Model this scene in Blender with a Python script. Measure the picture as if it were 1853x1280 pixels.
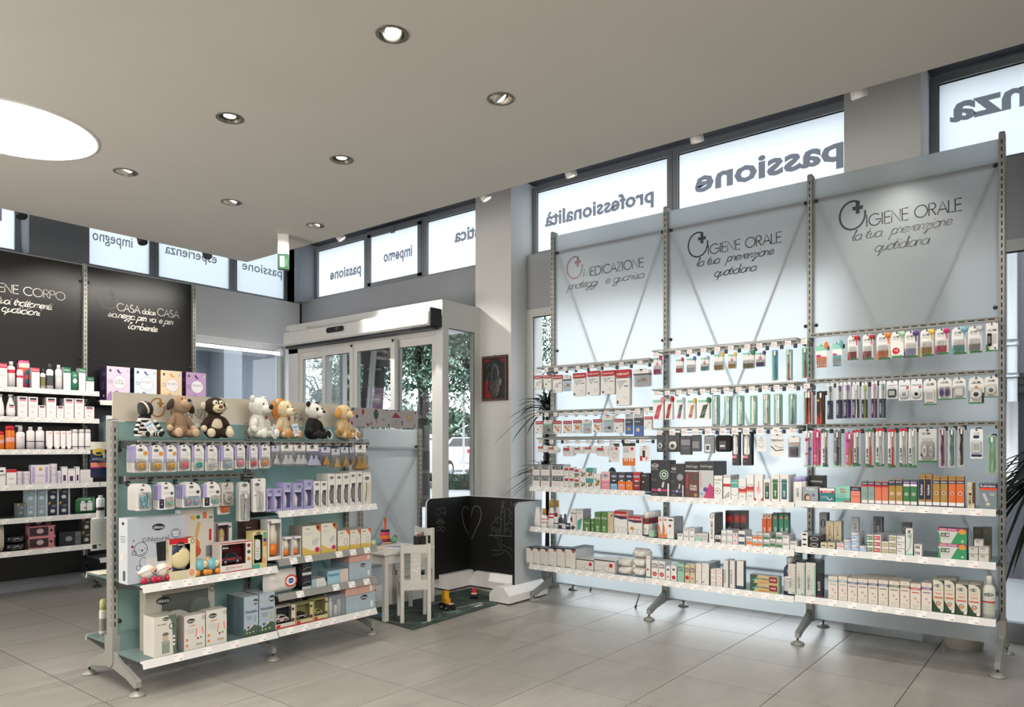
import bpy, math, random
from math import sin, cos, pi, radians, atan2, sqrt
from mathutils import Vector, Matrix
random.seed(7)
for _o in list(bpy.data.objects):
    bpy.data.objects.remove(_o)
SC = bpy.context.scene
COL = SC.collection
# ------------------------------------------------------------------ camera
FPX, CXP, HZP, EYE, ANG = 1314.0, 926.5, 808.0, 1.3, radians(38.32)
_cam = bpy.data.cameras.new('camera')
_cam.sensor_width = 36.0
_cam.lens = 36.0 * FPX / 1853.0
_cam.shift_y = (HZP - 640.0) / 1853.0
_cam.clip_start = 0.05
CAM = bpy.data.objects.new('camera', _cam)
CAM.location = (0, 0, EYE)
CAM.rotation_euler = (pi / 2, 0, ANG - pi / 2)
COL.objects.link(CAM)
SC.camera = CAM
SC.view_settings.view_transform = 'Standard'
SC.view_settings.look = 'None'
SC.view_settings.gamma = 1.0
SC.view_settings.exposure = 0.0
SC.view_settings.use_curve_mapping = False
try:
    SC.cycles.max_bounces = 10
    SC.cycles.diffuse_bounces = 5
    SC.cycles.transparent_max_bounces = 24
    SC.cycles.transmission_bounces = 8
    SC.cycles.caustics_refractive = False
    SC.cycles.caustics_reflective = False
    SC.cycles.sample_clamp_indirect = 6.0
    SC.cycles.use_denoising = True
except Exception:
    pass
# ------------------------------------------------------------------ overcast sky
W = bpy.data.worlds.new('overcast_sky')
SC.world = W
W.use_nodes = True
_n = W.node_tree.nodes
_l = W.node_tree.links
_bg = _n['Background']
_tc = _n.new('ShaderNodeTexCoord')
_sx = _n.new('ShaderNodeSeparateXYZ')
_cr = _n.new('ShaderNodeValToRGB')
_l.new(_tc.outputs['Generated'], _sx.inputs[0])
_l.new(_sx.outputs['Z'], _cr.inputs[0])
_cr.color_ramp.elements[0].color = (0.95, 0.975, 1.0, 1)
_cr.color_ramp.elements[1].color = (0.86, 0.92, 1.0, 1)
_l.new(_cr.outputs[0], _bg.inputs['Color'])
_bg.inputs['Strength'].default_value = 4.1


def lamp(name, kind, loc, target, energy, color=(1, 1, 1), size=0.1, size_y=None, spot=60, blend=0.6, spread=180):
    d = bpy.data.lights.new(name, kind)
    d.energy = energy
    d.color = color
    if kind == 'AREA':
        d.size = size
        d.spread = radians(spread)
        if size_y:
            d.shape = 'RECTANGLE'
            d.size_y = size_y
    else:
        d.shadow_soft_size = size
    if kind == 'SPOT':
        d.spot_size = radians(spot)
        d.spot_blend = blend
    o = bpy.data.objects.new(name, d)
    o.location = loc
    v = Vector(target) - Vector(loc)
    o.rotation_euler = v.to_track_quat('-Z', 'Y').to_euler()
    COL.objects.link(o)
    return o


# added soft area lights without fixtures, to brighten the room and ceiling
lamp('added_fill_light', 'AREA', (0.2, 2.2, 3.25), (0.2, 2.2, 0), 80, (1.0, 0.94, 0.85), 2.6, 3.4, spread=130)
lamp('added_fill_light', 'AREA', (1.2, -1.6, 2.6), (3.2, 3.0, -0.2), 66, (1.0, 0.95, 0.88), 2.6, 1.6, spread=110)
lamp('added_ceiling_fill', 'AREA', (-2.6, 5.6, 0.5), (2.6, 5.0, 3.3), 270, (1.0, 0.93, 0.85), 3.0, 4.0, spread=150)  # unseen up-light standing in for bounce onto the ceiling


def ray(u, v):
    a = (u - CXP) / FPX
    return (cos(ANG) + a * sin(ANG), sin(ANG) - a * cos(ANG), (HZP - v) / FPX)


def onX(u, v, X):
    d = ray(u, v)
    t = X / d[0]
    return Vector((X, d[1] * t, EYE + d[2] * t))


def onY(u, v, Y):
    d = ray(u, v)
    t = Y / d[1]
    return Vector((d[0] * t, Y, EYE + d[2] * t))


def onZ(u, v, z=0.0):
    d = ray(u, v)
    t = (z - EYE) / d[2]
    return Vector((d[0] * t, d[1] * t, z))


# ------------------------------------------------------------------ materials
MATS = {}


def srgb(c):
    if isinstance(c, str):
        c = c.lstrip('#')
        c = tuple(int(c[i:i + 2], 16) / 255 for i in (0, 2, 4))
    return tuple(((x / 12.92) if x <= 0.04045 else ((x + 0.055) / 1.055) ** 2.4) for x in c)


PAL = dict(white='eeecea', cream='e6dfcf', red='c4202c', dred='8e1a22', navy='232b4a', blue='4a6aa8', lblue='a9c6dc', teal='4aa79c', green='3c7a4a', dgreen='2c4a34',
           lgreen='a8cfae', black='17171a', grey='8a8d92', lgrey='c3c6c8', dgrey='44474c', orange='e07a30', yellow='e3bb4e', gold='b08a4a', pink='e58fa0', magenta='c02a72',
           purple='5a3a86', lilac='a9a3d0', salmon='e58a72', brown='5a3c2c', beige='d6c8a8', silver='b4b8bb', mint='8fd0bc', olive='7a7448', lpink='f0c4c8', skyb='7fb2d8', mustard='c79a3a')


def mat(c, rough=0.5, metal=0.0, kind='paint', **k):
    key = (c, rough, metal, kind, tuple(sorted(k.items())))
    if key in MATS:
        return MATS[key]
    rgb = srgb(PAL.get(c, c) if isinstance(c, str) else c)
    m = bpy.data.materials.new('%s_%s' % (kind, c if isinstance(c, str) and c in PAL else 'tone'))
    m.use_nodes = True
    nt = m.node_tree
    b = nt.nodes['Principled BSDF']
    b.inputs['Base Color'].default_value = (*rgb, 1)
    b.inputs['Roughness'].default_value = rough
    b.inputs['Metallic'].default_value = metal
    if kind == 'clear':        # thin clear plastic or glass
        out = nt.nodes['Material Output']
        tr = nt.nodes.new('ShaderNodeBsdfTransparent')
        tr.inputs[0].default_value = (*[0.90 + 0.1 * x for x in rgb], 1)
        gl = nt.nodes.new('ShaderNodeBsdfGlossy')
        gl.inputs['Roughness'].default_value = rough
        fr = nt.nodes.new('ShaderNodeLayerWeight')
        fr.inputs[0].default_value = 0.25
        mx = nt.nodes.new('ShaderNodeMixShader')
        mp = nt.nodes.new('ShaderNodeMath')
        mp.operation = 'MULTIPLY_ADD'
        mp.inputs[1].default_value = k.get('g', 0.5)
        mp.inputs[2].default_value = k.get('base', 0.05)
        nt.links.new(fr.outputs['Fresnel'], mp.inputs[0])
        nt.links.new(mp.outputs[0], mx.inputs[0])
        nt.links.new(tr.outputs[0], mx.inputs[1])
        nt.links.new(gl.outputs[0], mx.inputs[2])
        if k.get('haze'):
            hz = nt.nodes.new('ShaderNodeBsdfDiffuse')
            hz.inputs[0].default_value = (*rgb, 1)
            m2 = nt.nodes.new('ShaderNodeMixShader')
            m2.inputs[0].default_value = k['haze']
            nt.links.new(mx.outputs[0], m2.inputs[1])
            nt.links.new(hz.outputs[0], m2.inputs[2])
            mx = m2
        nt.links.new(mx.outputs[0], out.inputs[0])
    elif kind == 'film':       # translucent window film
        out = nt.nodes['Material Output']
        tl = nt.nodes.new('ShaderNodeBsdfTranslucent')
        tl.inputs[0].default_value = (*rgb, 1)
        df = nt.nodes.new('ShaderNodeBsdfDiffuse')
        df.inputs[0].default_value = (*rgb, 1)
        mx = nt.nodes.new('ShaderNodeMixShader')
        mx.inputs[0].default_value = k.get('t', 0.8)
        nt.links.new(df.outputs[0], mx.inputs[1])
        nt.links.new(tl.outputs[0], mx.inputs[2])
        nt.links.new(mx.outputs[0], out.inputs[0])
    elif kind == 'frost':      # satin glass panel
        out = nt.nodes['Material Output']
        rf = nt.nodes.new('ShaderNodeBsdfRefraction')
        rf.inputs['Color'].default_value = (*rgb, 1)
        rf.inputs['Roughness'].default_value = rough
        rf.inputs['IOR'].default_value = 1.33
        tl = nt.nodes.new('ShaderNodeBsdfTranslucent')
        tl.inputs[0].default_value = (*rgb, 1)
        gl = nt.nodes.new('ShaderNodeBsdfGlossy')
        gl.inputs['Color'].default_value = (0.9, 0.95, 0.95, 1)
        gl.inputs['Roughness'].default_value = 0.33
        df = nt.nodes.new('ShaderNodeBsdfDiffuse')
        df.inputs[0].default_value = (*rgb, 1)
        prev = None
        for sh, f in ((rf, 0), (tl, k.get('tl', 0.5)), (df, k.get('df', 0.12)), (gl, 0.12)):
            if prev is None:
                prev = sh
                continue
            mx = nt.nodes.new('ShaderNodeMixShader')
            mx.inputs[0].default_value = f
            nt.links.new(prev.outputs[0], mx.inputs[1])
            nt.links.new(sh.outputs[0], mx.inputs[2])
            prev = mx
        nt.links.new(prev.outputs[0], out.inputs[0])
    elif kind == 'glow':
        b.inputs['Emission Color'].default_value = (*rgb, 1)
        b.inputs['Emission Strength'].default_value = k.get('e', 3.0)
    else:
        amt, sc = k.get('n', 0.04), k.get('s', 30.0)
        if amt:
            tc = nt.nodes.new('ShaderNodeTexCoord')
            nz = nt.nodes.new('ShaderNodeTexNoise')
            nz.inputs['Scale'].default_value = sc
            nz.inputs['Detail'].default_value = 6
            if k.get('stretch'):
                mpn = nt.nodes.new('ShaderNodeMapping')
                mpn.inputs['Scale'].default_value = k['stretch']
                nt.links.new(tc.outputs['Object'], mpn.inputs[0])
                nt.links.new(mpn.outputs[0], nz.inputs['Vector'])
            else:
                nt.links.new(tc.outputs['Object'], nz.inputs['Vector'])
            rmp = nt.nodes.new('ShaderNodeValToRGB')
            rmp.color_ramp.elements[0].position = 0.3
            rmp.color_ramp.elements[1].position = 0.7
            rmp.color_ramp.elements[0].color = (*[max(0, x * (1 - amt)) for x in rgb], 1)
            rmp.color_ramp.elements[1].color = (*[min(1, x * (1 + amt)) for x in rgb], 1)
            nt.links.new(nz.outputs['Fac'], rmp.inputs[0])
            nt.links.new(rmp.outputs[0], b.inputs['Base Color'])
            if k.get('bump'):
                bp = nt.nodes.new('ShaderNodeBump')
                bp.inputs['Strength'].default_value = k['bump']
                bp.inputs['Distance'].default_value = k.get('bd', 0.004)
                nt.links.new(nz.outputs['Fac'], bp.inputs['Height'])
                nt.links.new(bp.outputs[0], b.inputs['Normal'])
    MATS[key] = m
    return m


# ------------------------------------------------------------------ lettering
GL = {}
_CAP = None


def glyphs(s, bold=0):
    """triangles of a line of lettering, cap height 1, starting at x = 0"""
    global _CAP
    if (s, bold) in GL:
        return GL[(s, bold)]
    cu = bpy.data.curves.new('lettering', 'FONT')
    cu.body = s
    cu.offset = bold
    cu.resolution_u = 1 if len(s) > 2 and max(ord(c) for c in s) < 200 and s.upper() == s else 2
    ob = bpy.data.objects.new('lettering', cu)
    me = bpy.data.meshes.new_from_object(ob)
    me.calc_loop_triangles()
    v = [(p.co.x, p.co.y) for p in me.vertices]
    t = [tuple(q.vertices) for q in me.loop_triangles]
    bpy.data.objects.remove(ob)
    bpy.data.curves.remove(cu)
    bpy.data.meshes.remove(me)
    if _CAP is None:
        _CAP = 1.0
        _CAP = max(p[1] for p in glyphs('H')[0])
    x0 = min((p[0] for p in v), default=0)
    v = [((p[0] - x0) / _CAP, p[1] / _CAP) for p in v]
    w = max((p[0] for p in v), default=0.1)
    GL[(s, bold)] = (v, t, w)
    return GL[(s, bold)]


def arc(cx, cy, rx, ry, a0, a1, n=12):
    return [(cx + rx * cos(radians(a0 + (a1 - a0) * i / n)), cy + ry * sin(radians(a0 + (a1 - a0) * i / n))) for i in range(n + 1)]


SF = {
    'A': (.86, [[(0, 0), (.4, 1), (.8, 0)], [(.15, .36), (.65, .36)]]),
    'C': (.95, [arc(.5, .5, .5, .5, 42, 318, 18)]),
    'D': (.88, [[(0, 0), (0, 1), (.25, 1)] + arc(.25, .5, .5, .5, 90, -90) + [(0, 0)]]),
    'E': (.6, [[(.5, 0), (0, 0), (0, 1), (.5, 1)], [(0, .53), (.46, .53)]]),
    'F': (.56, [[(0, 0), (0, 1), (.46, 1)], [(0, .53), (.42, .53)]]),
    'G': (1.1, [arc(.5, .5, .5, .5, 45, 360, 20) + [(.55, .5)]]),
    'I': (.22, [[(.03, 0), (.03, 1)]]),
    'L': (.5, [[(0, 1), (0, 0), (.42, 0)]]),
    'M': (1.02, [[(0, 0), (.15, 1), (.46, .05), (.77, 1), (.92, 0)]]),
    'N': (.86, [[(0, 0), (0, 1), (.7, 0), (.7, 1)]]),
    'O': (1.12, [arc(.5, .5, .5, .5, 0, 360, 24)]),
    'P': (.62, [[(0, 0), (0, 1), (.25, 1)] + arc(.25, .75, .27, .25, 90, -90, 8) + [(0, .5)]]),
    'R': (.66, [[(0, 0), (0, 1), (.25, 1)] + arc(.25, .75, .27, .25, 90, -90, 8) + [(0, .5)], [(.22, .5), (.54, 0)]]),
    'S': (.62, [arc(.26, .76, .22, .24, 40, 270, 10) + arc(.26, .26, .25, .26, 90, -130, 10)]),
    'Z': (.66, [[(0, 1), (.52, 1), (0, 0), (.54, 0)]]),
    ' ': (.42, []), "'": (.14, [[(.05, .95), (.02, .75)]]),
    'a': (.56, [arc(.24, .25, .24, .26, 60, 330, 12) + [(.46, .5), (.44, .06), (.6, .02)]]),
    'b': (.52, [[(0, .5), (.12, 1), (.04, 1), (.04, 0)] + arc(.22, .24, .2, .24, -90, 120, 8)]),
    'c': (.46, [arc(.24, .25, .24, .26, 50, 320, 12) + [(.5, .06)]]),
    'd': (.56, [arc(.24, .25, .24, .26, 60, 330, 12) + [(.46, 1.0), (.44, .06), (.6, .02)]]),
    'e': (.46, [[(.02, .2), (.4, .32)] + arc(.22, .27, .2, .25, 20, 320, 12) + [(.5, .1)]]),
    'g': (.56, [arc(.24, .25, .24, .26, 60, 330, 12) + [(.46, .5), (.44, -.25)] + arc(.26, -.25, .18, .2, 0, -170, 8) + [(.6, .05)]]),
    'i': (.24, [[(.0, .3), (.1, .5), (.08, .06), (.26, .04)], [(.14, .72), (.15, .78)]]),
    'l': (.26, [[(.0, .2), (.16, .9), (.1, 1), (.06, .1), (.14, 0), (.28, .08)]]),
    'm': (.82, [[(.06, 0), (.08, .45)] + arc(.22, .32, .13, .18, 150, 0, 6) + [(.34, 0), (.36, .3)] + arc(.5, .32, .13, .18, 150, 0, 6) + [(.64, .06), (.82, .05)]]),
    'n': (.52, [[(.06, 0), (.08, .45)] + arc(.22, .32, .13, .18, 150, 0, 6) + [(.35, .06), (.52, .05)]]),
    'o': (.5, [arc(.23, .25, .22, .26, 80, 440, 14) + [(.5, .44)]]),
    'p': (.54, [[(.08, .5), (.02, -.45)], [(.05, .3)] + arc(.25, .26, .2, .25, 150, -150, 10), [(.38, .06), (.54, .1)]]),
    'q': (.56, [arc(.24, .25, .24, .26, 60, 330, 12) + [(.46, .5), (.42, -.45), (.6, .0)]]),
    'r': (.42, [[(0, .3), (.14, .58), (.2, .44), (.32, .46), (.28, .06), (.44, .05)]]),
    's': (.42, [[(0, .1), (.2, .56), (.3, .2), (.2, .0), (.04, .08)], [(.2, .0), (.42, .1)]]),
    't': (.32, [[(.0, .2), (.16, .9), (.08, .1), (.16, 0), (.34, .08)], [(-.04, .56), (.28, .6)]]),
    'u': (.54, [[(.0, .35), (.1, .5), (.08, .12), (.18, 0), (.34, .1), (.4, .5), (.38, .06), (.56, .04)]]),
    'v': (.48, [[(.0, .4), (.1, .5), (.16, .02), (.36, .5), (.5, .44)]]),
    'z': (.46, [[(.0, .4), (.12, .5), (.34, .46), (.1, .08), (.3, .02), (.22, -.4), (.06, -.36), (.46, .05)]]),
    'x': (.4, [[(0, 0), (.36, .5)], [(0, .5), (.36, 0)]]),
}


def stroke_lines(s, slant=0.0):
    x, out = 0.0, []
    for ch in s:
        adv, pl = SF.get(ch, SF[' '])
        for p in pl:
            out.append([(x + q[0] + slant * q[1], q[1]) for q in p])
        x += adv * (0.86 if slant else 1.0)
    return out, x


# ------------------------------------------------------------------ mesh builder
class MB:
    def __init__(s):
        s.v, s.f, s.mi, s.sm, s.mats = [], [], [], [], []

    def m(s, mt):
        if mt not in s.mats:
            s.mats.append(mt)
        return s.mats.index(mt)

    def add(s, vs, fs, mt, smooth=False):
        o = len(s.v)
        i = s.m(mt)
        s.v += [tuple(v) for v in vs]
        for f in fs:
            s.f.append(tuple(o + k for k in f))
            s.mi.append(i)
            s.sm.append(smooth)
        return s

    def box(s, x0, x1, y0, y1, z0, z1, mt):
        return s.add([(x0, y0, z0), (x1, y0, z0), (x1, y1, z0), (x0, y1, z0), (x0, y0, z1), (x1, y0, z1), (x1, y1, z1), (x0, y1, z1)],
                     [(0, 3, 2, 1), (4, 5, 6, 7), (0, 1, 5, 4), (1, 2, 6, 5), (2, 3, 7, 6), (3, 0, 4, 7)], mt)

    def bevbox(s, x0, x1, y0, y1, z0, z1, mt, b):
        p = [(x0 + b, z0), (x1 - b, z0), (x1, z0 + b), (x1, z1 - b), (x1 - b, z1), (x0 + b, z1), (x0, z1 - b), (x0, z0 + b)]
        n = 8
        ring = []
        cx, cz = (x0 + x1) / 2, (z0 + z1) / 2
        for yy, inn in ((y0, b), (y0 + b, 0), (y1 - b, 0), (y1, b)):
            for q in p:
                fx = (abs(q[0] - cx) - inn) / max(abs(q[0] - cx), 1e-6)
                fz = (abs(q[1] - cz) - inn) / max(abs(q[1] - cz), 1e-6)
                ring.append((cx + (q[0] - cx) * fx, yy, cz + (q[1] - cz) * fz))
        fs = [tuple(range(n)), tuple(reversed(range(3 * n, 4 * n)))]
        for k in range(3):
            for i in range(n):
                j = (i + 1) % n
                fs.append((k * n + j, k * n + i, (k + 1) * n + i, (k + 1) * n + j))
        return s.add(ring, fs, mt)

    def prism(s, pts, y0, y1, mt, side=None):
        """outline in x,z extruded along y"""
        n = len(pts)
        s.add([(p[0], y0, p[1]) for p in pts] + [(p[0], y1, p[1]) for p in pts],
              [tuple(range(n)), tuple(reversed(range(n, 2 * n)))], mt)
        o = len(s.v) - 2 * n
        i = s.m(side or mt)
        for a in range(n):
            b = (a + 1) % n
            s.f.append((o + b, o + a, o + n + a, o + n + b))
            s.mi.append(i)
            s.sm.append(False)
        return s

    def hprism(s, pts, z0, z1, mt):
        n = len(pts)
        return s.add([(p[0], p[1], z0) for p in pts] + [(p[0], p[1], z1) for p in pts],
                     [tuple(reversed(range(n))), tuple(range(n, 2 * n))] + [(a, (a + 1) % n, n + (a + 1) % n, n + a) for a in range(n)], mt)

    def pane(s, x0, x1, y0, y1, z0, z1, front, rest):
        """sheet whose face towards the room carries the finish, the others are clear"""
        v = [(x0, y0, z0), (x1, y0, z0), (x1, y1, z0), (x0, y1, z0), (x0, y0, z1), (x1, y0, z1), (x1, y1, z1), (x0, y1, z1)]
        s.add(v, [(0, 1, 5, 4)], front)
        return s.add(v, [(0, 3, 2, 1), (4, 5, 6, 7), (1, 2, 6, 5), (2, 3, 7, 6), (3, 0, 4, 7)], rest)

    def flat(s, pts, y, mt):
        return s.add([(p[0], y, p[1]) for p in pts], [tuple(range(len(pts)))], mt)

    def rect(s, x0, x1, z0, z1, y, mt):
        return s.flat([(x0, z0), (x1, z0), (x1, z1), (x0, z1)], y, mt)

    def disc(s, cx, cz, rx, rz, y, mt, n=16):
        return s.flat([(cx + rx * cos(2 * pi * i / n), cz + rz * sin(2 * pi * i / n)) for i in range(n)], y, mt)

    def lathe(s, prof, mt, c=(0, 0, 0), n=16, smooth=True, sx=1.0, sy=1.0, caps=True):
        vs, fs = [], []
        for r, z in prof:
            for i in range(n):
                a = 2 * pi * i / n
                vs.append((c[0] + r * sx * cos(a), c[1] + r * sy * sin(a), c[2] + z))
        for k in range(len(prof) - 1):
            for i in range(n):
                j = (i + 1) % n
                fs.append((k * n + i, k * n + j, (k + 1) * n + j, (k + 1) * n + i))
        s.add(vs, fs, mt, smooth)
        o = len(s.v) - len(vs)
        i = s.m(mt)
        if caps and prof[0][0] > 1e-5:
            s.f.append(tuple(o + q for q in reversed(range(n))))
            s.mi.append(i)
            s.sm.append(False)
        if caps and prof[-1][0] > 1e-5:
            s.f.append(tuple(o + (len(prof) - 1) * n + q for q in range(n)))
            s.mi.append(i)
            s.sm.append(False)
        return s

    def ell(s, c, r, mt, n=14, rot=None, jit=0.0):
        vs, fs = [], []
        m_ = n // 2 + 1
        R = rot or Matrix.Identity(3)
        for k in range(m_ + 1):
            t = pi * k / m_
            for i in range(n):
                a = 2 * pi * i / n
                q = 1 + (random.random() - .5) * jit
                p = R @ Vector((r[0] * sin(t) * cos(a) * q, r[1] * sin(t) * sin(a) * q, r[2] * cos(t) * q))
                vs.append((c[0] + p.x, c[1] + p.y, c[2] + p.z))
        for k in range(m_):
            for i in range(n):
                j = (i + 1) % n
                fs.append((k * n + j, k * n + i, (k + 1) * n + i, (k + 1) * n + j))
        return s.add(vs, fs, mt, True)

    def tube(s, pts, r, mt, n=6, r1=None, smooth=True):
        P = [Vector(p) for p in pts]
        vs, fs = [], []
        L = len(P)
        up = Vector((0.13, 0.21, 0.97)).normalized()
        for k, p in enumerate(P):
            d = (P[min(k + 1, L - 1)] - P[max(k - 1, 0)]).normalized()
            a = d.cross(up)
            if a.length < 1e-3:
                a = d.cross(Vector((1, 0, 0)))
            a.normalize()
            b = d.cross(a)
            rr = r if r1 is None else r + (r1 - r) * k / (L - 1)
            for i in range(n):
                t = 2 * pi * (i + .5) / n
                q = p + a * cos(t) * rr + b * sin(t) * rr
                vs.append(q[:])
        for k in range(L - 1):
            for i in range(n):
                j = (i + 1) % n
                fs.append((k * n + i, k * n + j, (k + 1) * n + j, (k + 1) * n + i))
        fs.append(tuple(range(n)))
        fs.append(tuple(reversed(range((L - 1) * n, L * n))))
        return s.add(vs, fs, mt, smooth and n > 4)

    def ribbon(s, line, w, y, mt, ox=0.0, oz=0.0, sc=1.0, mirror=1):
        """flat drawn line on the x,z plane"""
        P = [Vector((ox + mirror * p[0] * sc, oz + p[1] * sc)) for p in line]
        vs, fs = [], []
        L = len(P)
        for k, p in enumerate(P):
            d = P[min(k + 1, L - 1)] - P[max(k - 1, 0)]
            if d.length < 1e-9:
                d = Vector((1, 0))
            d.normalize()
            nn = Vector((-d.y, d.x)) * w / 2
            vs += [(p.x + nn.x, y, p.y + nn.y), (p.x - nn.x, y, p.y - nn.y)]
        for k in range(L - 1):
            fs.append((2 * k, 2 * k + 1, 2 * k + 3, 2 * k + 2))
        return s.add(vs, fs, mt)

    def hand(s, txt, x, z, h, mt, y=-.0006, w=0.08, slant=0.0, centre=False, sx=1.0):
        ls, tot = stroke_lines(txt, slant)
        if centre:
            x -= tot * h * sx / 2
        for l in ls:
            s.ribbon([(p[0] * sx, p[1]) for p in l], w * h, y, mt, x, z, h)
        return s

    def text(s, txt, xc, zc, h, mt, y=-.0006, maxw=None, rot=0, mirror=1, bold=0, minw=None):
        """lettering centred on xc,zc with cap height h, flat on the x,z plane facing -y"""
        v, t, w = glyphs(txt, bold)
        sx = h
        if maxw and w * h > maxw:
            sx = maxw / w
        if minw and w * sx < minw:
            sx = minw / w
        ca, sa = cos(rot), sin(rot)
        passes = [(0, 0)]
        for dx, dz in passes:
            vs = []
            for p in v:
                a = (p[0] - w / 2) * sx * mirror + dx * h
                b = (p[1] - .5) * h
                vs.append((xc + a * ca - b * sa, y, zc + a * sa + b * ca))
            s.add(vs, t, mt)
        return s

    def xform(s, M):
        s.v = [tuple(M @ Vector(p)) for p in s.v]
        return s

    def mesh(s, name):
        me = bpy.data.meshes.new(name)
        me.from_pydata(s.v, [], s.f)
        for q in s.mats:
            me.materials.append(q)
        me.polygons.foreach_set('material_index', s.mi)
        me.polygons.foreach_set('use_smooth', s.sm)
        me.update()
        return me

    def build(s, name, parent=None, loc=(0, 0, 0), rz=0.0):
        o = bpy.data.objects.new(name, s.mesh(name))
        o.location = loc
        o.rotation_euler = (0, 0, rz)
        if parent is not None:
            o.parent = parent
        COL.objects.link(o)
        return o


def tag(o, label=None, cat=None, group=None, kind=None):
    if label:
        o['label'] = label
    if cat:
        o['category'] = cat
    if group:
        o['group'] = group
    if kind:
        o['kind'] = kind
    return o


def empty(name, loc=(0, 0, 0), rz=0.0, parent=None):
    o = bpy.data.objects.new(name, None)
    o.location = loc
    o.rotation_euler = (0, 0, rz)
    o.empty_display_size = 0.05
    if parent is not None:
        o.parent = parent
    COL.objects.link(o)
    return o


def kids(o):
    return [c for c in KID.get(o.name, [])]


def copy_tree(o, parent=None):
    c = o.copy()
    COL.objects.link(c)
    c.parent = parent
    for ch in list(o.children):
        copy_tree(ch, c)
    return c


def struct(name, mb, parent=None, loc=(0, 0, 0)):
    o = mb.build(name, parent, loc)
    if parent is None:
        o['kind'] = 'structure'
    return o


def rrect(w, h, r, x0=0.0, z0=0.0, top=None, n=4):
    """rounded outline, bottom-left at x0,z0"""
    rt = r if top is None else top
    p = []
    for cx, cz, a, rr in ((w - r, r, -90, r), (w - rt, h - rt, 0, rt), (rt, h - rt, 90, rt), (r, r, 180, r)):
        for i in range(n + 1):
            t = radians(a + 90 * i / n)
            p.append((x0 + cx + rr * cos(t), z0 + cz + rr * sin(t)))
    return p
# ------------------------------------------------------------------ shared surfaces
M_CEIL = mat((0.80, 0.785, 0.755), 0.9, n=0.015, s=2.0)
M_WALLW = mat((0.90, 0.90, 0.89), 0.8, n=0.015, s=3.0)
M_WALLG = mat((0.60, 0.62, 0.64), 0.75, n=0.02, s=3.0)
M_BEAM = mat((0.68, 0.69, 0.71), 0.6, n=0.02, s=3.0)
M_DARK = mat((0.22, 0.23, 0.25), 0.7, n=0.03)
M_FRAME = mat((0.60, 0.62, 0.64), 0.45, n=0.02)
M_WFRAME = mat((0.84, 0.84, 0.83), 0.4, n=0.01)
M_BLACKG = mat((0.03, 0.03, 0.035), 0.5)
M_STEEL = mat((0.62, 0.62, 0.60), 0.40, 0.35, n=0.02)
M_STEELD = mat((0.24, 0.25, 0.26), 0.4, 0.6, n=0.02)
M_SLOT = mat((0.05, 0.05, 0.05), 0.7)
M_LIP = mat((0.86, 0.86, 0.85), 0.4, n=0.01)
M_TAG = mat((0.93, 0.92, 0.91), 0.5, n=0.01)
M_TAGR = mat((0.80, 0.45, 0.42), 0.6, n=0.01)
M_CLEAR = mat((0.8, 0.86, 0.86), 0.08, kind='clear')
M_PANE = mat((0.75, 0.85, 0.85), 0.02, kind='clear', g=0.35, base=0.03)
M_FILM = mat((0.93, 0.96, 0.98), 0.9, kind='film', t=0.9)
M_FILMD = mat((0.50, 0.505, 0.53), 0.9, kind='film', t=0.75)
M_WPLASTIC = mat('white', 0.35, n=0.01)


def tile_material():
    m = bpy.data.materials.new('porcelain_tile')
    m.use_nodes = True
    nt = m.node_tree
    b = nt.nodes['Principled BSDF']
    ge = nt.nodes.new('ShaderNodeNewGeometry')
    oi = nt.nodes.new('ShaderNodeObjectInfo')
    mp = nt.nodes.new('ShaderNodeMapping')
    mp.inputs['Scale'].default_value = (1.2, 4.2, 1)
    nt.links.new(ge.outputs['Position'], mp.inputs[0])
    n1 = nt.nodes.new('ShaderNodeTexNoise')
    n1.inputs['Scale'].default_value = 2.2
    n1.inputs['Detail'].default_value = 9
    n1.inputs['Roughness'].default_value = 0.62
    nt.links.new(mp.outputs[0], n1.inputs['Vector'])
    cr = nt.nodes.new('ShaderNodeValToRGB')
    cr.color_ramp.elements[0].position = 0.30
    cr.color_ramp.elements[1].position = 0.72
    cr.color_ramp.elements[0].color = (0.26, 0.245, 0.222, 1)
    cr.color_ramp.elements[1].color = (0.36, 0.34, 0.312, 1)
    nt.links.new(n1.outputs['Fac'], cr.inputs[0])
    hs = nt.nodes.new('ShaderNodeHueSaturation')
    ma = nt.nodes.new('ShaderNodeMath')
    ma.operation = 'MULTIPLY_ADD'
    ma.inputs[1].default_value = 0.12
    ma.inputs[2].default_value = 0.94
    nt.links.new(oi.outputs['Random'], ma.inputs[0])
    nt.links.new(ma.outputs[0], hs.inputs['Value'])
    nt.links.new(cr.outputs[0], hs.inputs['Color'])
    nt.links.new(hs.outputs[0], b.inputs['Base Color'])
    b.inputs['Roughness'].default_value = 0.34
    mr = nt.nodes.new('ShaderNodeMath')
    mr.operation = 'MULTIPLY_ADD'
    mr.inputs[1].default_value = 0.16
    mr.inputs[2].default_value = 0.25
    nt.links.new(n1.outputs['Fac'], mr.inputs[0])
    nt.links.new(mr.outputs[0], b.inputs['Roughness'])
    bp = nt.nodes.new('ShaderNodeBump')
    bp.inputs['Strength'].default_value = 0.12
    bp.inputs['Distance'].default_value = 0.002
    nt.links.new(n1.outputs['Fac'], bp.inputs['Height'])
    nt.links.new(bp.outputs[0], b.inputs['Normal'])
    return m


M_TILE = tile_material()

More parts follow.
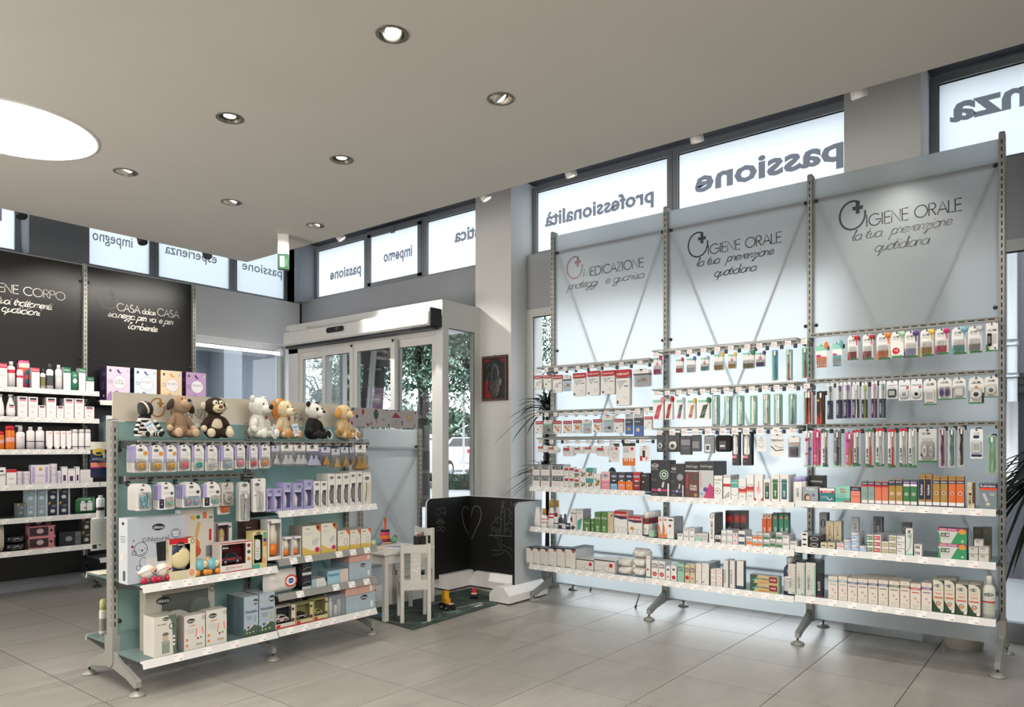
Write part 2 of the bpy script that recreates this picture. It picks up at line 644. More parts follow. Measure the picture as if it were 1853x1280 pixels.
# ------------------------------------------------------------------ floor
b = MB()
b.box(-6, 6.0, -6, 8.6, -0.12, -0.009, mat((0.10, 0.095, 0.09), 0.8))
FLOOR = struct('floor', b)
TX, TY = 0.5545, 0.527
tm = MB().box(0, TX - .005, 0, TY - .005, -.009, 0, M_TILE).mesh('tile')
for i in range(-3, 8):
    for j in range(-2, 15):
        o = bpy.data.objects.new('tile', tm)
        o.location = (1.61 + i * TX + .0025, .75 + j * TY + .0025, 0)
        o.parent = FLOOR
        COL.objects.link(o)
b = MB()
b.box(-6, -.06, -6, 8.6, -.009, 0, M_TILE)
b.box(-.06, 6.0, -6, -.31, -.009, 0, M_TILE)
b.build('tile_field', FLOOR)

# ------------------------------------------------------------------ suspended ceiling with real openings
CZ, CT = 3.3, 0.10
DL = [(2.403, 2.64), (3.235, 2.64), (2.403, 4.09), (3.235, 4.07), (2.403, 5.49), (3.238, 5.49), (4.049, 5.472), (1.57, 2.64), (0.74, 4.09), (1.57, 0.9), (2.9, 0.9)]  # trailing entries are unseen downlights, added for more light
BIG = [(1.64, 5.33, 0.475), (0.1, 2.6, 0.475), (0.9, -0.6, 0.475)]  # only the leading disc is in view, the others are added to brighten


def ceiling_mesh():
    m = MB()
    xs = sorted(set([-6, 4.40] + [c[0] + s * .1 for c in DL for s in (-1, 1)] + [c[0] + s * .55 for c in BIG for s in (-1, 1)]))
    ys = sorted(set([-6, 7.15] + [c[1] + s * .1 for c in DL for s in (-1, 1)] + [c[1] + s * .55 for c in BIG for s in (-1, 1)]))
    holes = [(c[0], c[1], .1, .066) for c in DL] + [(c[0], c[1], .55, c[2]) for c in BIG]
    for a in range(len(xs) - 1):
        for c in range(len(ys) - 1):
            cx, cy = (xs[a] + xs[a + 1]) / 2, (ys[c] + ys[c + 1]) / 2
            if any(abs(cx - h[0]) < h[2] and abs(cy - h[1]) < h[2] for h in holes):
                continue
            m.add([(xs[a], ys[c], CZ), (xs[a], ys[c + 1], CZ), (xs[a + 1], ys[c + 1], CZ), (xs[a + 1], ys[c], CZ)], [(0, 1, 2, 3)], M_CEIL)
    for hx, hy, s, r in holes:
        n = 48 if r > .3 else 24
        vs = []
        for i in range(n):
            t = 2 * pi * (i + .5) / n
            k = s / max(abs(cos(t)), abs(sin(t)))
            vs += [(hx + k * cos(t), hy + k * sin(t), CZ), (hx + r * cos(t), hy + r * sin(t), CZ), (hx + r * cos(t), hy + r * sin(t), CZ + .04)]
        fs = []
        for i in range(n):
            j = (i + 1) % n
            fs.append((3 * i, 3 * i + 1, 3 * j + 1, 3 * j))
            fs.append((3 * i + 1, 3 * i + 2, 3 * j + 2, 3 * j + 1))
        m.add(vs, fs, M_CEIL)
        for qx in (-1, 1):       # square corners
            for qy in (-1, 1):
                cc = (hx + qx * s, hy + qy * s, CZ)
                tt = [2 * pi * (i + .5) / n for i in range(n)]
                pts = [(hx + (s / max(abs(cos(t)), abs(sin(t)))) * cos(t), hy + (s / max(abs(cos(t)), abs(sin(t)))) * sin(t), CZ) for t in tt]
                near = sorted(pts, key=lambda p: (p[0] - cc[0]) ** 2 + (p[1] - cc[1]) ** 2)[:2]
                m.add([cc, near[0], near[1]], [(0, 1, 2)], M_CEIL)
    m.add([(4.40, -6, CZ), (4.40, 7.15, CZ), (4.40, 7.15, CZ + CT), (4.40, -6, CZ + CT)], [(0, 1, 2, 3)], M_CEIL)
    m.add([(-6, 7.15, CZ), (-6, 7.15, CZ + CT), (4.40, 7.15, CZ + CT), (4.40, 7.15, CZ)], [(0, 1, 2, 3)], M_CEIL)
    m.add([(-6, -6, CZ + CT), (4.40, -6, CZ + CT), (4.40, 7.15, CZ + CT), (-6, 7.15, CZ + CT)], [(0, 1, 2, 3)], M_CEIL)
    return m


CEIL = struct('ceiling', ceiling_mesh())
b = MB()
b.box(-6, 6.2, -6, 8.6, 4.06, 4.2, M_DARK)
struct('ceiling_slab', b)

# ------------------------------------------------------------------ outer walls
b = MB()
b.box(-6.1, -6, -6, 8.6, 0, 4.06, M_WALLW)
struct('wall_far_left', b)
b = MB()
b.box(-6, 6.0, -6.1, -6, 0, 4.06, M_WALLW)
struct('wall_back', b)


def window(name, axis, plane, u0, u1, z0, z1, fr=.05, film=True, word=None, wz=None, wh=None, wc=None, ww=None, dep=.05, fm=None, sash=False, bold=.032):
    """axis 'X': pane on the plane X = plane, u runs along Y (seen from inside, right = smaller Y). axis 'Y': u runs along X."""
    w, h = abs(u1 - u0), z1 - z0
    fm = fm or M_FRAME
    m = MB()
    m.box(0, w, -dep / 2, dep / 2, 0, fr, fm)
    m.box(0, w, -dep / 2, dep / 2, h - fr, h, fm)
    m.box(0, fr, -dep / 2, dep / 2, fr, h - fr, fm)
    m.box(w - fr, w, -dep / 2, dep / 2, fr, h - fr, fm)
    if sash:
        q = fr * .75
        for a in (m,):
            a.box(fr * .6, w - fr * .6, -dep / 2 - .015, -dep / 2, fr * .6, fr + q, fm)
            a.box(fr * .6, w - fr * .6, -dep / 2 - .015, -dep / 2, h - fr - q, h - fr * .6, fm)
            a.box(fr * .6, fr + q, -dep / 2 - .015, -dep / 2, fr, h - fr, fm)
            a.box(w - fr - q, w - fr * .6, -dep / 2 - .015, -dep / 2, fr, h - fr, fm)
            a.box(w * .5 - .03, w * .5 + .03, -dep / 2 - .03, -dep / 2 - .015, h - fr - q - .02, h - fr * .4, M_STEEL)
    if axis == 'X':
        root = m.build(name, None, (plane, max(u0, u1), z0), -pi / 2)
    else:
        root = m.build(name, None, (min(u0, u1), plane, z0), 0)
    root['kind'] = 'structure'
    g = MB().pane(fr, w - fr, -.004, .004, fr, h - fr, M_FILM if film else M_PANE, M_PANE)
    g.build('pane', root)
    s = MB()
    s.rect(fr - .004, fr + .006, fr, h - fr, -.0045, M_BLACKG)
    s.rect(fr, w - fr, h - fr - .010, h - fr, -.0045, M_BLACKG)
    s.build('seal', root)
    if word:
        t = MB()
        t.text(word, (wc - (max(u0, u1) if axis == 'X' else min(u0, u1))) * (-1 if axis == 'X' else 1), wz - z0, wh, M_FILMD, y=-.0056, mirror=-1, maxw=ww, minw=ww, bold=bold)
        t.build('window_lettering', root)
    return root


def word_on(axis, plane, u0, v0, u1, v1, capratio=1.0):
    """pixel ends of a word's baseline -> centre, width, height base"""
    f = onX if axis == 'X' else onY
    a, c = f(u0, v0, plane), f(u1, v1, plane)
    if axis == 'X':
        return (a.y + c.y) / 2, abs(a.y - c.y), (a.z + c.z) / 2
    return (a.x + c.x) / 2, abs(a.x - c.x), (a.z + c.z) / 2


XW = 6.0
# right-hand shop front: columns, beam, lintel
b = MB()
b.box(5.62, 6.15, 4.455, 4.92, 0, 4.06, M_WALLW)
struct('wall_column', b)
b = MB()
b.box(5.62, 6.15, .885, 1.375, 0, 4.06, M_WALLW)
struct('wall_column', b)
b = MB()
for y0, y1 in ((1.375, 4.455), (-6, .885), (4.92, 8.6)):
    b.box(5.87, 6.12, y0, y1, 2.68, 3.233, M_BEAM)
struct('wall_right', b)
b = MB()
for y0, y1 in ((1.375, 4.455), (-6, .885), (4.92, 8.08)):
    b.box(5.62, 6.2, y0, y1, 3.975, 4.06, M_DARK)
b.box(5.62, 6.2, -6, 8.6, 4.0, 4.06, M_DARK)
struct('wall_lintel', b)
WZ0, WZ1 = 3.233, 3.95
window('window_1', 'X', XW, 4.452, 2.90, WZ0, WZ1, word='professionalità', wz=3.60, wh=.135, wc=3.70, ww=1.22)
window('window_2', 'X', XW, 2.895, 1.378, WZ0, WZ1, word='passione', wz=3.62, wh=.185, wc=2.08, ww=1.22)
window('window_3', 'X', XW, .882, -.85, WZ0, WZ1, word='esperienza', wz=3.70, wh=.18, wc=.02, ww=1.48)
window('window_4', 'X', XW, 8.07, 7.03, WZ0, WZ1, word='passione', wz=3.55, wh=.13, wc=7.47, ww=.62)
window('window_5', 'X', XW, 7.025, 6.03, WZ0, WZ1 + .02, word='impegno', wz=3.62, wh=.13, wc=6.49, ww=.50, sash=True)
window('window_6', 'X', XW, 6.025, 4.922, WZ0, WZ1, word='etica', wz=3.66, wh=.14, wc=5.36, ww=.40)
# lower shop-front glazing on the right
for k, (y1, y0) in enumerate(((4.455, 1.375), (.885, -1.3), (-1.3, -2.5))):
    window('window_%d' % (7 + k), 'X', 5.90, y1, y0, 0.0, 2.68, fr=.075, film=False, dep=.07, fm=M_WFRAME)
b = MB()
b.box(5.83, 5.90, 1.375, 4.455, 0, .10, M_FRAME)
b.box(5.83, 5.90, -6, .885, 0, .13, M_FRAME)
struct('baseboard_right', b)
b = MB()
b.box(5.9, 6.0, -6, -2.5, 0, 3.95, M_WALLW)
b.box(5.95, 6.05, -2.5, -.85, 3.233, 3.975, M_WALLW)
struct('wall_right_end', b)

# left-hand side: beam, columns, windows
YW = 8.38
b = MB()
b.box(-6, 5.87, 8.23, 8.5, 2.62, 3.205, M_WALLW)
b.box(-6, 6.1, 8.23, 8.5, 3.98, 4.06, M_DARK)
struct('wall_left', b)
b = MB()
b.box(-6, 3.5, 8.30, 8.5, 0, 2.62, M_WALLW)
b.box(3.5, 6.1, 8.30, 8.5, 0, .35, M_WALLW)
struct('wall_left_lower', b)
b = MB()
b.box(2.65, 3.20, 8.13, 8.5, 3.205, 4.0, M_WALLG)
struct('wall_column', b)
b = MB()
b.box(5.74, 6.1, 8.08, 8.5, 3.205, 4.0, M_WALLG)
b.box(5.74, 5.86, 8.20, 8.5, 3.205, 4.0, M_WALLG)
struct('wall_corner_column', b)
window('window_12', 'Y', YW, 3.20, 3.975, 3.205, 3.98, word='impegno', wz=3.58, wh=.115, wc=3.535, ww=.42, bold=.010)
window('window_13', 'Y', YW, 3.98, 4.955, 3.205, 3.98, word='esperienza', wz=3.60, wh=.115, wc=4.43, ww=.64, bold=.010)
window('window_14', 'Y', YW, 4.96, 5.74, 3.205, 3.98, word='passione', wz=3.60, wh=.115, wc=5.38, ww=.58, bold=.010)
window('window_15', 'Y', YW, 1.35, 2.65, 3.205, 3.98, word='professionale', wz=3.62, wh=.12, wc=2.02, ww=.95, bold=.010)
window('window_16', 'Y', YW, .0, 1.34, 3.205, 3.98)
window('window_17', 'Y', 8.36, 3.55, 5.66, 0.35, 2.62, fr=.07, film=False, dep=.06, fm=M_WFRAME)
b = MB()
b.box(5.66, 5.86, 8.28, 8.5, 0.35, 2.62, M_WALLW)
b.box(5.846, 5.872, 8.225, 8.232, 2.30, 3.205, M_BLACKG)
struct('trim_1', b)
t = MB()
t.tube([(3.75, 8.20, 2.50), (5.52, 8.20, 2.50)], .022, mat('white', .4, kind='glow', e=2.2), 10)  # glowing bar standing in for the bright strip at the window top
o = t.build('window_glow_bar')
tag(o, 'long white glowing bar added as the bright strip atop the lower shop window', 'bright strip')
e_ = MB()
for x in (3.74, 5.53):
    e_.box(x - .02, x + .02, 8.17, 8.30, 2.47, 2.56, M_WPLASTIC)
e_.build('tube_bracket', o)
b = MB()
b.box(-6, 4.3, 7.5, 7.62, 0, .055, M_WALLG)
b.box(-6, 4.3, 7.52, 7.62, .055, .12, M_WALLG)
struct('baseboard_left', b)

# ------------------------------------------------------------------ glazed entrance lobby
XD = 5.06
b = MB()
b.bevbox(XD, XD + .09, 4.85, 4.95, 0, 2.69, M_WFRAME, .004)
b.box(XD + .09, 5.62, 4.86, 4.92, 2.45, 2.69, M_WFRAME)
b.box(5.535, 5.62, 4.86, 4.92, 0, 2.45, M_WFRAME)
b.box(XD + .09, 5.535, 4.865, 4.915, 0, .08, M_WFRAME)
b.box(XD + .02, 6.5, 4.872, 7.42, 2.665, 2.72, M_WFRAME)
b.box(XD, XD + .08, 4.95, 7.34, 2.38, 2.66, M_WFRAME)
b.box(XD, XD + .09, 7.16, 7.34, 0, 2.66, M_WFRAME)
b.box(XD + .09, 5.87, 7.28, 7.34, 2.45, 2.66, M_WFRAME)
b.box(5.80, 5.87, 7.28, 7.34, 0, 2.45, M_WFRAME)
lob = struct('wall_entrance_lobby', b)
MB().box(XD + .09, 5.535, 4.886, 4.894, .08, 2.45, M_PANE).build('pane', lob)
MB().box(XD + .09, 5.80, 7.306, 7.314, .0, 2.45, M_PANE).build('pane', lob)
s = MB()
s.rect(5.527, 5.535, .08, 2.45, 4.862, M_BLACKG)
s.rect(XD + .09, 5.535, 2.442, 2.45, 4.862, M_BLACKG)
s.build('seal', lob)


def door_leaf(n, ya, yb, x, ztop=2.375, hand=False):
    w = abs(ya - yb)
    m = MB()
    f = .062
    m.box(0, f, -.02, .02, 0, ztop, M_WFRAME)
    m.box(w - f, w, -.02, .02, 0, ztop, M_WFRAME)
    m.box(f, w - f, -.02, .02, 0, .12, M_WFRAME)
    m.box(f, w - f, -.02, .02, ztop - .085, ztop, M_WFRAME)
    d = m.build('door_%d' % n, None, (x, max(ya, yb), .012), -pi / 2)
    d['kind'] = 'structure'
    MB().box(f, w - f, -.004, .004, .12, ztop - .085, M_PANE).build('pane', d)
    s_ = MB()
    s_.rect(f, f + .007, .12, ztop - .085, -.0206, M_BLACKG)
    s_.rect(f, w - f, ztop - .092, ztop - .085, -.0206, M_BLACKG)
    s_.build('seal', d)
    if hand:
        MB().box(w - .03, w - .012, -.035, -.02, ztop - .03, ztop - .005, M_STEELD).build('door_guide', d)


def yat(u, x):
    return onX(u, 700, x).y


door_leaf(1, 7.16, yat(592, XD), XD + .045)
door_leaf(2, yat(585, XD - .03), yat(641, XD - .03), XD - .025, hand=True)
door_leaf(3, yat(642, XD - .03), yat(716, XD - .03), XD - .025, hand=True)
door_leaf(4, yat(712, XD), 4.955, XD + .045)
# automatic door operator
op = MB()
op.bevbox(0, 2.36, 0, .14, 0, .165, M_WFRAME, .02)
op.box(.10, .42, .02, .13, .165, .185, M_WFRAME)
oper = op.build('door_operator', None, (4.90, 7.225, 2.445), -pi / 2)
tag(oper, 'long white automatic door operator box above the sliding glass doors', 'door operator')
MB().bevbox(2.36, 2.385, -.004, .145, -.006, .17, M_BLACKG, .006).build('end_cap', oper)
MB().bevbox(.83, 1.10, -.035, 0, .07, .125, M_BLACKG, .012).build('motion_sensor', oper)
MB().rect(1.0, 1.05, .10, .107, -.036, M_STEEL).rect(1.0, 1.04, .085, .09, -.036, M_STEEL).build('sensor_mark', oper)
MB().box(1.92, 1.945, .02, .05, -.02, 0, mat('red', .4)).build('red_button', oper)
MB().box(.03, 2.36, .015, .12, -.028, 0, M_STEELD).build('door_track', oper)
MB().box(2.1, 2.33, .0, .05, -.012, 0, M_BLACKG).build('track_cover', oper)

# icon-like picture: a plain dark panel with a pale raised figure shape, black frame
b = MB()
pw, ph = .318, .45
b.box(0, pw, -.0, .018, 0, ph, mat((0.07, 0.035, 0.03), .5))
pic = b.build('framed_picture', None, (5.598, 4.806, 1.757), -pi / 2)
tag(pic, 'small dark framed picture with a pale raised shape hanging on the white column', 'picture')
f_ = MB()
for a in ((0, pw, 0, .022), (0, pw, ph - .022, ph), (0, .022, .022, ph - .022), (pw - .022, pw, .022, ph - .022)):
    f_.box(a[0], a[1], -.012, 0, a[2], a[3], mat('brown', .5, n=.3, s=40))
f_.build('frame', pic)
f_ = MB()
f_.rect(.022, pw - .022, .022, ph - .022, -.001, mat((0.10, .11, .115), .45, n=.5, s=45))
f_.flat([(.03, ph - .03), (.11, ph - .035), (.03, ph - .075)], -.002, mat('dred', .7, n=.5, s=50))
f_.flat([(pw - .03, ph - .075), (pw - .11, ph - .035), (pw - .03, ph - .03)], -.002, mat('dred', .7, n=.5, s=50))
f_.rect(.03, .12, .03, .20, -.0015, mat('dred', .7, n=.5, s=60))
sv = mat((0.34, .34, .32), .35, .6, n=.5, s=70, bump=.6)
f_.ell((.165, -.002, .27), (.06, .008, .115), sv, 16)
f_.ell((.170, -.004, .26), (.040, .009, .09), mat((0.16, .13, .11), .6, n=.5, s=80), 14)
f_.tube([(.10, -.004, .33), (.07, -.004, .2), (.09, -.004, .1)], .008, sv, 6)
f_.ell((.16, -.002, .14), (.075, .010, .11), mat((.30, .29, .26), .4, .5, n=.7, s=60, bump=.6), 16)
f_.ell((.22, -.002, .19), (.04, .01, .06), sv, 12)
for k in range(5):
    f_.tube([(.115 + k * .022, -.004, .385), (.105 + k * .027, -.004, .41)], .006, sv, 6)
f_.build('relief', pic)
MB().tube([(pw / 2, .0, ph), (pw / 2, .0, ph + .012)], .004, M_BLACKG, 6).build('hanger', pic)

# ------------------------------------------------------------------ ceiling lights
M_BULB = mat((1.0, .96, .90), .3, kind='glow', e=9.0)
GLOWB = mat((1.0, .985, .96), .5, kind='glow', e=5.0)
M_CUP = mat((.42, .41, .38), .35, .3, n=.01)
TG = {0: (1.9, 1.2, 0), 1: (5.0, 1.5, 1.0), 2: (2.2, 4.0, 0.9), 3: (3.1, 3.9, 0.5), 4: (2.0, 7.45, 1.8), 5: (2.75, 7.45, 2.0), 6: (3.5, 7.45, 1.9), 7: (.6, 2.6, 0), 8: (.7, 4.1, 0), 9: (1.6, .9, 0), 10: (2.9, .9, 0)}
flat_ones = (2, 3)
for k, (x, y) in enumerate(DL):
    g = MB()
    g.lathe([(.066, .004), (.078, .0), (.080, -.004), (.067, -.006), (.062, .0), (.058, .035), (.052, .055), (0, .056)], M_CUP, (0, 0, 0), 24, caps=False)
    d_ = g.build('downlight', None, (x, y, CZ))
    where = ['over the aisle, nearest the camera, first of its row', 'over the aisle, second in the nearest row', 'above the toy shelves, middle row, beside the big disc', 'above the toy shelves, middle row, nearer the windows',
             'above the dark shelves, closest to the big disc', 'above the dark shelves, second in the far row', 'near the ceiling corner by the exit sign', 'added unseen over the counter side', 'added unseen over the shop entrance side', 'added unseen behind the viewer, first', 'added unseen behind the viewer, second'][k]
    tag(d_, 'round recessed downlight ' + where, 'ceiling light', 'recessed downlights in the ceiling')
    tv = Vector(TG[k]) - Vector((x, y, CZ))
    tilt = tv.normalized()
    bb = MB()
    if k in flat_ones:
        bb.lathe([(.036, 0), (.036, .004)], M_BULB, (0, 0, .012), 20)
        bb.lathe([(.037, -.0), (.060, .006)], mat((.34, .33, .31), .4, .2), (0, 0, .010), 20, caps=False)
    else:
        q = tilt.to_track_quat('-Z', 'Y').to_matrix()
        bb.ell((0, 0, 0), (.036, .036, .020), M_BULB, 16)
        bb.lathe([(.041, .02), (.047, -.012), (.049, .02)], mat((.75, .74, .7), .3, .3), (0, 0, 0), 20, caps=False)
        mm = Matrix.Translation(Vector((0, 0, .008))) @ q.to_4x4()
        bb.xform(mm)
    bb.build('bulb', d_)
    lamp('downlight_beam', 'SPOT', (x + tilt.x * .05, y + tilt.y * .05, CZ - .035), TG[k], (80, 70, 80, 70, 90, 95, 110)[k] if k < 7 else 50, (1.0, .93, .83), .035, spot=62 if k not in (4, 5) else 52, blend=.8)
for k, (x, y, r) in enumerate(BIG):
    g = MB()
    g.lathe([(r + .012, 0), (r + .012, -.004), (r - .004, -.006), (r - .004, -.002)], mat('white', .5), n=64, caps=False)
    d_ = g.build('disc_light', None, (x, y, CZ))
    tag(d_, ['large round luminous white disc set flush in the ceiling', 'added unseen luminous ceiling disc above the counter side', 'added unseen luminous ceiling disc behind the viewer'][k], 'ceiling light', 'big round ceiling discs')
    MB().lathe([(0, -.003), (r - .004, -.003)], GLOWB, n=64, caps=False).build('diffuser', d_)
# spotlights hanging beyond the ceiling edge
SPT = [((4.52, 5.72), (5.62, 4.65, 1.1), 'lit, beside the entrance windows'), ((4.52, 3.86), (5.1, 3.1, 1.6), 'by the white column'), ((4.52, 3.02), (5.1, 2.7, 1.4), 'above the MEDICAZIONE bay'),
       ((4.52, 2.02), (5.1, 1.9, 1.4), 'above the middle bay'), ((4.52, 1.03), (5.2, .92, 2.0), 'above the last bay'), ((4.52, .1), (5.1, .6, 1.2), 'nearest the camera')]
for k, ((x, y), tg, wh) in enumerate(SPT):
    v = (Vector(tg) - Vector((x, y, 3.3))).normalized()
    q = v.to_track_quat('-Z', 'Y').to_matrix().to_4x4()
    g = MB()
    g.lathe([(0, .09), (.030, .09), (.042, .08), (.044, -.045), (.040, -.05), (.038, -.03)], M_WPLASTIC, n=20, caps=False)
    g.xform(q)
    o = g.build('track_spotlight', None, (x, y, 3.36))
    tag(o, 'white cylindrical spotlight beyond the ceiling edge, ' + wh, 'spotlight', 'white spotlights along the ceiling edge')
    bb = MB()
    bb.lathe([(0, -.037), (.038, -.037)], M_BULB, n=20, caps=False)
    bb.xform(q)
    bb.build('bulb', o)
    MB().tube([(0, 0, .06), (0, 0, .70)], .008, M_WPLASTIC, 8).build('stem', o)
    lamp('spotlight_beam', 'SPOT', Vector((x, y, 3.36)) + v * .06, tg, (190, 27, 27, 27, 60, 22)[k], (1.0, .96, .90), .04, spot=75, blend=.8)
for k, (x, lab) in enumerate(((2.30, 'leftmost of the three above the black shelves'), (3.33, 'above the CASA dolce CASA sign'), (4.0, 'nearest the exit sign'))):
    g = MB()
    g.lathe([(.030, .09), (.044, .08), (.046, -.045), (.040, -.05)], M_STEELD, n=18)
    g.xform(Matrix.Rotation(-.5, 4, 'X'))
    o = g.build('track_spotlight', None, (x, 7.25, 3.33))
    tag(o, 'dark grey spotlight at the ceiling edge, ' + lab, 'spotlight', 'dark spotlights above the black shelves')
    MB().tube([(0, 0, .06), (0, 0, .73)], .008, M_STEELD, 8).build('stem', o)
    lamp('spotlight_beam', 'SPOT', (x, 7.17, 3.26), (x + .12, 7.45, 1.9), 90, (1.0, .92, .84), .03, spot=46, blend=1.0)
# exit sign
g = MB().bevbox(-.05, .05, -.04, .04, -.19, 0, M_WPLASTIC, .004)
o = g.build('exit_sign', None, (4.045, 5.95, CZ), -.66)
tag(o, 'green emergency exit sign under a white box on the ceiling', 'exit sign')
MB().box(-.05, .05, -.03, .03, -.33, -.19, mat('1c3a28', .3)).build('sign_plate', o)
MB().rect(-.028, .008, -.31, -.21, -.031, mat('white', .4)).rect(.008, .036, -.30, -.24, -.0305, mat('dgreen', .4)).build('sign_pictogram', o)
# ------------------------------------------------------------------ outside
VX, VY = cos(ANG), sin(ANG)


def gz(x, y):
    return -.08 + .009 * (x * VX + y * VY)


def spot(u, d):
    a = (u - CXP) / FPX
    x, y = d * (cos(ANG) + a * sin(ANG)), d * (sin(ANG) - a * cos(ANG))
    return x, y, gz(x, y)


b = MB()
c = [(-30, -60), (110, -60), (110, 110), (-30, 110)]
b.add([(x, y, gz(x, y) - .04) for x, y in c], [(0, 1, 2, 3)], mat((0.62, 0.62, 0.63), .85, n=.08, s=.8))
struct('exterior_ground', b)
# kerb and verge beyond the forecourt
k0, k1 = spot(560, 21.5), spot(960, 21.0)
b = MB()
d = Vector((k1[0] - k0[0], k1[1] - k0[1], 0)).normalized()
n_ = Vector((-d.y, d.x, 0))
p0, p1 = Vector(k0) - d * 10, Vector(k1) + d * 10
vs = []
for z in (-.05, .10):
    for p in (p0, p1, p1 + n_ * .2, p0 + n_ * .2):
        vs.append((p.x, p.y, p.z + z))
b.add(vs, [(0, 3, 2, 1), (4, 5, 6, 7), (0, 1, 5, 4), (1, 2, 6, 5), (2, 3, 7, 6), (3, 0, 4, 7)], mat((.45, .45, .46), .8, n=.1))
struct('kerb', b)

LEAF = [mat((.07, .19, .12), .6, n=.35, s=6), mat((.14, .30, .20), .6, n=.35, s=6), mat((.50, .64, .56), .6, n=.3, s=6)]  # palest tone paints bright highlights into the foliage
M_BARK = mat((.12, .10, .085), .9, n=.3, s=12, bump=.5)


def foliage(m, c, r, n, size, mats, seed):
    rnd = random.Random(seed)
    cen = []
    for k in range(n):
        while k % 16 == 0:
            q = Vector((rnd.uniform(-1, 1), rnd.uniform(-1, 1), rnd.uniform(-1, 1)))
            if .3 < q.length < 1:
                cen = q
                break
        q = cen + Vector((rnd.gauss(0, 1), rnd.gauss(0, 1), rnd.gauss(0, 1))) * .09
        bump = 1 + .22 * sin(q.x * 7 + seed) * sin(q.z * 6 + seed * 2)
        p = Vector(c) + Vector((q.x * r[0], q.y * r[1], q.z * r[2])) * bump
        a = Vector((rnd.uniform(-1, 1), rnd.uniform(-1, 1), rnd.uniform(-1, 1))).normalized() * size * rnd.uniform(.6, 1.3)
        e = a.cross(Vector((rnd.uniform(-1, 1), rnd.uniform(-1, 1), rnd.uniform(-1, 1)))).normalized() * size * .45
        m.add([p - a, p + e, p + a, p - e], [(0, 1, 2, 3)], mats[rnd.randrange(len(mats))])


def tree(u, d, zc, r, n, lab, seed, mats=None, th=.16):
    x, y, z = spot(u, d)
    t = empty('street_tree', (x, y, z))
    tag(t, lab, 'tree', 'street trees outside the entrance')
    m = MB()
    m.tube([(0, 0, -.1), (.05, .02, zc * .5), (-.04, .05, zc - r[2] * .2)], th, M_BARK, 8, th * .5)
    for k in range(6):
        a = k * 1.05 + seed
        m.tube([(0, .02, zc * .55), (cos(a) * r[0] * .4, sin(a) * r[1] * .4, zc - r[2] * .1 + .2 * k % .5), (cos(a) * r[0] * .75, sin(a) * r[1] * .75, zc + .3)], th * .4, M_BARK, 5, th * .12)
    m.build('trunk', t)
    f = MB()
    foliage(f, (0, 0, zc), r, int(n * 3.4), .058, mats or LEAF, seed)
    o = f.build('crown', t)
    o['kind'] = 'stuff'


tree(765, 15.5, 4.35, (1.5, 1.3, 2.2), 5200, 'dense dark green tree seen through the fixed door leaf', 1)
tree(858, 20.5, 4.7, (1.4, 1.4, 2.3), 4200, 'leafy green tree seen through the narrow side pane', 2)
tree(668, 23, 5.0, (1.4, 1.4, 2.4), 3600, 'green tree behind the leaning road sign', 3)
tree(618, 12.5, 1.9, (.5, .5, 1.05), 1100, 'small loose green tree seen through the second door leaf', 4, th=.06)
tree(990, 24, 3.2, (1.6, 1.6, 2.4), 3000, 'green tree seen past the left edge of the MEDICAZIONE bay', 5)
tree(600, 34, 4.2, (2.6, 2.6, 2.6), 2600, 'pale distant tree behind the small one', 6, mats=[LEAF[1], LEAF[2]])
for k, (u, d, w, lab) in enumerate(((845, 21.0, 1.3, 'low green grass tuft at the kerb below the lamp pole'), (768, 22.5, 1.6, 'green grass strip at the kerb behind the white car'))):
    x, y, z = spot(u, d)
    m = MB()
    foliage(m, (0, 0, .12), (w, .5, .22), 900, .13, LEAF[:2], 20 + k)
    o = m.build('kerb_grass', None, (x, y, z), ANG - pi / 2)
    tag(o, lab, 'grass', kind='stuff')
# low hedge in the distance
m = MB()
foliage(m, (0, 0, 1.6), (11, 2.5, 2.6), 6000, .34, LEAF, 31)
x, y, z = spot(800, 62)
o = m.build('distant_hedge', None, (x, y, z), ANG - pi / 2)
tag(o, 'long mottled green hedge far beyond the parked cars', 'hedge', kind='stuff')
# thin lamp pole
x, y, z = spot(839, 22)
b = MB().tube([(0, 0, 0), (0, 0, 2.9)], .035, mat('lgrey', .5), 8)
o = b.build('thin_pole', None, (x, y, z))
tag(o, 'thin pale vertical pole rising from the kerb grass', 'pole')


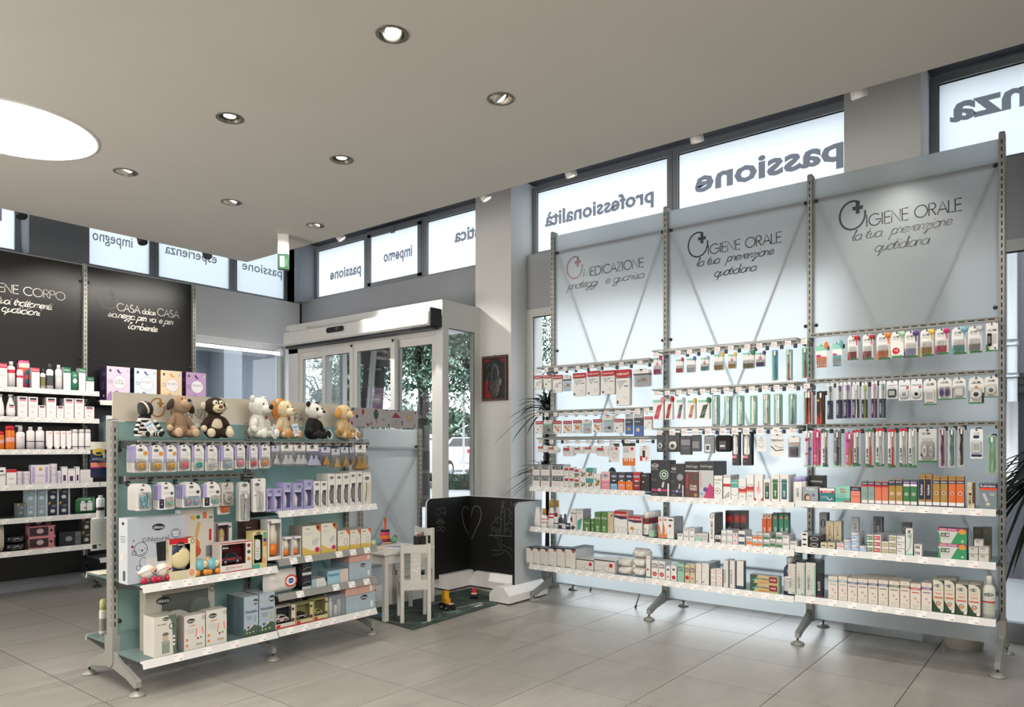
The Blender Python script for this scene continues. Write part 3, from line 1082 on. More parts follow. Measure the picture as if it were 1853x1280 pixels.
def car(u, d, rz, col, lab, rear=True):
    x, y, z = spot(u, d)
    t = empty('car', (x, y, z), rz)
    tag(t, lab, 'car', 'cars parked outside')
    M = mat(col, .25, .1, n=.0)
    b = MB()
    prof = [(-2.0, .35), (-2.05, .8), (-1.9, 1.02), (-1.35, 1.48), (.35, 1.5), (1.05, 1.0), (1.95, .85), (2.08, .55), (2.0, .3)]
    for yy, s in ((-.85, 1),):
        n = len(prof)
        ring = []
        for yv, k in ((-.86, .0), (-.80, 1.0), (.80, 1.0), (.86, 0.0)):
            for p in prof:
                zz = p[1]
                xx = p[0]
                if k == 0 and zz > 1.0:
                    zz, xx = 1.0, xx * .98
                ring.append((xx, yv if zz <= 1.02 else yv * .84, zz))
        fs = [tuple(range(n)), tuple(reversed(range(3 * n, 4 * n)))]
        for q in range(3):
            for i in range(n):
                j = (i + 1) % n
                fs.append((q * n + j, q * n + i, (q + 1) * n + i, (q + 1) * n + j))
        b.add(ring, fs, M)
    b.build('body', t)
    g = MB()
    G = mat((.05, .06, .07), .1)
    g.add([(-1.86, -.62, 1.06), (-1.86, .62, 1.06), (-1.42, .58, 1.44), (-1.42, -.58, 1.44)], [(0, 3, 2, 1)], G)
    g.add([(1.03, -.62, 1.03), (1.03, .62, 1.03), (.42, .58, 1.46), (.42, -.58, 1.46)], [(0, 1, 2, 3)], G)
    for s in (-1, 1):
        q = [(-1.3, s * .82, 1.04), (.85, s * .82, 1.04), (.3, s * .70, 1.44), (-1.15, s * .70, 1.44)]
        g.add(q, [(0, 1, 2, 3)] if s < 0 else [(3, 2, 1, 0)], G)
    g.build('windows', t)
    for sx_ in (-1.3, 1.3):
        for sy in (-.80, .80):
            w = MB()
            w.lathe([(.31, -.1), (.33, -.08), (.33, .08), (.31, .1)], mat('black', .8), n=18)
            w.lathe([(.0, .105), (.2, .104), (.21, .09)], mat('silver', .3, .6), n=12)
            w.lathe([(.0, -.105), (.2, -.104), (.21, -.09)], mat('silver', .3, .6), n=12)
            w.xform(Matrix.Rotation(pi / 2, 4, 'X'))
            w.build('wheel', t, (sx_, sy, .33))
    for sy in (-.68, .68):
        MB().box(-2.06, -1.94, sy - .16, sy + .16, .78, .95, mat('red', .3)).build('tail_light', t)
        MB().box(1.97, 2.06, sy - .16, sy + .16, .62, .76, mat('white', .2)).build('headlight', t)
    b = MB()
    b.box(-2.07, -2.05, -.26, .26, .5, .62, mat('white', .5))
    b.build('number_plate', t)
    return t


car(838, 46, 1.25, (.50, .51, .53), 'silver hatchback seen from behind through the narrow side pane')
car(868, 34, .2, (.85, .86, .88), 'white car partly cut off by the white column')
car(742, 25, .3, (.82, .83, .86), 'white car low behind the frosted panel edge')
# leaning road sign seen from behind
x, y, z = spot(650, 8.4)
t = empty('road_sign', (x, y, z), ANG - pi / 2)
tag(t, 'leaning grey road sign seen from behind through the third door leaf', 'road sign')
b = MB()
b.tube([(-.0, 0, -.05), (.10, 0, 1.6), (.185, 0, 2.60)], .036, mat('lgrey', .4, .3), 10)
b.tube([(.178, 0, 2.5), (.188, 0, 2.64)], .045, mat('lgrey', .4, .3), 10)
b.build('pole', t)
MS = mat((.26, .265, .28), .55, n=.05)
for q, nm in (([(.03, 1.75), (.135, 1.72), (.175, 2.30), (.065, 2.34)], 'sign_plate'), ([(.17, 1.70), (.28, 1.68), (.31, 2.22), (.20, 2.25)], 'sign_plate'), ([(-.04, 2.27), (.36, 2.22), (.36, 2.50), (-.05, 2.50)], 'sign_plate')):
    MB().prism([(p[0] - .02, p[1]) for p in q], .05, .06, MS if q[0][0] > 0 else mat((.34, .34, .36), .6)).build(nm, t)
b = MB()
for zz in (1.85, 2.2, 2.42):
    b.tube([(.10 + (zz - 1.6) * .085 - .06, .03, zz), (.10 + (zz - 1.6) * .085 + .10, .03, zz)], .014, mat('silver', .3, .6), 6)
b.build('clamp', t)
# facade seen through the lower left window, granite building on the right
b = MB()
M_FAC = mat((.50, .53, .57), .8, n=.03)
b.box(2.0, 7.6, 10.6, 10.8, -.1, 4.2, M_FAC)
for xx in (4.75, 5.9):
    b.box(xx, xx + .30, 10.2, 10.6, -.1, 3.1, mat((.62, .64, .67), .7, n=.02))
b.box(3.4, 7.6, 10.0, 10.6, 3.05, 3.3, M_FAC)
struct('exterior_facade', b)
b = MB()
GR = mat((.42, .42, .44), .6, n=.55, s=120)
b.box(9.0, 9.6, -9, 1.25, -.1, 1.05, GR)
b.box(9.0, 9.6, -9, 1.25, 1.85, 4.6, GR)
b.box(9.0, 9.6, .74, 1.25, 1.05, 1.85, GR)
b.box(9.0, 9.6, -9, .40, 1.05, 1.85, GR)
b.box(9.04, 9.6, .40, .74, 1.05, 1.85, M_DARK)
for zz in (1.86, 1.93, 2.0):
    b.box(8.97, 9.0, -9, 1.25, zz, zz + .045, mat((.2, .2, .21), .6))
struct('exterior_building', b)
pp = spot(1843, 7.3)
b = MB()
b.tube([(0, 0, 1.75), (0, 0, 4.2)], .045, mat('lgrey', .4), 10)
b.tube([(0, 0, 2.32), (0, 0, 2.38)], .056, mat('silver', .4, .5), 10)
b.tube([(0, 0, 1.75), (0, 0, .9)], .05, mat('white', .4), 10)
b.tube([(0, 0, 2.0), (0, 0, 2.04)], .06, mat('silver', .4, .5), 10)
o = b.build('drain_pipe', None, (8.9, .585, 0))
tag(o, 'pale vertical drain pipe on the grey granite building outside', 'pipe')
car(1925, 8.1, ANG + .1, (.85, .86, .88), 'white parked car just outside the far right window')

# ------------------------------------------------------------------ shelving units
def yzprism(m, pts, x0, x1, mt):
    n = len(pts)
    return m.add([(x0, p[0], p[1]) for p in pts] + [(x1, p[0], p[1]) for p in pts],
                 [tuple(reversed(range(n))), tuple(range(n, 2 * n))] + [((a + 1) % n, a, n + a, n + (a + 1) % n)[::-1] for a in range(n)], mt)


SLOTM = {}


def post(unit, x, H, z0=.12, steel=None, slotx=0.0):
    steel = steel or M_STEEL
    m = MB()
    m.bevbox(-.0165, .0165, -.035, .035, z0, H, steel, .003)
    m.box(-.013, .013, -.032, .032, H, H + .004, M_SLOT)
    n = int((H - z0 - .22) / .044)
    for k in range(n):
        z = z0 + .2 + k * .044
        m.add([(-.004 + slotx, -.0352, z), (.003 + slotx, -.0352, z), (.003 + slotx, -.0352, z + .026), (-.004 + slotx, -.0352, z + .026)], [(0, 1, 2, 3)], M_SLOT)
        m.add([(-.0167, -.022, z), (-.0167, -.027, z), (-.0167, -.027, z + .026), (-.0167, -.022, z + .026)], [(0, 1, 2, 3)], M_SLOT)
        m.add([(.0167, -.027, z), (.0167, -.022, z), (.0167, -.022, z + .026), (.0167, -.027, z + .026)], [(0, 1, 2, 3)], M_SLOT)
    return m.build('post', unit, (x, 0, 0))


def foot(unit, x, back=True, front=True, steel=None, reach=.295):
    steel = steel or M_STEEL
    m = MB()
    yzprism(m, [(-.05, .27), (.05, .27), (.045, .12), (.02, .10), (-.02, .10), (-.045, .12)], -.02, .02, steel)
    o = m.build('foot', unit, (x, 0, 0))
    for s in ((-1,) if front else ()) + ((1,) if back else ()):
        m = MB()
        yzprism(m, [(s * .03, .20), (s * .07, .165), (s * .20, .115), (s * reach, .085), (s * (reach + .015), .075), (s * (reach + .015), .045), (s * (reach - .01), .042), (s * .20, .07), (s * .02, .10)][::-s], -.014, .014, steel)
        m.tube([(0, s * reach, .05), (0, s * reach, .018)], .007, M_STEELD, 8)
        m.lathe([(.012, .026), (.040, .010), (.043, .0)][::-1], M_STEEL if steel is M_STEEL else M_STEELD, (0, s * reach, 0), 16)
        m.build('arm', o)
    return o


def shelf(unit, x0, x1, z, dep=.335, y0=-.04, tags=(), glass=True, lip=M_LIP, lipH=.036, tilt=.012, back=1, ends=True, tagcol=None):
    """shelf board with sloping price rail; tags: local x of the paper price tags"""
    m = MB()
    yb, yf = y0, y0 - dep
    G = mat((.55, .66, .66), .12, kind='clear', haze=.35, g=.5) if glass else mat((.40, .42, .43), .4, .3, n=.02)
    m.box(x0 + .004, x1 - .004, min(yb, yf) * 1, max(yb, yf), z - .010, z, G)
    s = m.build('shelf', unit)
    r = MB()
    yzprism(r, [(yf + .004, z + .003), (yf - .002, z + .003), (yf - tilt - .003, z - lipH), (yf - tilt + .003, z - lipH)], x0 + .003, x1 - .003, lip)
    r.box(x0 + .003, x1 - .003, yf, yf + .02, z - .012, z - .001, lip)
    r.build('price_rail', s)
    if ends:
        for xx in (x0 + .006, x1 - .010):
            yzprism(MB(), [(yb, z - .012), (yf + .012, z - .012), (yf + .012, z - .022), (yb, z - .055)], xx, xx + .004, M_STEELD).build('bracket', s)
    for tx, kind in tags:
        w = .052
        tm_ = TAGS.get(kind)
        if tm_ is None:
            g = MB()
            h = .041
            g.box(-w / 2, w / 2, -.0012, 0, -h, 0, M_TAG)
            g.rect(-w * .42, -w * .05, -.012, -.009, -.0016, M_STEEL)
            if kind == 'r':
                g.rect(w * .05, w * .40, -.033, -.028, -.0016, M_TAGR)
            else:
                g.rect(w * .1, w * .40, -.034, -.029, -.0016, mat('grey', .6))
            tm_ = TAGS[kind] = g.mesh('price_tag')
        o = bpy.data.objects.new('price_tag', tm_)
        o.location = (tx, yf - .0035, z + .002)
        o.rotation_euler = (-math.atan2(tilt, lipH), 0, 0)
        o.parent = s
        COL.objects.link(o)
    return s


TAGS = {}


def rail(unit, x0, x1, z, y=-.10, front=None):
    m = MB()
    m.box(x0, x1, y - .008, y + .008, z - .014, z + .014, M_STEEL)
    m.box(x0, x1, y - .012, y - .008, z + .010, z + .014, M_STEEL)
    n = int((x1 - x0) / .05)
    for k in range(n):
        xx = x0 + .02 + k * .05
        m.rect(xx, xx + .034, z - .002, z + .004, y - .0085, M_SLOT)
    for xx in (x0 + .01, x1 - .016):
        m.box(xx, xx + .006, y, -.03, z - .03, z + .012, M_STEELD)
    if front is not None:
        m.box(x0, x1, front - .003, front + .003, z - .006, z + .004, M_STEEL)
        for xx in (x0 + .002, x1 - .008):
            m.box(xx, xx + .006, front, y, z - .008, z + .004, M_STEEL)
    return m.build('hook_rail', unit)


HOOKM = {}


def hook(unit, x, z, y0=-.10, y1=-.26, ztop=None, tagp=True):
    key = (round(y0, 3), round(y1, 3), ztop is None, tagp)
    if key not in HOOKM:
        m = MB()
        m.box(-.012, .012, y0 - .014, y0 - .009, -.012, .016, M_STEELD)
        m.tube([(0, y0 - .012, 0), (0, y1 + .01, 0), (0, y1, .012)], .0026, M_STEEL, 5)
        if tagp:
            m.tube([(0, y0 - .012, .024), (0, y1 - .005, .024)], .0016, M_STEEL, 4)
            m.box(-.024, .024, y1 - .009, y1 - .007, -.018, .026, M_CLEAR)
            m.box(-.020, .020, y1 - .0068, y1 - .0062, -.014, .020, M_TAG)
            m.box(-.020, .020, y1 - .0098, y1 - .0092, -.014, .018, M_TAG)
            m.rect(-.016, .004, .006, .009, y1 - .010, M_TAGR)
            m.rect(-.016, .012, -.004, -.001, y1 - .010, M_TAGR)
        HOOKM[key] = m.mesh('peg_hook')
    o = bpy.data.objects.new('peg_hook', HOOKM[key])
    o.location = (x, 0, z)
    o.parent = unit
    COL.objects.link(o)
    return o


def panel(unit, x0, x1, z0, z1, mt, y=.0, th=.008, name='glass_panel', standoff=True):
    o = MB().pane(x0 + .018, x1 - .018, y, y + th, z0, z1, mt, M_PANE if name == 'glass_panel' else mt).build(name, unit)
    if standoff:
        for xx in (x0 + .035, x1 - .035):
            for zz in (z0 + .17, z1 - .155) + ((2.13,) if z1 > 2.8 else ()):
                g = MB().lathe([(.0, .014), (.011, .012), (.013, 0)][::-1], M_STEELD, n=10)
                for i in range(len(g.v)):
                    p = g.v[i]
                    g.v[i] = (p[0], -p[2], p[1])
                g.build('standoff_knob', o, (xx, y, zz))
    return o


def brace(unit, x0, x1, z0, z1, y=.018):
    m = MB()
    m.tube([(x0 + .02, y, z1), (x1 - .02, y, z1)], .014, M_STEELD, 8)
    m.tube([(x0 + .02, y, z0), (x1 - .02, y, z0)], .011, M_STEELD, 8)
    m.tube([(x0 + .03, y, z0 + .02), (x1 - .03, y, z1 - .02)], .008, M_STEELD, 6)
    m.tube([(x0 + .03, y + .012, z1 - .02), (x1 - .03, y + .012, z0 + .02)], .008, M_STEELD, 6)
    return m.build('brace', unit)


def logo(m, cx, cz, r, mt, y=-.001, w=.10, sq=1.0):
    """open ring with a plus sign at its upper right"""
    m.ribbon(arc(cx, cz, r * sq, r, 100, 372, 30), r * w, y, mt)
    a, c = r * .34, r * .13
    px_, pz = cx + r * .42 * sq, cz + r * .46
    m.rect(px_ - a, px_ + a, pz - c, pz + c, y, mt)
    m.rect(px_ - c, px_ + c, pz - a * 1.2, pz + a * 1.4, y - .0002, mt)
    m.ribbon(arc(cx, cz, r * sq, r, 60, 100, 6), r * w, y, mt)


M_FROST = mat((.95, .975, .985), .85, kind='frost', tl=.84, df=.14)
M_FROST2 = mat((.64, .81, .80), .5, kind='frost', tl=.40, df=.45)
M_INK = mat('black', .5, n=0)
M_LOGO = mat((.30, .31, .33), .3, .6, n=0)
M_LOGOP = mat((.62, .50, .52), .3, .5, n=0)
M_INKG = mat((.42, .43, .44), .35, .3, n=0)

# ---- the tall unit by the windows, local x = 3.64 - Y, local y = X - 5.2
RP = [0.0, 1.073, 2.155, 3.25]
RU = empty('shelving_unit', (5.2, 3.64, 0), -pi / 2)
tag(RU, 'tall three-bay shelving unit of frosted glass panels standing along the window wall', 'shelving unit')
for x in RP:
    post(RU, x, 3.16)
    foot(RU, x)
PN = []
for k in range(3):
    PN.append(panel(RU, RP[k], RP[k + 1], .118, 3.135, M_FROST))
    brace(RU, RP[k], RP[k + 1], .42, 2.99)


def on_right(u, v):
    p = onX(u, v, 5.2)
    return 3.64 - p.y, p.z


def sign_line(m, conv, u0, v0, u1, v1, txt, cap, mt, slant=0.0, w=.09, y=-.0015):
    a, c = conv(u0, v0), conv(u1, v1)
    ls, tot = stroke_lines(txt, slant)
    wid = abs(c[0] - a[0])
    sx = wid / (tot * cap)
    for l in ls:
        m.ribbon([(p[0] * sx, p[1]) for p in l], w * cap, y, mt, min(a[0], c[0]), (a[1] + c[1]) / 2, cap)


def caph(conv, u, v0, v1):
    return abs(conv(u, v0)[1] - conv(u, v1)[1])


for pk, spec in ((0, ('MEDICAZIONE', 1056, 501, 1166, 483.5, 15.5, (1040, 484.6), 19.5, 'proteggi  e guarisci', 1027, 527, 1166, 500)),
                 (1, ('IGIENE ORALE', 1281.5, 461, 1416, 438, 17.5, (1263, 443), 22, 'la tua  prevenzione', 1260, 484, 1398, 459.5)),
                 (2, ('IGIENE ORALE', 1568, 410, 1743, 381, 21, (1542.5, 390), 25.5, 'la tua  prevenzione', 1541, 435, 1720, 409))):
    m = MB()
    t1, u0, v0, u1, v1, ch, lc, lr, t2, a0, b0, a1, b1 = spec
    sign_line(m, on_right, u0, v0, u1, v1, t1, caph(on_right, u0, v0, v0 - ch), M_INK, w=.095)
    sign_line(m, on_right, a0, b0, a1, b1, t2, caph(on_right, a0, b0, b0 - ch * .92), M_INKG if pk != 1 else M_LOGO, .32, .10)
    if pk:
        u_, v_, u2, v2 = ((1292, 502, 1367, 489), (1582, 456, 1679, 441.5))[pk - 1]
        sign_line(m, on_right, u_, v_, u2, v2, 'quotidiana', caph(on_right, u_, v_, v_ - ch * .92), M_INKG if pk != 1 else M_LOGO, .32, .10)
    c0 = on_right(*lc)
    logo(m, c0[0], c0[1], caph(on_right, lc[0], lc[1] - lr, lc[1]), M_LOGOP if pk == 0 else M_LOGO, w=.13, y=-.0015, sq=.84)
    m.build('panel_lettering', PN[pk])

R_ = random.Random(3)


def tagrow(x0, x1, n, gaps=()):
    return [(x0 + (x1 - x0) * (k + .5) / n + R_.uniform(-.01, .01), 'r' if R_.random() < .25 else 'n') for k in range(n) if k not in gaps]


RZ = {(0, 1): .965, (0, 2): .628, (0, 3): .317, (1, 1): .932, (1, 2): .621, (1, 3): .322, (2, 1): .945, (2, 2): .648, (2, 3): .332}
for bay in range(3):
    a, c = RP[bay], RP[bay + 1]
    for r in (1, 2, 3):
        dep = .31 if r < 3 else .32
        shelf(RU, a + .0, c - .0, RZ[(bay, r)], dep=dep, tags=tagrow(a + .04, c - .04, (11, 12, 10)[r - 1] if bay < 2 else 8))
FRONT = {0: [(1.963, 0), (1.594, 0), (1.368, 0)], 1: [(2.016, 0), (1.725, 0), (1.432, 0)], 2: [(2.045, 0), (1.737, 0), (1.435, 0)]}
for bay in range(3):
    for z, _ in FRONT[bay]:
        rail(RU, RP[bay] + .012, RP[bay + 1] - .012, z, y=-.10, front=(-.272 if bay < 2 else None))

# ---- the low toy and baby unit, local x = X - 1.757, local y = Y - 4.17
CP = [0.0, .803, 1.583]
CU = empty('shelving_unit', (1.757, 4.17, 0), 0)
tag(CU, 'low double-sided shelving unit with baby goods and plush toys on its top', 'shelving unit')
for x in CP:
    post(CU, x, 1.443)
    foot(CU, x)
CPN = [panel(CU, CP[k], CP[k + 1], .17, 1.435, M_FROST2) for k in range(2)]
for k in range(2):
    brace(CU, CP[k], CP[k + 1], .27, 1.30)


def on_c(u, v):
    p = onY(u, v, 4.17)
    return p.x - 1.757, p.z


a = on_c(202, 712.5)
c = on_c(621.7, 730.6)
bd = MB().box(a[0], c[0], -.012, -.004, 1.437, (a[1] + c[1]) / 2, mat((.80, .77, .71), .5, n=.01)).build('sign_board', CU)
m = MB()
cp_ = caph(on_c, 350, 742, 758.5)
x0 = on_c(333, 750)[0]
x1 = on_c(367, 750)[0]
sc_w = (x1 - x0)
ls, tot = stroke_lines('ANZ')
unit_ = sc_w / (tot - .1)
lp, tp = stroke_lines('INF')
for l in lp + [[(p[0] + tp, p[1]) for p in q] for q in stroke_lines('ANZIA')[0]]:
    m.ribbon([(p[0] * unit_ / cp_, p[1]) for p in l], .075 * cp_, -.0128, M_INK, x0 - tp * unit_, on_c(333, 757)[1], cp_)
xf = on_c(531.5, 768)[0]
for l in stroke_lines('FA')[0]:
    m.ribbon([(p[0] * unit_ / cp_, p[1]) for p in l], .075 * cp_, -.0128, M_INK, xf, on_c(531.5, 764)[1], cp_)
lc = on_c(283, 738)
logo(m, lc[0], lc[1], .052, mat((.70, .50, .25), .4, .3, n=0), y=-.0128, w=.16, sq=.8)
m.build('sign_lettering', bd)
shelf(CU, CP[0], CP[1], .577, dep=.30, tags=tagrow(.08, .78, 7), tilt=.016)
shelf(CU, CP[0], CP[1], .183, dep=.30, tags=tagrow(.1, .78, 4), tilt=.016)
shelf(CU, CP[1], CP[2], .905, dep=.30, tags=tagrow(.84, 1.56, 8), tilt=.016)
shelf(CU, CP[1], CP[2], .612, dep=.30, tags=tagrow(.85, 1.55, 6, (2,)), tilt=.016, lip=M_STEEL)
shelf(CU, CP[1], CP[2], .400, dep=.30, tags=tagrow(.9, 1.55, 5, (1,)), tilt=.016, lip=M_STEEL)
shelf(CU, CP[1], CP[2], .187, dep=.30, tags=tagrow(.84, 1.56, 7, (4,)), tilt=.016)
for k in range(2):
    # glass top shelf for the plush toys
    MB().box(CP[k] + .02, CP[k + 1] - .02, -.29, -.03, 1.338, 1.346, mat((.5, .62, .6), .12, kind='clear', haze=.25)).build('top_shelf', CU)
    rail(CU, CP[k] + .012, CP[k + 1] - .012, 1.318, y=-.275)
rail(CU, CP[0] + .012, CP[1] - .012, 1.125, y=-.12)
# rear side shelves
for z in (.575, .215):
    for k in range(2):
        m = MB()
        m.box(CP[k] + .004, CP[k + 1] - .004, .04, .34, z - .01, z, mat((.55, .66, .66), .12, kind='clear', haze=.35, g=.5))
        s = m.build('shelf', CU)
        r = MB()
        yzprism(r, [(.338, z + .003), (.345, z + .003), (.358, z - .034), (.352, z - .034)][::-1], CP[k] + .003, CP[k + 1] - .003, M_LIP)
        r.build('price_rail', s)
        for xx in (CP[k] + .006, CP[k + 1] - .010):
            yzprism(MB(), [(.04, z - .012), (.33, z - .012), (.33, z - .022), (.04, z - .055)][::-1], xx, xx + .004, M_STEELD).build('bracket', s)
m = MB()
m.box(CP[0] + .0, CP[1], .10, .115, 1.235, 1.26, M_STEEL)
m.box(CP[0] - .012, CP[0] + .0, .03, .26, 1.215, 1.225, M_STEELD)
m.build('hook_rail', CU)

# ---- the frosted screen unit behind the play table
SU = empty('shelving_unit', (3.25, 4.79, 0), 0)
tag(SU, 'low frosted glass shelving unit behind the play table, topped by a drawings sign', 'shelving unit')
for x in (0.0, .74, 1.43):
    post(SU, x, 1.46)
    foot(SU, x, steel=M_STEELD, reach=.155)
for a_, c_ in ((0, .74), (.74, 1.43)):
    panel(SU, a_, c_, .10, 1.452, M_FROST)
    brace(SU, a_, c_, .27, 1.28)
p0 = onY(610, 742, 4.79)
p1 = onY(754.5, 745, 4.79)
zt, zb = (onY(620, 738, 4.79).z + onY(754, 743, 4.79).z) / 2, 1.462
sx0, sx1 = p0.x - 3.25, p1.x - 3.25
sb = MB().box(sx0, sx1, -.010, -.002, zb, zt, mat((.66, .63, .62), .5, n=.01)).build('sign_board', SU)
m = MB()
Yd = -.0108
BL, RD, YL = M_INK, mat('dred', .6, n=0), mat('olive', .6, n=0)


def KX(t):
    return sx0 + (sx1 - sx0) * t


hh = zt - zb


def KZ(t):
    return zb + hh * t


def sk(pts, w=.0022, c=BL):
    m.ribbon([(KX(p[0]), KZ(p[1])) for p in pts], w, Yd, c)


def blob(t, v, a, c, col):
    m.disc(KX(t), KZ(v), a * hh, c * hh, Yd, col, 10)


blob(.45, .70, .17, .28, mat('dgreen', .6, n=.5, s=200))
sk([(.45, .45), (.46, .2)], .006)
blob(.29, .8, .08, .16, RD)
blob(.22, .55, .08, .1, BL)
blob(.17, .92, .08, .07, mat('dgrey', .6))
blob(.16, .2, .06, .09, RD)
blob(.35, .14, .10, .07, mat('dgrey', .6, n=.3))
blob(.39, .22, .04, .11, RD)
blob(.54, .42, .10, .10, mat('grey', .6, n=.5, s=300))
blob(.61, .14, .06, .08, mat('dgreen', .6))
sk([(.66, .04), (.665, .55), (.755, .55), (.75, .04), (.66, .04)])
m.flat([(KX(.65), KZ(.56)), (KX(.77), KZ(.56)), (KX(.70), KZ(.86))], Yd, RD)
sk([(.68, .2), (.68, .42), (.735, .42), (.735, .2), (.68, .2)])
sk([(.68, .31), (.735, .31)])
sk([(.707, .2), (.707, .42)])
sk([(.755 + .03 + .022 * cos(q), .70 + .16 * sin(q)) for q in [i * pi / 6 for i in range(13)]])
blob(.785, .28, .05, .16, mat('dgrey', .6))
sk([(.76, .38), (.82, .36)])
blob(.885, .62, .10, .19, mat('mustard', .6, n=0))
sk([(.885 + .036 * cos(q), .62 + .20 * sin(q)) for q in [i * pi / 8 for i in range(17)]], .0018)
for i in range(12):
    q = i * pi / 6
    sk([(.885 + .045 * cos(q), .62 + .25 * sin(q)), (.885 + .065 * cos(q), .62 + .36 * sin(q))], .0018)
blob(.965, .88, .06, .09, RD)
blob(.955, .14, .04, .1, RD)
for t_ in (.58, .74):
    blob(t_, .95, .06, .05, BL)
_sd = m.build('sign_drawings', sb)
_sd['kind'] = 'stuff'

# ---- the black unit on the left, local x = X - 2.885, local y = Y - 7.45
M_BLK = mat((.060, .056, .052), .36, n=.35, s=3.0, stretch=(.12, 1.0, 26.0), bump=.15, bd=.0008)
_b = M_BLK.node_tree.nodes['Principled BSDF']
_b.inputs['Anisotropic'].default_value = .85
_t = M_BLK.node_tree.nodes.new('ShaderNodeTangent')
_t.direction_type = 'RADIAL'
_t.axis = 'Z'
M_BLK.node_tree.links.new(_t.outputs[0], _b.inputs['Tangent'])
DU = empty('shelving_unit', (2.885, 7.45, 0), 0)
tag(DU, 'tall black-backed shelving unit with body care and household goods', 'shelving unit')
DP = [-2.13, -1.065, 0.0, 1.068]
for x in DP:
    post(DU, x, 3.03, z0=.06)
    foot(DU, x, back=False, steel=M_STEELD)
DPN = []
for k in range(3):
    DPN.append(panel(DU, DP[k], DP[k + 1], .115, 3.015, M_BLK, name='back_panel'))


def on_d(u, v):
    p = onY(u, v, 7.45)
    return p.x - 2.885, p.z


M_SGN = mat((.80, .79, .76), .5, n=0)
m = MB()
ch = caph(on_d, 100, 535, 549.5)
sign_line(m, on_d, -32, 519, 119.5, 548.5, 'IGIENE CORPO', ch, M_SGN, w=.085)
sign_line(m, on_d, -16, 546, 93, 562, 'i tuoi trattamenti', ch * .95, M_SGN, .32, .11)
sign_line(m, on_d, 2, 562, 71, 573, 'quotidiani', ch * .95, M_SGN, .32, .11)
m.build('panel_lettering', DPN[1])
m = MB()
for t_, u0, v0, u1, v1, f in (('CASA', 212, 562, 254, 568, 1), ('dolce', 257.5, 568, 281.5, 571, .8), ('CASA', 285, 571.5, 324.5, 576.5, 1)):
    sign_line(m, on_d, u0, v0, u1, v1, t_, ch * f, M_SGN, w=.085 if f == 1 else .12)
sign_line(m, on_d, 194.5, 573, 312, 588, 'sicurezza per voi e per', ch * .95, M_SGN, .32, .11)
sign_line(m, on_d, 231, 595, 283, 601, "l'ambiente", ch * .95, M_SGN, .32, .11)
c0 = on_d(196.5, 542.5)
logo(m, c0[0], c0[1], .088, mat((.30, .29, .28), .5, n=0), w=.10, sq=.92)
m.build('panel_lettering', DPN[2])
DZ = [1.80, 1.55, 1.271, .969, .688, .41]
for z in DZ:
    shelf(DU, DP[1], DP[2] + .0, z, dep=.30, tags=tagrow(DP[1] + .25, DP[2] - .03, 9 if z > 1.2 else 5), glass=False, tilt=.014 if z < 1.2 else .004, lipH=.042)
    shelf(DU, DP[0], DP[1], z, dep=.30, tags=(), glass=False, lipH=.042)
ZD2 = onY(193, 725.5, 7.13).z
for z in (ZD2, 1.275, .969, .62, .27):
    shelf(DU, DP[2], DP[3], z, dep=.30, tags=tagrow(.1, .9, 4), glass=False, tilt=.006, lipH=.042)
# ------------------------------------------------------------------ goods: printed packs
def C_(c,r=.42):
 return mat(c,r,n=0)
def decals(m,w,h,decs,y=-.0007,cx=0.0,z0=0.0):
 x_=lambda t:cx-w/2+w*t
 z_=lambda t:z0+h*t
 yy=y
 for d in decs:
  k=d[0]
  yy-=.00012
  if k=='r':
   m.rect(x_(d[1]),x_(d[2]),z_(d[3]),z_(d[4]),yy,C_(d[5]))
  elif k=='t':
   rot=d[6]if len(d)>6 else 0
   mw=(w if not rot else h)*(d[7]if len(d)>7 else .86)
   m.text(d[1],x_(d[2]),z_(d[3]),(h if not rot else w)*d[4],C_(d[5]),yy,maxw=mw,rot=radians(rot),bold=.012)
  elif k=='c':
   m.disc(x_(d[1]),z_(d[2]),d[3]*w,d[3]*w*(d[5]if len(d)>5 else 1),yy,C_(d[4]),14)
  elif k=='o':
   m.ribbon(arc(x_(d[1]),z_(d[2]),d[3]*w,d[3]*w*(d[6]if len(d)>6 else 1),0,360,18),d[5]*w,yy,C_(d[4]))
  elif k=='l':
   n=d[4]
   for i in range(n):
    ln=d[3]*(1-.22*((i*7)%3)/2)
    m.rect(x_(d[1]-ln/2),x_(d[1]+ln/2),z_(d[2])-i*h*d[6]-h*.008,z_(d[2])-i*h*d[6]+h*.008,yy,C_(d[5]))
  elif k=='p':
   m.flat([(x_(q[0]),z_(q[1]))for q in d[1]],yy,C_(d[2]))
  elif k=='s':
   m.ribbon([(x_(q[0]),z_(q[1]))for q in d[1]],d[3]*w,yy,C_(d[2]))
 return m
def LN(x,z,w,n,c='grey',st=.05):
 return('l',x,z,w,n,c,st)
def chicco(xc,zc,ww,hh=None):
 """black oval brand badge with white lettering"""
 return[('c',xc,zc,ww/2,'black',hh or .5),('t','chicco',xc,zc,.0,'white')]
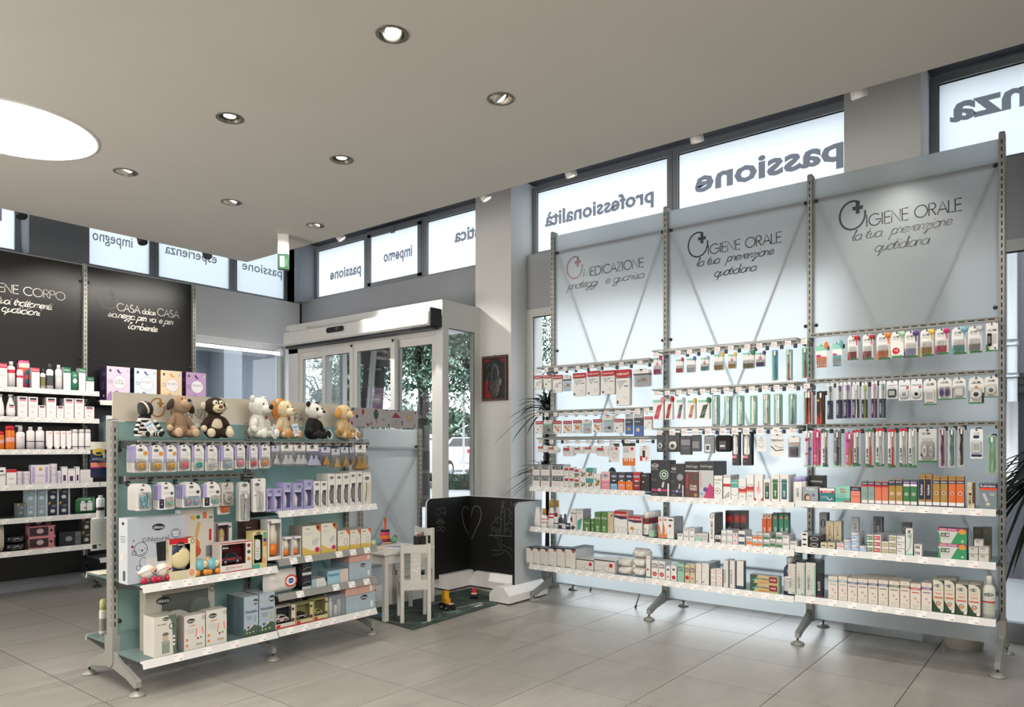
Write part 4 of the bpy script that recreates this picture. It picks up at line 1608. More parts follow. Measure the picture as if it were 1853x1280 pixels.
def carton(w,h,d,base='white',decs=(),side=None,top=None,gloss=.42,sidedecs=(),badge=None):
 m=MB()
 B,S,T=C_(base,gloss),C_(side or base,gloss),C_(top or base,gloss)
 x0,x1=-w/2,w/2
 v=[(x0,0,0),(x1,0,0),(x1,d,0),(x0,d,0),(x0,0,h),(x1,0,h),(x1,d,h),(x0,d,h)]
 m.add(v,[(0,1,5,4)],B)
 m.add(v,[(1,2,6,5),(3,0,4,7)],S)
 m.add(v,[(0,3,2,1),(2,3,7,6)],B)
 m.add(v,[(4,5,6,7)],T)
 m.add([(x0+.001,.001,h+.0004),(x1-.001,.001,h+.0004),(x1-.001,d*.92,h+.0012),(x0+.001,d*.92,h+.0004)],[(0,1,2,3)],T)
 decals(m,w,h,decs)
 if badge:
  bx,bz,bw=badge
  m.flat([(w*(bx-.5)+bw*w/2*q[0],h*bz+bw*w*.27*q[1])for q in[(cos(t)*(1+.0)if abs(cos(t))<.8 else cos(t),sin(t))for t in[i*pi/8 for i in range(16)]]],-.0016,C_('black'))
  m.text('chicco',w*(bx-.5),h*bz,bw*w*.24,C_('white'),-.0022,maxw=bw*w*.8,bold=.012)
 if sidedecs:
  q=MB()
  decals(q,d,h,sidedecs)
  q.xform(Matrix.Translation(Vector((x0,d/2,0)))@Matrix.Rotation(-pi/2,4,'Z'))
  for f,mi,sm in zip(q.f,q.mi,q.sm):
   pass
  o=len(m.v)
  m.v+=q.v
  for f,mi,sm in zip(q.f,q.mi,q.sm):
   m.f.append(tuple(o+i for i in f))
   m.mi.append(m.m(q.mats[mi]))
   m.sm.append(sm)
 return[('',m)]
def windowbox(w,h,d,base,inner,decs,content,win=(.1,.9,.25,.8),side=None,top=None,badge=None):
 """carton with an open display window and something inside"""
 m=MB()
 B,S,T,I=C_(base),C_(side or base),C_(top or base),C_(inner)
 x0,x1=-w/2,w/2
 a,b_,c,e=x0+w*win[0],x0+w*win[1],h*win[2],h*win[3]
 for q in((x0,x1,0,c),(x0,x1,e,h),(x0,a,c,e),(b_,x1,c,e)):
  m.rect(q[0],q[1],q[2],q[3],0,B)
 m.add([(x1,0,0),(x1,d,0),(x1,d,h),(x1,0,h)],[(0,1,2,3)],S)
 m.add([(x0,0,0),(x0,d,0),(x0,d,h),(x0,0,h)],[(3,2,1,0)],S)
 m.add([(x0,0,h),(x1,0,h),(x1,d,h),(x0,d,h)],[(0,1,2,3)],T)
 m.add([(x0,0,0),(x1,0,0),(x1,d,0),(x0,d,0)],[(3,2,1,0)],B)
 m.add([(x0,d,0),(x1,d,0),(x1,d,h),(x0,d,h)],[(3,2,1,0)],B)
 m.rect(x0+.001,x1-.001,.001,h-.001,d*.93,I)
 m.add([(x0,0,c),(x1,0,c),(x1,d*.93,c),(x0,d*.93,c)],[(0,1,2,3)],I)
 decals(m,w,h,decs)
 if badge:
  bx,bz,bw=badge
  m.disc(w*(bx-.5),h*bz,bw*w/2,bw*w*.27,-.0016,C_('black'),16)
  m.text('chicco',w*(bx-.5),h*bz,bw*w*.24,C_('white'),-.0022,maxw=bw*w*.8,bold=.012)
 g=MB()
 content(g,(a+b_)/2,d*.45,(c+e)/2,b_-a,e-c,d*.7)
 return[('',m),('display_content',g)]
def hangcard(w,h,base='white',decs=(),top=.5,bubble=None,content=None,bc='lgrey',pouch=False,hole=True,badge=None,t=.0016):
 """hanging card, origin at the top centre; bubble = (x0,x1,z0,z1,depth) in shares of the card"""
 m=MB()
 r=min(w,h)*.10
 pts=rrect(w,h,r,-w/2,-h,top=min(min(w,h)*top*.5,w*.48))
 if pouch:
  m.prism(pts,0,.004,mat(bc,.15,kind='clear',haze=.22),None)
  m.rect(-w/2+.003,w/2-.003,-h*.30,-.004,-.0005,C_(base))
 else:
  m.prism(pts,0,t,C_(base))
 if hole:
  m.disc(0,-h*.045-.002,w*.09,w*.045,-.0006,M_SLOT,10)
 decals(m,w,h,decs,z0=-h)
 if badge:
  bx,bz,bw=badge
  m.disc(w*(bx-.5),-h+h*bz,bw*w/2,bw*w*.25,-.0018,C_('black'),14)
  m.text('chicco',w*(bx-.5),-h+h*bz,bw*w*.2,C_('white'),-.0024,maxw=bw*w*.8,bold=.012)
 out=[('',m)]
 if content:
  g=MB()
  bx0,bx1,bz0,bz1,bd=bubble or(.15,.85,.1,.6,.012)
  content(g,w*((bx0+bx1)/2-.5),-bd*.5,-h+h*(bz0+bz1)/2,w*(bx1-bx0),h*(bz1-bz0),bd)
  out.append(('contents',g))
 if bubble:
  g=MB()
  bx0,bx1,bz0,bz1,bd=bubble
  g.bevbox(w*(bx0-.5),w*(bx1-.5),-bd,-.0005,-h+h*bz0,-h+h*bz1,mat('white',.06,kind='clear',g=.55,base=.06),min(bd,.008)*.8)
  out.append(('bubble',g))
 return out
# things shown inside packs: f(m, x, y, z, w, h, d)
def c_brush(col,head='white',neck=None,two=False):
 def f(m,x,y,z,w,h,d):
  M=C_(col,.3)
  xs=(x,)if not two else(x-w*.22,x+w*.2)
  for i,xx in enumerate(xs):
   Mi=M if i==0 or not neck else C_(neck,.3)
   rr=min(w*.16,.005)
   m.tube([(xx,y,z-h/2),(xx+rr*.3,y,z-h*.2),(xx,y,z+h*.05)],rr*1.15,Mi,6,rr*.9)
   m.tube([(xx,y,z+h*.05),(xx,y,z+h*.32)],rr*.55,Mi,5,rr*.45)
   m.box(xx-rr*1.1,xx+rr*1.1,y-rr*.4,y+rr*.4,z+h*.32,z+h/2,Mi)
   m.box(xx-rr*.9,xx+rr*.9,y-rr*2.2,y-rr*.4,z+h*.34,z+h*.49,C_(head,.6))
 return f
def c_picks(col,n=5,cap=None,clip=None):
 def f(m,x,y,z,w,h,d):
  for i in range(n):
   xx=x-w*.42+w*.84*i/max(n-1,1)
   m.tube([(xx,y,z-h*.46),(xx,y,z+h*.05)],w*.055,C_(col,.3),5)
   m.tube([(xx,y,z+h*.05),(xx,y,z+h*.42)],w*.02,C_(cap or 'white',.3),4)
 return f
def c_slab(col,col2=None,tl=0):
 def f(m,x,y,z,w,h,d):
  m.bevbox(x-w*.42,x+w*.42,y-d*.3,y+d*.4,z-h*.44,z+h*.44,C_(col,.35),.002)
  if col2:
   m.rect(x-w*.3,x+w*.3,z-h*.25,z+h*.25,y-d*.32,C_(col2,.4))
 return f
def c_disc(col,col2):
 def f(m,x,y,z,w,h,d):
  r=min(w,h)*.46
  m.xf=None
  n0=len(m.v)
  m.lathe([(r,0),(r,d*.6),(r*.8,d*.8),(0,d*.8)],C_(col,.3),n=18)
  m.lathe([(r*.45,d*.84),(0,d*.86)],C_(col2,.3),n=14)
  for i in range(n0,len(m.v)):
   p=m.v[i]
   m.v[i]=(x+p[0],y+d*.4-p[2],z+p[1])
 return f
def c_rings(col,col2=None):
 """pacifier: ring, shield and button"""
 def f(m,x,y,z,w,h,d):
  r=min(w,h)
  m.ell((x+r*.06,y,z),(r*.30,d*.25,r*.20),C_(col,.25),10,Matrix.Rotation(.7,3,'Y'))
  m.ell((x+r*.16,y,z+r*.12),(r*.12,d*.4,r*.12),C_(col2 or col,.25),8)
  m.tube([(x-r*.12+r*.22*cos(a),y-d*.2,z-r*.06+r*.22*sin(a))for a in[i*pi/6 for i in range(13)]],r*.04,C_(col,.25),5)
  m.tube([(x-r*.22,y,z-r*.25),(x+r*.12,y,z+r*.22)],r*.035,C_(col,.25),5)
 return f
def c_teat(col,n=1):
 def f(m,x,y,z,w,h,d):
  for i in range(n):
   xx=x+(i-(n-1)/2)*w*.42
   r=min(w*.42,h*.4)
   m.lathe([(r,0),(r,h*.12),(r*.85,h*.15),(r*.6,h*.38),(r*.32,h*.50),(r*.28,h*.62),(r*.2,h*.72),(0,h*.76)],mat(col,.1,kind='clear',haze=.45,g=.6),(xx,y,z-h*.42),12,sy=.55)
 return f
def c_scissors(col):
 def f(m,x,y,z,w,h,d):
  for s in(-1,1):
   m.tube([(x+s*w*.14+w*.13*cos(a),y,z-h*.33+w*.14*sin(a))for a in[i*pi/5 for i in range(11)]],w*.03,C_(col,.3),5)
   m.tube([(x+s*w*.10,y,z-h*.22),(x-s*w*.02,y,z+h*.05),(x-s*w*.05,y,z+h*.42)],w*.035,C_('silver' if s>0 else col,.3),5,w*.012)
 return f
def c_tweezer(col='silver'):
 def f(m,x,y,z,w,h,d):
  for s in(-1,1):
   m.tube([(x-w*.4,y,z+s*h*.12),(x,y,z+s*h*.04),(x+w*.3,y,z-s*h*.12)],min(w,h)*.04,mat('silver',.25,.8,n=0),5)
  m.ell((x+w*.32,y,z-h*.12),(w*.08,d*.3,h*.12),C_('orange',.3),8)
 return f
def c_toy(c1,c2):
 def f(m,x,y,z,w,h,d):
  m.ell((x-w*.16,y,z+h*.05),(w*.20,d*.5,h*.26),C_(c1,.3),10)
  m.ell((x-w*.16,y-d*.2,z-h*.22),(w*.14,d*.4,h*.18),C_(c1,.3),10)
  m.tube([(x+w*.22,y,z-h*.36),(x+w*.22,y,z+h*.42)],w*.06,C_(c2,.3),6)
  m.ell((x+w*.22,y,z-h*.34),(w*.10,d*.4,h*.12),C_(c2,.3),8)
 return f
def c_pair(c1,c2,c3=None):
 def f(m,x,y,z,w,h,d):
  for s,c in((-1,c1),(1,c2)):
   xx=x+s*w*.24
   m.ell((xx,y,z-h*.05),(w*.18,d*.4,h*.32),C_(c,.3),10)
   m.ell((xx,y-d*.3,z),(w*.09,d*.3,h*.15),C_(c3 or 'white',.3),8)
   m.tube([(xx+w*.14*cos(a),y-d*.1,z+h*.28+w*.12*sin(a))for a in[i*pi/4 for i in range(9)]],w*.025,C_(c,.3),4)
 return f
# bottles, tubes, pouches
def bottle(w,h,prof='round',body='white',cap='white',label=None,txt=None,tc='grey',capf=.16,extra=(),gloss=.3,clear=False,shoulder=.12):
 r=w/2
 m=MB()
 hb=h*(1-capf)
 B=C_(body,gloss)if not clear else mat(body,.05,kind='clear',haze=.35,g=.6)
 if prof=='oval':
  pr=[(r*.55,0),(r*.92,h*.06),(r,h*.22),(r*.86,h*.5),(r*.45,h*.74),(r*.3,hb)]
 elif prof=='square':
  pr=[(r,0),(r,hb*(1-shoulder)),(r*.9,hb*(1-shoulder*.5)),(r*.42,hb)]
 elif prof=='can':
  pr=[(r*.96,0),(r,h*.02),(r,hb*.93),(r*.9,hb)]
 elif prof=='taper':
  pr=[(r,0),(r,hb*.25),(r*.8,hb*.7),(r*.5,hb)]
 else:
  pr=[(r*.9,0),(r,h*.03),(r,hb*.80),(r*.75,hb*.92),(r*.40,hb)]
 nn=16
 m.lathe(pr,B,(0,r*.7,0),nn,sy=.7)
 if label:
  z0,z1=label[1],label[2]
  rr=r*1.008 if prof not in('oval','taper')else r*.95
  m.lathe([(rr,h*z0),(rr,h*z1)],C_(label[0]),(0,r*.7,0),nn,sy=.7,caps=False)
 for e in extra:
  m.lathe([(r*e[3],h*e[1]),(r*e[3],h*e[2])],C_(e[0]),(0,r*.7,0),nn,sy=.7,caps=False)
 if txt:
  zc=(label[1]+label[2])/2 if label else .45
  m.text(txt,0,h*zc,h*.07,C_(tc),-.002,maxw=w*.78,bold=.012)
  for i in range(3):
   m.rect(-w*.25,w*.25,h*(zc-.09-.03*i),h*(zc-.082-.03*i),-.0018,C_('grey'))
 out=[('',m)]
 g=MB()
 cr=r*(.46 if prof in('square','round','taper','oval')else .9)
 if prof=='can':
  g.lathe([(cr,0),(cr,h*capf*.75),(cr*.8,h*capf),(0,h*capf)],C_(cap,.35),(0,r*.7,hb-.0005),nn,sy=.75)
 elif prof=='pump':
  pass
 else:
  g.lathe([(cr*1.05,0),(cr*1.05,h*capf*.9),(cr*.95,h*capf),(0,h*capf)],C_(cap,.35),(0,r*.7,hb-.0005),nn)
 out.append(('cap',g))
 return out
def pouchbag(w,h,d,base='white',decs=(),lumps=0.12,gloss=.3,frilled=False):
 """soft filled bag standing or lying, front face slightly bulged"""
 m=MB()
 nx,nz=7,6
 B=C_(base,gloss)
 rnd=random.Random(int(w*1e5+h*1e4))
 vs=[]
 for s in(0,1):
  for j in range(nz+1):
   for i in range(nx+1):
    u,v=i/nx,j/nz
    e=(1-(2*u-1)**4)*(1-(2*v-1)**4)
    bul=.5*d*e**.6*(1+rnd.uniform(-1,1)*lumps)
    pin=1-.04*(2*v-1)**2
    vs.append((-w/2*pin+w*pin*u,d/2-bul if s==0 else d/2+bul,h*v))
 N=(nx+1)*(nz+1)
 fs=[]
 for j in range(nz):
  for i in range(nx):
   a=j*(nx+1)+i
   fs.append((a,a+1,a+nx+2,a+nx+1))
   fs.append((N+a,N+a+nx+1,N+a+nx+2,N+a+1))
 m.add(vs,fs,B,True)
 if frilled:
  m.rect(-w*.5,w*.5,h*.97,h*1.04,d/2,B)
 decals(m,w*.86,h*.8,decs,y=-.0012,z0=h*.1)
 return[('',m)]
def tubeup(w,h,base='white',cap='white',decs=()):
 """squeeze tube standing on its cap"""
 m=MB()
 n=14
 vs=[]
 for k,(z,rx,ry)in enumerate(((h*.16,.5,.38),(h*.5,.5,.26),(h*.98,.5,.02),(h,.5,.012))):
  for i in range(n):
   a=2*pi*i/n
   vs.append((w*rx*cos(a),w*.4+w*ry*sin(a),z))
 fs=[((k+1)*n+(i+1)%n,(k+1)*n+i,k*n+i,k*n+(i+1)%n)[::-1]for k in range(3)for i in range(n)]
 fs.append(tuple(range(3*n,4*n)))
 m.add(vs,[f[::-1]for f in fs],C_(base,.35),True)
 decals(m,w,h,decs,y=.0)
 g=MB()
 g.lathe([(w*.36,0),(w*.38,h*.16)],C_(cap,.35),(0,w*.4,0),n)
 return[('',m),('cap',g)]
# ------------------------------------------------------------------ placing goods
def ordn(n):
 return '%d%s'%(n,'th' if 10<=n%100<=20 else{1:'st',2:'nd',3:'rd'}.get(n%10,'th'))
BAD=[]
NTH=['','second-row ','third-row ','fourth-row ','fifth-row ','sixth-row ','seventh-row ','eighth-row ','ninth-row ','tenth-row ']
def lab(o,text,cat,group=None):
 n=len(text.replace(',',' ').split())
 if n>16 or n<4:
  BAD.append((n,text))
 tag(o,text,cat,group)
def make(name,parts,loc,rz):
 root=None
 for nm,m in parts:
  if nm=='':
   root=m.build(name,None,loc,rz)
  else:
   m.build(nm,root)
 return root
class Row:
 """goods of one shelf or hook bar; fr = (ox, oy, scale) of the view the pixel numbers were read in"""
 def __init__(s,side,fr,where,frm,yl,z=None,group=None,hang=False):
  s.side,s.fr,s.where,s.frm,s.yl,s.z,s.group,s.hang,s.k=side,fr,where,frm,yl,z,group,hang,0
  s.hx=[]
 def pt(s,x,y,yl=None):
  ox,oy,sc=s.fr
  u,v=ox+x/sc,oy+y/sc
  yl=s.yl if yl is None else yl
  if s.side=='R':
   p=onX(u,v,5.2+yl)
   return 3.64-p.y,p.z
  org={'C':(1.757,4.17),'D':(2.885,7.45)}[s.side]
  p=onY(u,v,org[1]+yl)
  return p.x-org[0],p.z
 def world(s,lx,ly,z):
  if s.side=='R':
   return(5.2+ly,3.64-lx,z),-pi/2
  org={'C':(1.757,4.17),'D':(2.885,7.45)}[s.side]
  return(org[0]+lx,org[1]+ly,z),0.0
 def box(s,x0,x1,yt,desc,cat,fn,name=None,n=1,deep=1,d=None,back=0.0,yb=None,lift=0.0,tight=.0015,dz=0.0,turn=0.0):
  s.k+=1
  yl=s.yl+back
  a,zt=s.pt(x0,yt,yl)
  c,zt2=s.pt(x1,yt,yl)
  zt=(s.pt((x0+x1)/2,yt,yl)[1])
  zb=s.z+lift
  if yb is not None:
   zb=s.pt((x0+x1)/2,yb,yl)[1]
  w=max(abs(c-a)-tight,.008)
  H=(zt-zb)/n
  H=max(H,.012)
  dd=d or min(max(w*.8,.03),.10)
  parts=fn(w,H-.0006,dd)
  name=name or cat.replace(' ','_')
  first=None
  for q in range(deep):
   for i in range(n):
    loc,rz=s.world((a+c)/2,yl+q*(dd+.003),zb+i*H+.0003)
    if first is None:
     first=o=make(name,parts,loc,rz+turn)
    else:
     o=copy_tree(first)
     o.location=loc
    pre=NTH[q]+(('upper ' if n==2 and i==1 else 'lower ' if n==2 else('topmost ' if i==n-1 else 'lowest ' if i==0 else 'in-between '))if n>1 else '')
    lab(o,'%s%s, %s %s, %s'%(pre,desc,ordn(s.k),s.frm,s.where),cat,s.group)
  return first
 def hangup(s,x0,x1,yt,yb,desc,cat,fn,name=None,deep=1,step=.014,back=0.0,unit=None,tagp=False,skew=.0):
  s.k+=1
  yl=s.yl+back
  a,zt=s.pt(x0,yt,yl)
  c,_=s.pt(x1,yt,yl)
  zt=s.pt((x0+x1)/2,yt,yl)[1]
  zb=s.pt((x0+x1)/2,yb,yl)[1]
  w=max(abs(c-a)-.001,.008)
  parts=fn(w,zt-zb)
  name=name or cat.replace(' ','_')
  first=None
  for q in range(deep):
   loc,rz=s.world((a+c)/2,yl+q*step,zt)
   if first is None:
    first=o=make(name,parts,loc,rz)
   else:
    o=copy_tree(first)
    o.location=loc
   o.rotation_euler=(0,0,rz+skew*(1+.3*q))
   lab(o,'%s%s, %s %s, %s'%(NTH[q],desc,ordn(s.k),s.frm,s.where),cat,s.group)
  s.hx.append(((a+c)/2,zt))
  return first
# ------------------------------------------------------------------ goods on the tall unit
Z3,Z4,Z5,Z6,Z7,Z8=(950,620,5.335),(940,820,4.922),(1160,600,4.922),(1160,820,4.571),(1450,570,4.266),(1440,840,4.266)
FD='from the door'
# plaster packs
def plaster(big=False,pic=None,txt='medpresteril'):
 dz=[('r',0,1,.80,1,'red'),('p',[(0,.80),(.5,.76),(1,.80),(1,.84),(0,.84)],'red'),('t',txt,.5,.89,.07 if big else .09,'white'),('r',0,1,.765,.785,'navy')]
 if big:
  dz+=[('p',[(.08,.70),(.75,.70),(.3,.45)],'lgrey'),('r',.6,.92,.52,.56,'grey'),LN(.7,.66,.4,1),('r',.08,.2,.06,.14,'navy'),('o',.78,.2,.1,'grey',.01,.8),('o',.62,.24,.07,'grey',.01,.8)]
 else:
  dz+=[('r',.62,.9,.50,.54,'dgrey'),('c',.16,.10,.07,'navy')]
 if pic=='plaster':
  dz+=[('s',[(.2,.6),(.75,.2)],'orange',.2),('c',.48,.4,.07,'beige')]
 if pic=='plasters':
  dz+=[('s',[(.25,.6),(.8,.3)],'mustard',.18),('s',[(.3,.3),(.8,.55)],'orange',.16)]
 if pic=='pad':
  dz+=[('p',[(.25,.25),(.62,.3),(.6,.55),(.28,.5)],'lgrey')]
 if pic=='dot':
  dz+=[('p',[(.2,.35),(.35,.28),(.5,.35),(.35,.45)],'teal')]
 if pic=='cotton':
  dz+=[('s',[(.2,.2),(.7,.6)],'lgrey',.05),('s',[(.35,.15),(.8,.55)],'lgrey',.05)]
 return lambda w,h:hangcard(w,h,'white',dz,top=.2)
def scis(hd='white',tint='lgrey'):
 return lambda w,h:hangcard(w,h,hd,[('t','PREMAX',.5,.84,.05,'red')],pouch=True,bc=tint,bubble=None,content=None)+[]
def scispack(hd='white'):
 def f(w,h):
  p=hangcard(w,h,hd,[('t','premax',.5,.86,.05,'red'),('r',.0,1,.66,.74,'dgrey')],pouch=True,bc='lgrey')
  g=MB()
  c_tweezer()(g,0,-.002,-h*.62,w*.8,h*.5,.01)
  return p+[('scissors',g)]
 return f
rw=Row('R',Z3,'MEDICAZIONE bay upper hooks',FD,-.25,group='packs on the upper hooks of the MEDICAZIONE bay')
rw.hangup(90,160,320,455,'small red-topped gauze plaster pack','plaster pack',plaster(pic='pad'),deep=2)
rw.hangup(178,252,315,452,'small red-topped beige plaster pack','plaster pack',plaster(pic='dot'),deep=2)
rw.hangup(270,358,315,482,'medium red-topped plaster pack','plaster pack',plaster(pic='pad'),deep=2)
rw.hangup(365,440,315,470,'clear pouch with small scissors','scissors pack',scispack(),deep=2)
rw.hangup(462,585,295,520,'large red-topped dressing pack','dressing pack',plaster(True),deep=2)
rw.hangup(600,715,275,512,'large red-topped dressing pack','dressing pack',plaster(True),deep=3)
rw.hangup(737,866,270,500,'wide red-topped dressing pack','dressing pack',plaster(True),deep=3)
rw.hangup(878,1008,262,610,'tall red-topped dressing pack','dressing pack',plaster(True),deep=4)
rw.hangup(1045,1200,255,425,'clear pouch with long steel scissors','scissors pack',scispack(),deep=4)
for x,z in rw.hx:
 hook(RU,x,1.963-.032,y1=-.262)
rw=Row('R',Z3,'MEDICAZIONE bay middle hooks',FD,-.25,group='packs on the middle hooks of the MEDICAZIONE bay')
def tealp(c='teal',c2='salmon',scissors=False):
 def f(w,h):
  return hangcard(w,h,'white',[('r',.05,.95,.62,.72,'mint'),('t','premax',.5,.88,.06,'red'),('s',[(.15,.25),(.55,.35),(.85,.2)],'grey',.05),('c',.62,.28,.12,c2)],pouch=True,bc='lgrey')
 return f
rw.hangup(100,168,760,885,'red-topped plaster pack with teal mark','plaster pack',plaster(pic='dot'),deep=2)
rw.hangup(178,262,745,885,'pink-edged pouch with small tweezers','tweezers pack',tealp(c2='brown'),deep=2)
rw.hangup(272,345,757,882,'red-topped pack with tan plaster','plaster pack',plaster(pic='plaster'),deep=2)
rw.hangup(368,445,757,880,'red-topped pack with tan plaster','plaster pack',plaster(pic='plaster'),deep=2)
rw.hangup(463,540,750,878,'red-topped pack with crossed plasters','plaster pack',plaster(pic='plasters'),deep=2)
rw.hangup(552,638,745,880,'pale green pouch with nail tool','nail tool pack',tealp(),deep=2)
rw.hangup(657,738,742,872,'red-topped pack with slim tan plaster','plaster pack',plaster(pic='plaster'),deep=2)
rw.hangup(750,852,700,872,'pink-edged pouch with brown tweezers','tweezers pack',tealp(c2='brown'),deep=2)
rw.hangup(862,943,738,872,'red-topped plaster pack with teal mark','plaster pack',plaster(pic='dot'),deep=3)
def bluep(c='mustard'):
 return lambda w,h:hangcard(w,h,'lgrey',[('r',0,1,0,.72,'blue'),('r',0,1,.42,.72,'dgrey'),('c',.45,.25,.2,c),('r',.1,.7,.55,.6,'skyb'),('t','A+',.3,.86,.06,'dgrey')],top=.2)
rw.hangup(968,1045,680,888,'blue card with round plaster','plaster card',bluep())
rw.hangup(1052,1138,660,905,'blue-grey card with beige spot','plaster card',bluep('beige'),deep=2)
rw.hangup(1150,1222,715,838,'red-topped pack of cotton tips','plaster pack',plaster(pic='cotton'),deep=3)
for x,z in rw.hx:
 hook(RU,x,1.594-.032,y1=-.262)
rw=Row('R',Z3,'MEDICAZIONE bay lower hooks',FD,-.25,group='packs on the lower hooks of the MEDICAZIONE bay')
def tape(w,h):
 p=hangcard(w,h,'white',[('r',.05,.6,.62,.8,'red'),('r',.05,.6,.52,.58,'navy')],top=.2)
 g=MB()
 for k in range(3):
  g.ell((w*(.18+.12*k),.004+.012*k,-h*.55),(w*.10,.008,h*.34),C_('green' if k%2 else 'white',.5),8)
 return p+[('roll',g)]
for x0,x1,y0,y1 in((120,215,995,1060),(225,315,1000,1070),(365,470,1000,1100),(475,565,1005,1075),(570,685,1000,1070),(690,805,1000,1100)):
 rw.hangup(x0,x1,y0,y1,'small red-marked tape reel with green','tape reel',tape,deep=2)
rw.hangup(808,912,975,1155,'white grey card with red seal','bandage card',lambda w,h:hangcard(w,h,'white',[('r',.55,1,.82,1,'dgrey'),('c',.72,.72,.12,'red'),('o',.55,.35,.2,'lgrey',.06),('r',0,.2,.0,.08,'grey'),LN(.3,.8,.4,4)],top=.2))
rw.hangup(942,1066,970,1190,'black-topped card with orange base','finger bandage card',lambda w,h:hangcard(w,h,'white',[('r',0,1,.86,1,'black'),('c',.75,.74,.12,'red'),('r',0,1,.0,.33,'orange'),('s',[(.2,.2),(.2,.42),(.35,.42),(.35,.2)],'white',.09),('s',[(.55,.2),(.55,.45),(.75,.45),(.75,.2)],'white',.09),LN(.3,.8,.5,5)],top=.2))
rw.hangup(1105,1203,995,1150,'white card with small black cap','brush card',lambda w,h:hangcard(w,h,'white',[('r',.3,.55,.25,.7,'black'),('r',.05,.28,.05,.35,'red'),('r',.6,.8,.1,.3,'pink'),LN(.5,.85,.6,2)],top=.2))
for x,z in rw.hx:
 hook(RU,x,1.368-.032,y1=-.262)
# shelves of the MEDICAZIONE bay
rw=Row('R',Z4,'MEDICAZIONE bay top shelf',FD,-.335,RZ[(0,1)],'cartons on the top shelf of the MEDICAZIONE bay')
def tensb(txt='ACTIVE',hc='blue'):
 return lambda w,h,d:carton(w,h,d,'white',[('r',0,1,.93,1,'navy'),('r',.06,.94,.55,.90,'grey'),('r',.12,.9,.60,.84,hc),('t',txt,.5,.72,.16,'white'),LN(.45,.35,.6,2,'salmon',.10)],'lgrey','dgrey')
rw.box(118,180,103,'white carton with grey-blue header','carton',tensb(hc='dgreen'),n=2)
rw.box(190,268,103,'white carton with grey-blue header','carton',tensb(hc='dgreen'),n=2)
rw.box(285,396,103,'wide white carton, navy header','carton',tensb(hc='navy'),n=2,d=.10)
def smallred(pic=None):
 return lambda w,h,d:carton(w,h,d,'white',[('r',.1,.9,.72,.9,'red'),('r',.1,.9,.65,.7,'navy'),LN(.5,.5,.5,2),('c',.3,.15,.1,'navy')]+(pic or[]),'lgrey')
rw.box(398,440,125,'small red-marked plaster carton','carton',smallred(),n=2)
rw.box(443,488,125,'small red-marked plaster carton','carton',smallred(),n=2)
rw.box(490,530,140,'small white-green plaster carton','carton',smallred([('r',0,1,.35,.5,'green'),('r',.1,.9,.2,.3,'red')]),n=2)
PIC=[('p',[(.2,.3),(.8,.65),(.9,.45),(.4,.15)],'green'),('s',[(.2,.7),(.8,.25)],'brown',.12),('c',.6,.4,.12,'salmon')]
rw.box(533,592,138,'white carton with leaf picture','carton',lambda w,h,d:carton(w,h,d,'white',PIC,'lgrey'),n=2)
rw.box(595,658,133,'teal and white picture carton','carton',lambda w,h,d:carton(w,h,d,'white',[('r',0,1,.6,1,'teal')]+PIC,'lgrey'),n=2)
rw.box(660,722,185,'white carton with orange picture','carton',lambda w,h,d:carton(w,h,d,'white',PIC+[('s',[(.3,.2),(.7,.5)],'orange',.15)],'lgrey'),n=1)
def durex(base,fade,low=None):
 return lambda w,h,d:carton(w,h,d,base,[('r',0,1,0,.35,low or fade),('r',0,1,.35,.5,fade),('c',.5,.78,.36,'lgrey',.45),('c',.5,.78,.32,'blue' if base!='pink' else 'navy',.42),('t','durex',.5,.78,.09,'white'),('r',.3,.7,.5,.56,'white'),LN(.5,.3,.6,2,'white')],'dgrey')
rw.box(727,806,168,'pink fading condom carton','carton',durex('lpink','pink','pink'),d=.05)
rw.box(810,873,172,'dark grey condom carton with swoosh','carton',durex('dgrey','navy','skyb'),d=.05)
rw.box(877,942,172,'grey and orange condom carton','carton',durex('dgrey','orange','salmon'),d=.05)
rw.box(946,1008,172,'blue and orange condom carton','carton',durex('navy','orange','orange'),d=.05)
rw.box(1010,1077,172,'red and brown condom carton','carton',durex('red','brown','dred'),d=.05)
rw.box(1083,1160,182,'plain black condom carton','carton',lambda w,h,d:carton(w,h,d,'black',[('r',.1,.6,.85,.89,'lgrey'),('c',.25,.52,.12,'lgrey',.7)],'black'),d=.06,deep=2)
rw.box(785,858,128,'round navy tin standing upright','tin',lambda w,h,d:[('',MB().prism([(w/2*cos(a),h*.5+h*.5*sin(a))for a in[i*pi/10 for i in range(20)]],0,.02,C_('navy')).disc(0,h*.5,w*.3,h*.32,-.001,C_('lgrey')).disc(0,h*.5,w*.26,h*.28,-.0012,C_('navy')))],back=.12)
rw=Row('R',Z4,'MEDICAZIONE bay middle shelf',FD,-.335,RZ[(0,2)],'goods on the middle shelf of the MEDICAZIONE bay')
rw.box(122,178,485,'white tapered disinfectant bottle','bottle',lambda w,h,d:bottle(w,h,'taper',capf=.05,extra=[('red',.08,.2,.98),('red',.26,.38,.9)]))
rw.box(178,236,495,'white bottle with short yellow cap','bottle',lambda w,h,d:bottle(w,h,'round',capf=.32,cap='mustard',extra=[('red',.42,.46,1.01),('red',.25,.29,1.01)],txt='',tc='red'))
rw.box(240,300,420,'tall white bottle with patterned yellow cap','bottle',lambda w,h,d:bottle(w,h,'taper',capf=.26,cap='mustard',extra=[('red',.36,.41,.98),('red',.48,.53,.9)]))
rw.box(303,352,422,'tall white bottle with yellow cap','bottle',lambda w,h,d:bottle(w,h,'taper',capf=.24,cap='mustard'),back=.06)
rw.box(293,338,535,'small white bottle, dark red cap','bottle',lambda w,h,d:bottle(w,h,'square',capf=.22,cap='dred',extra=[('navy',.3,.36,1.01)]))
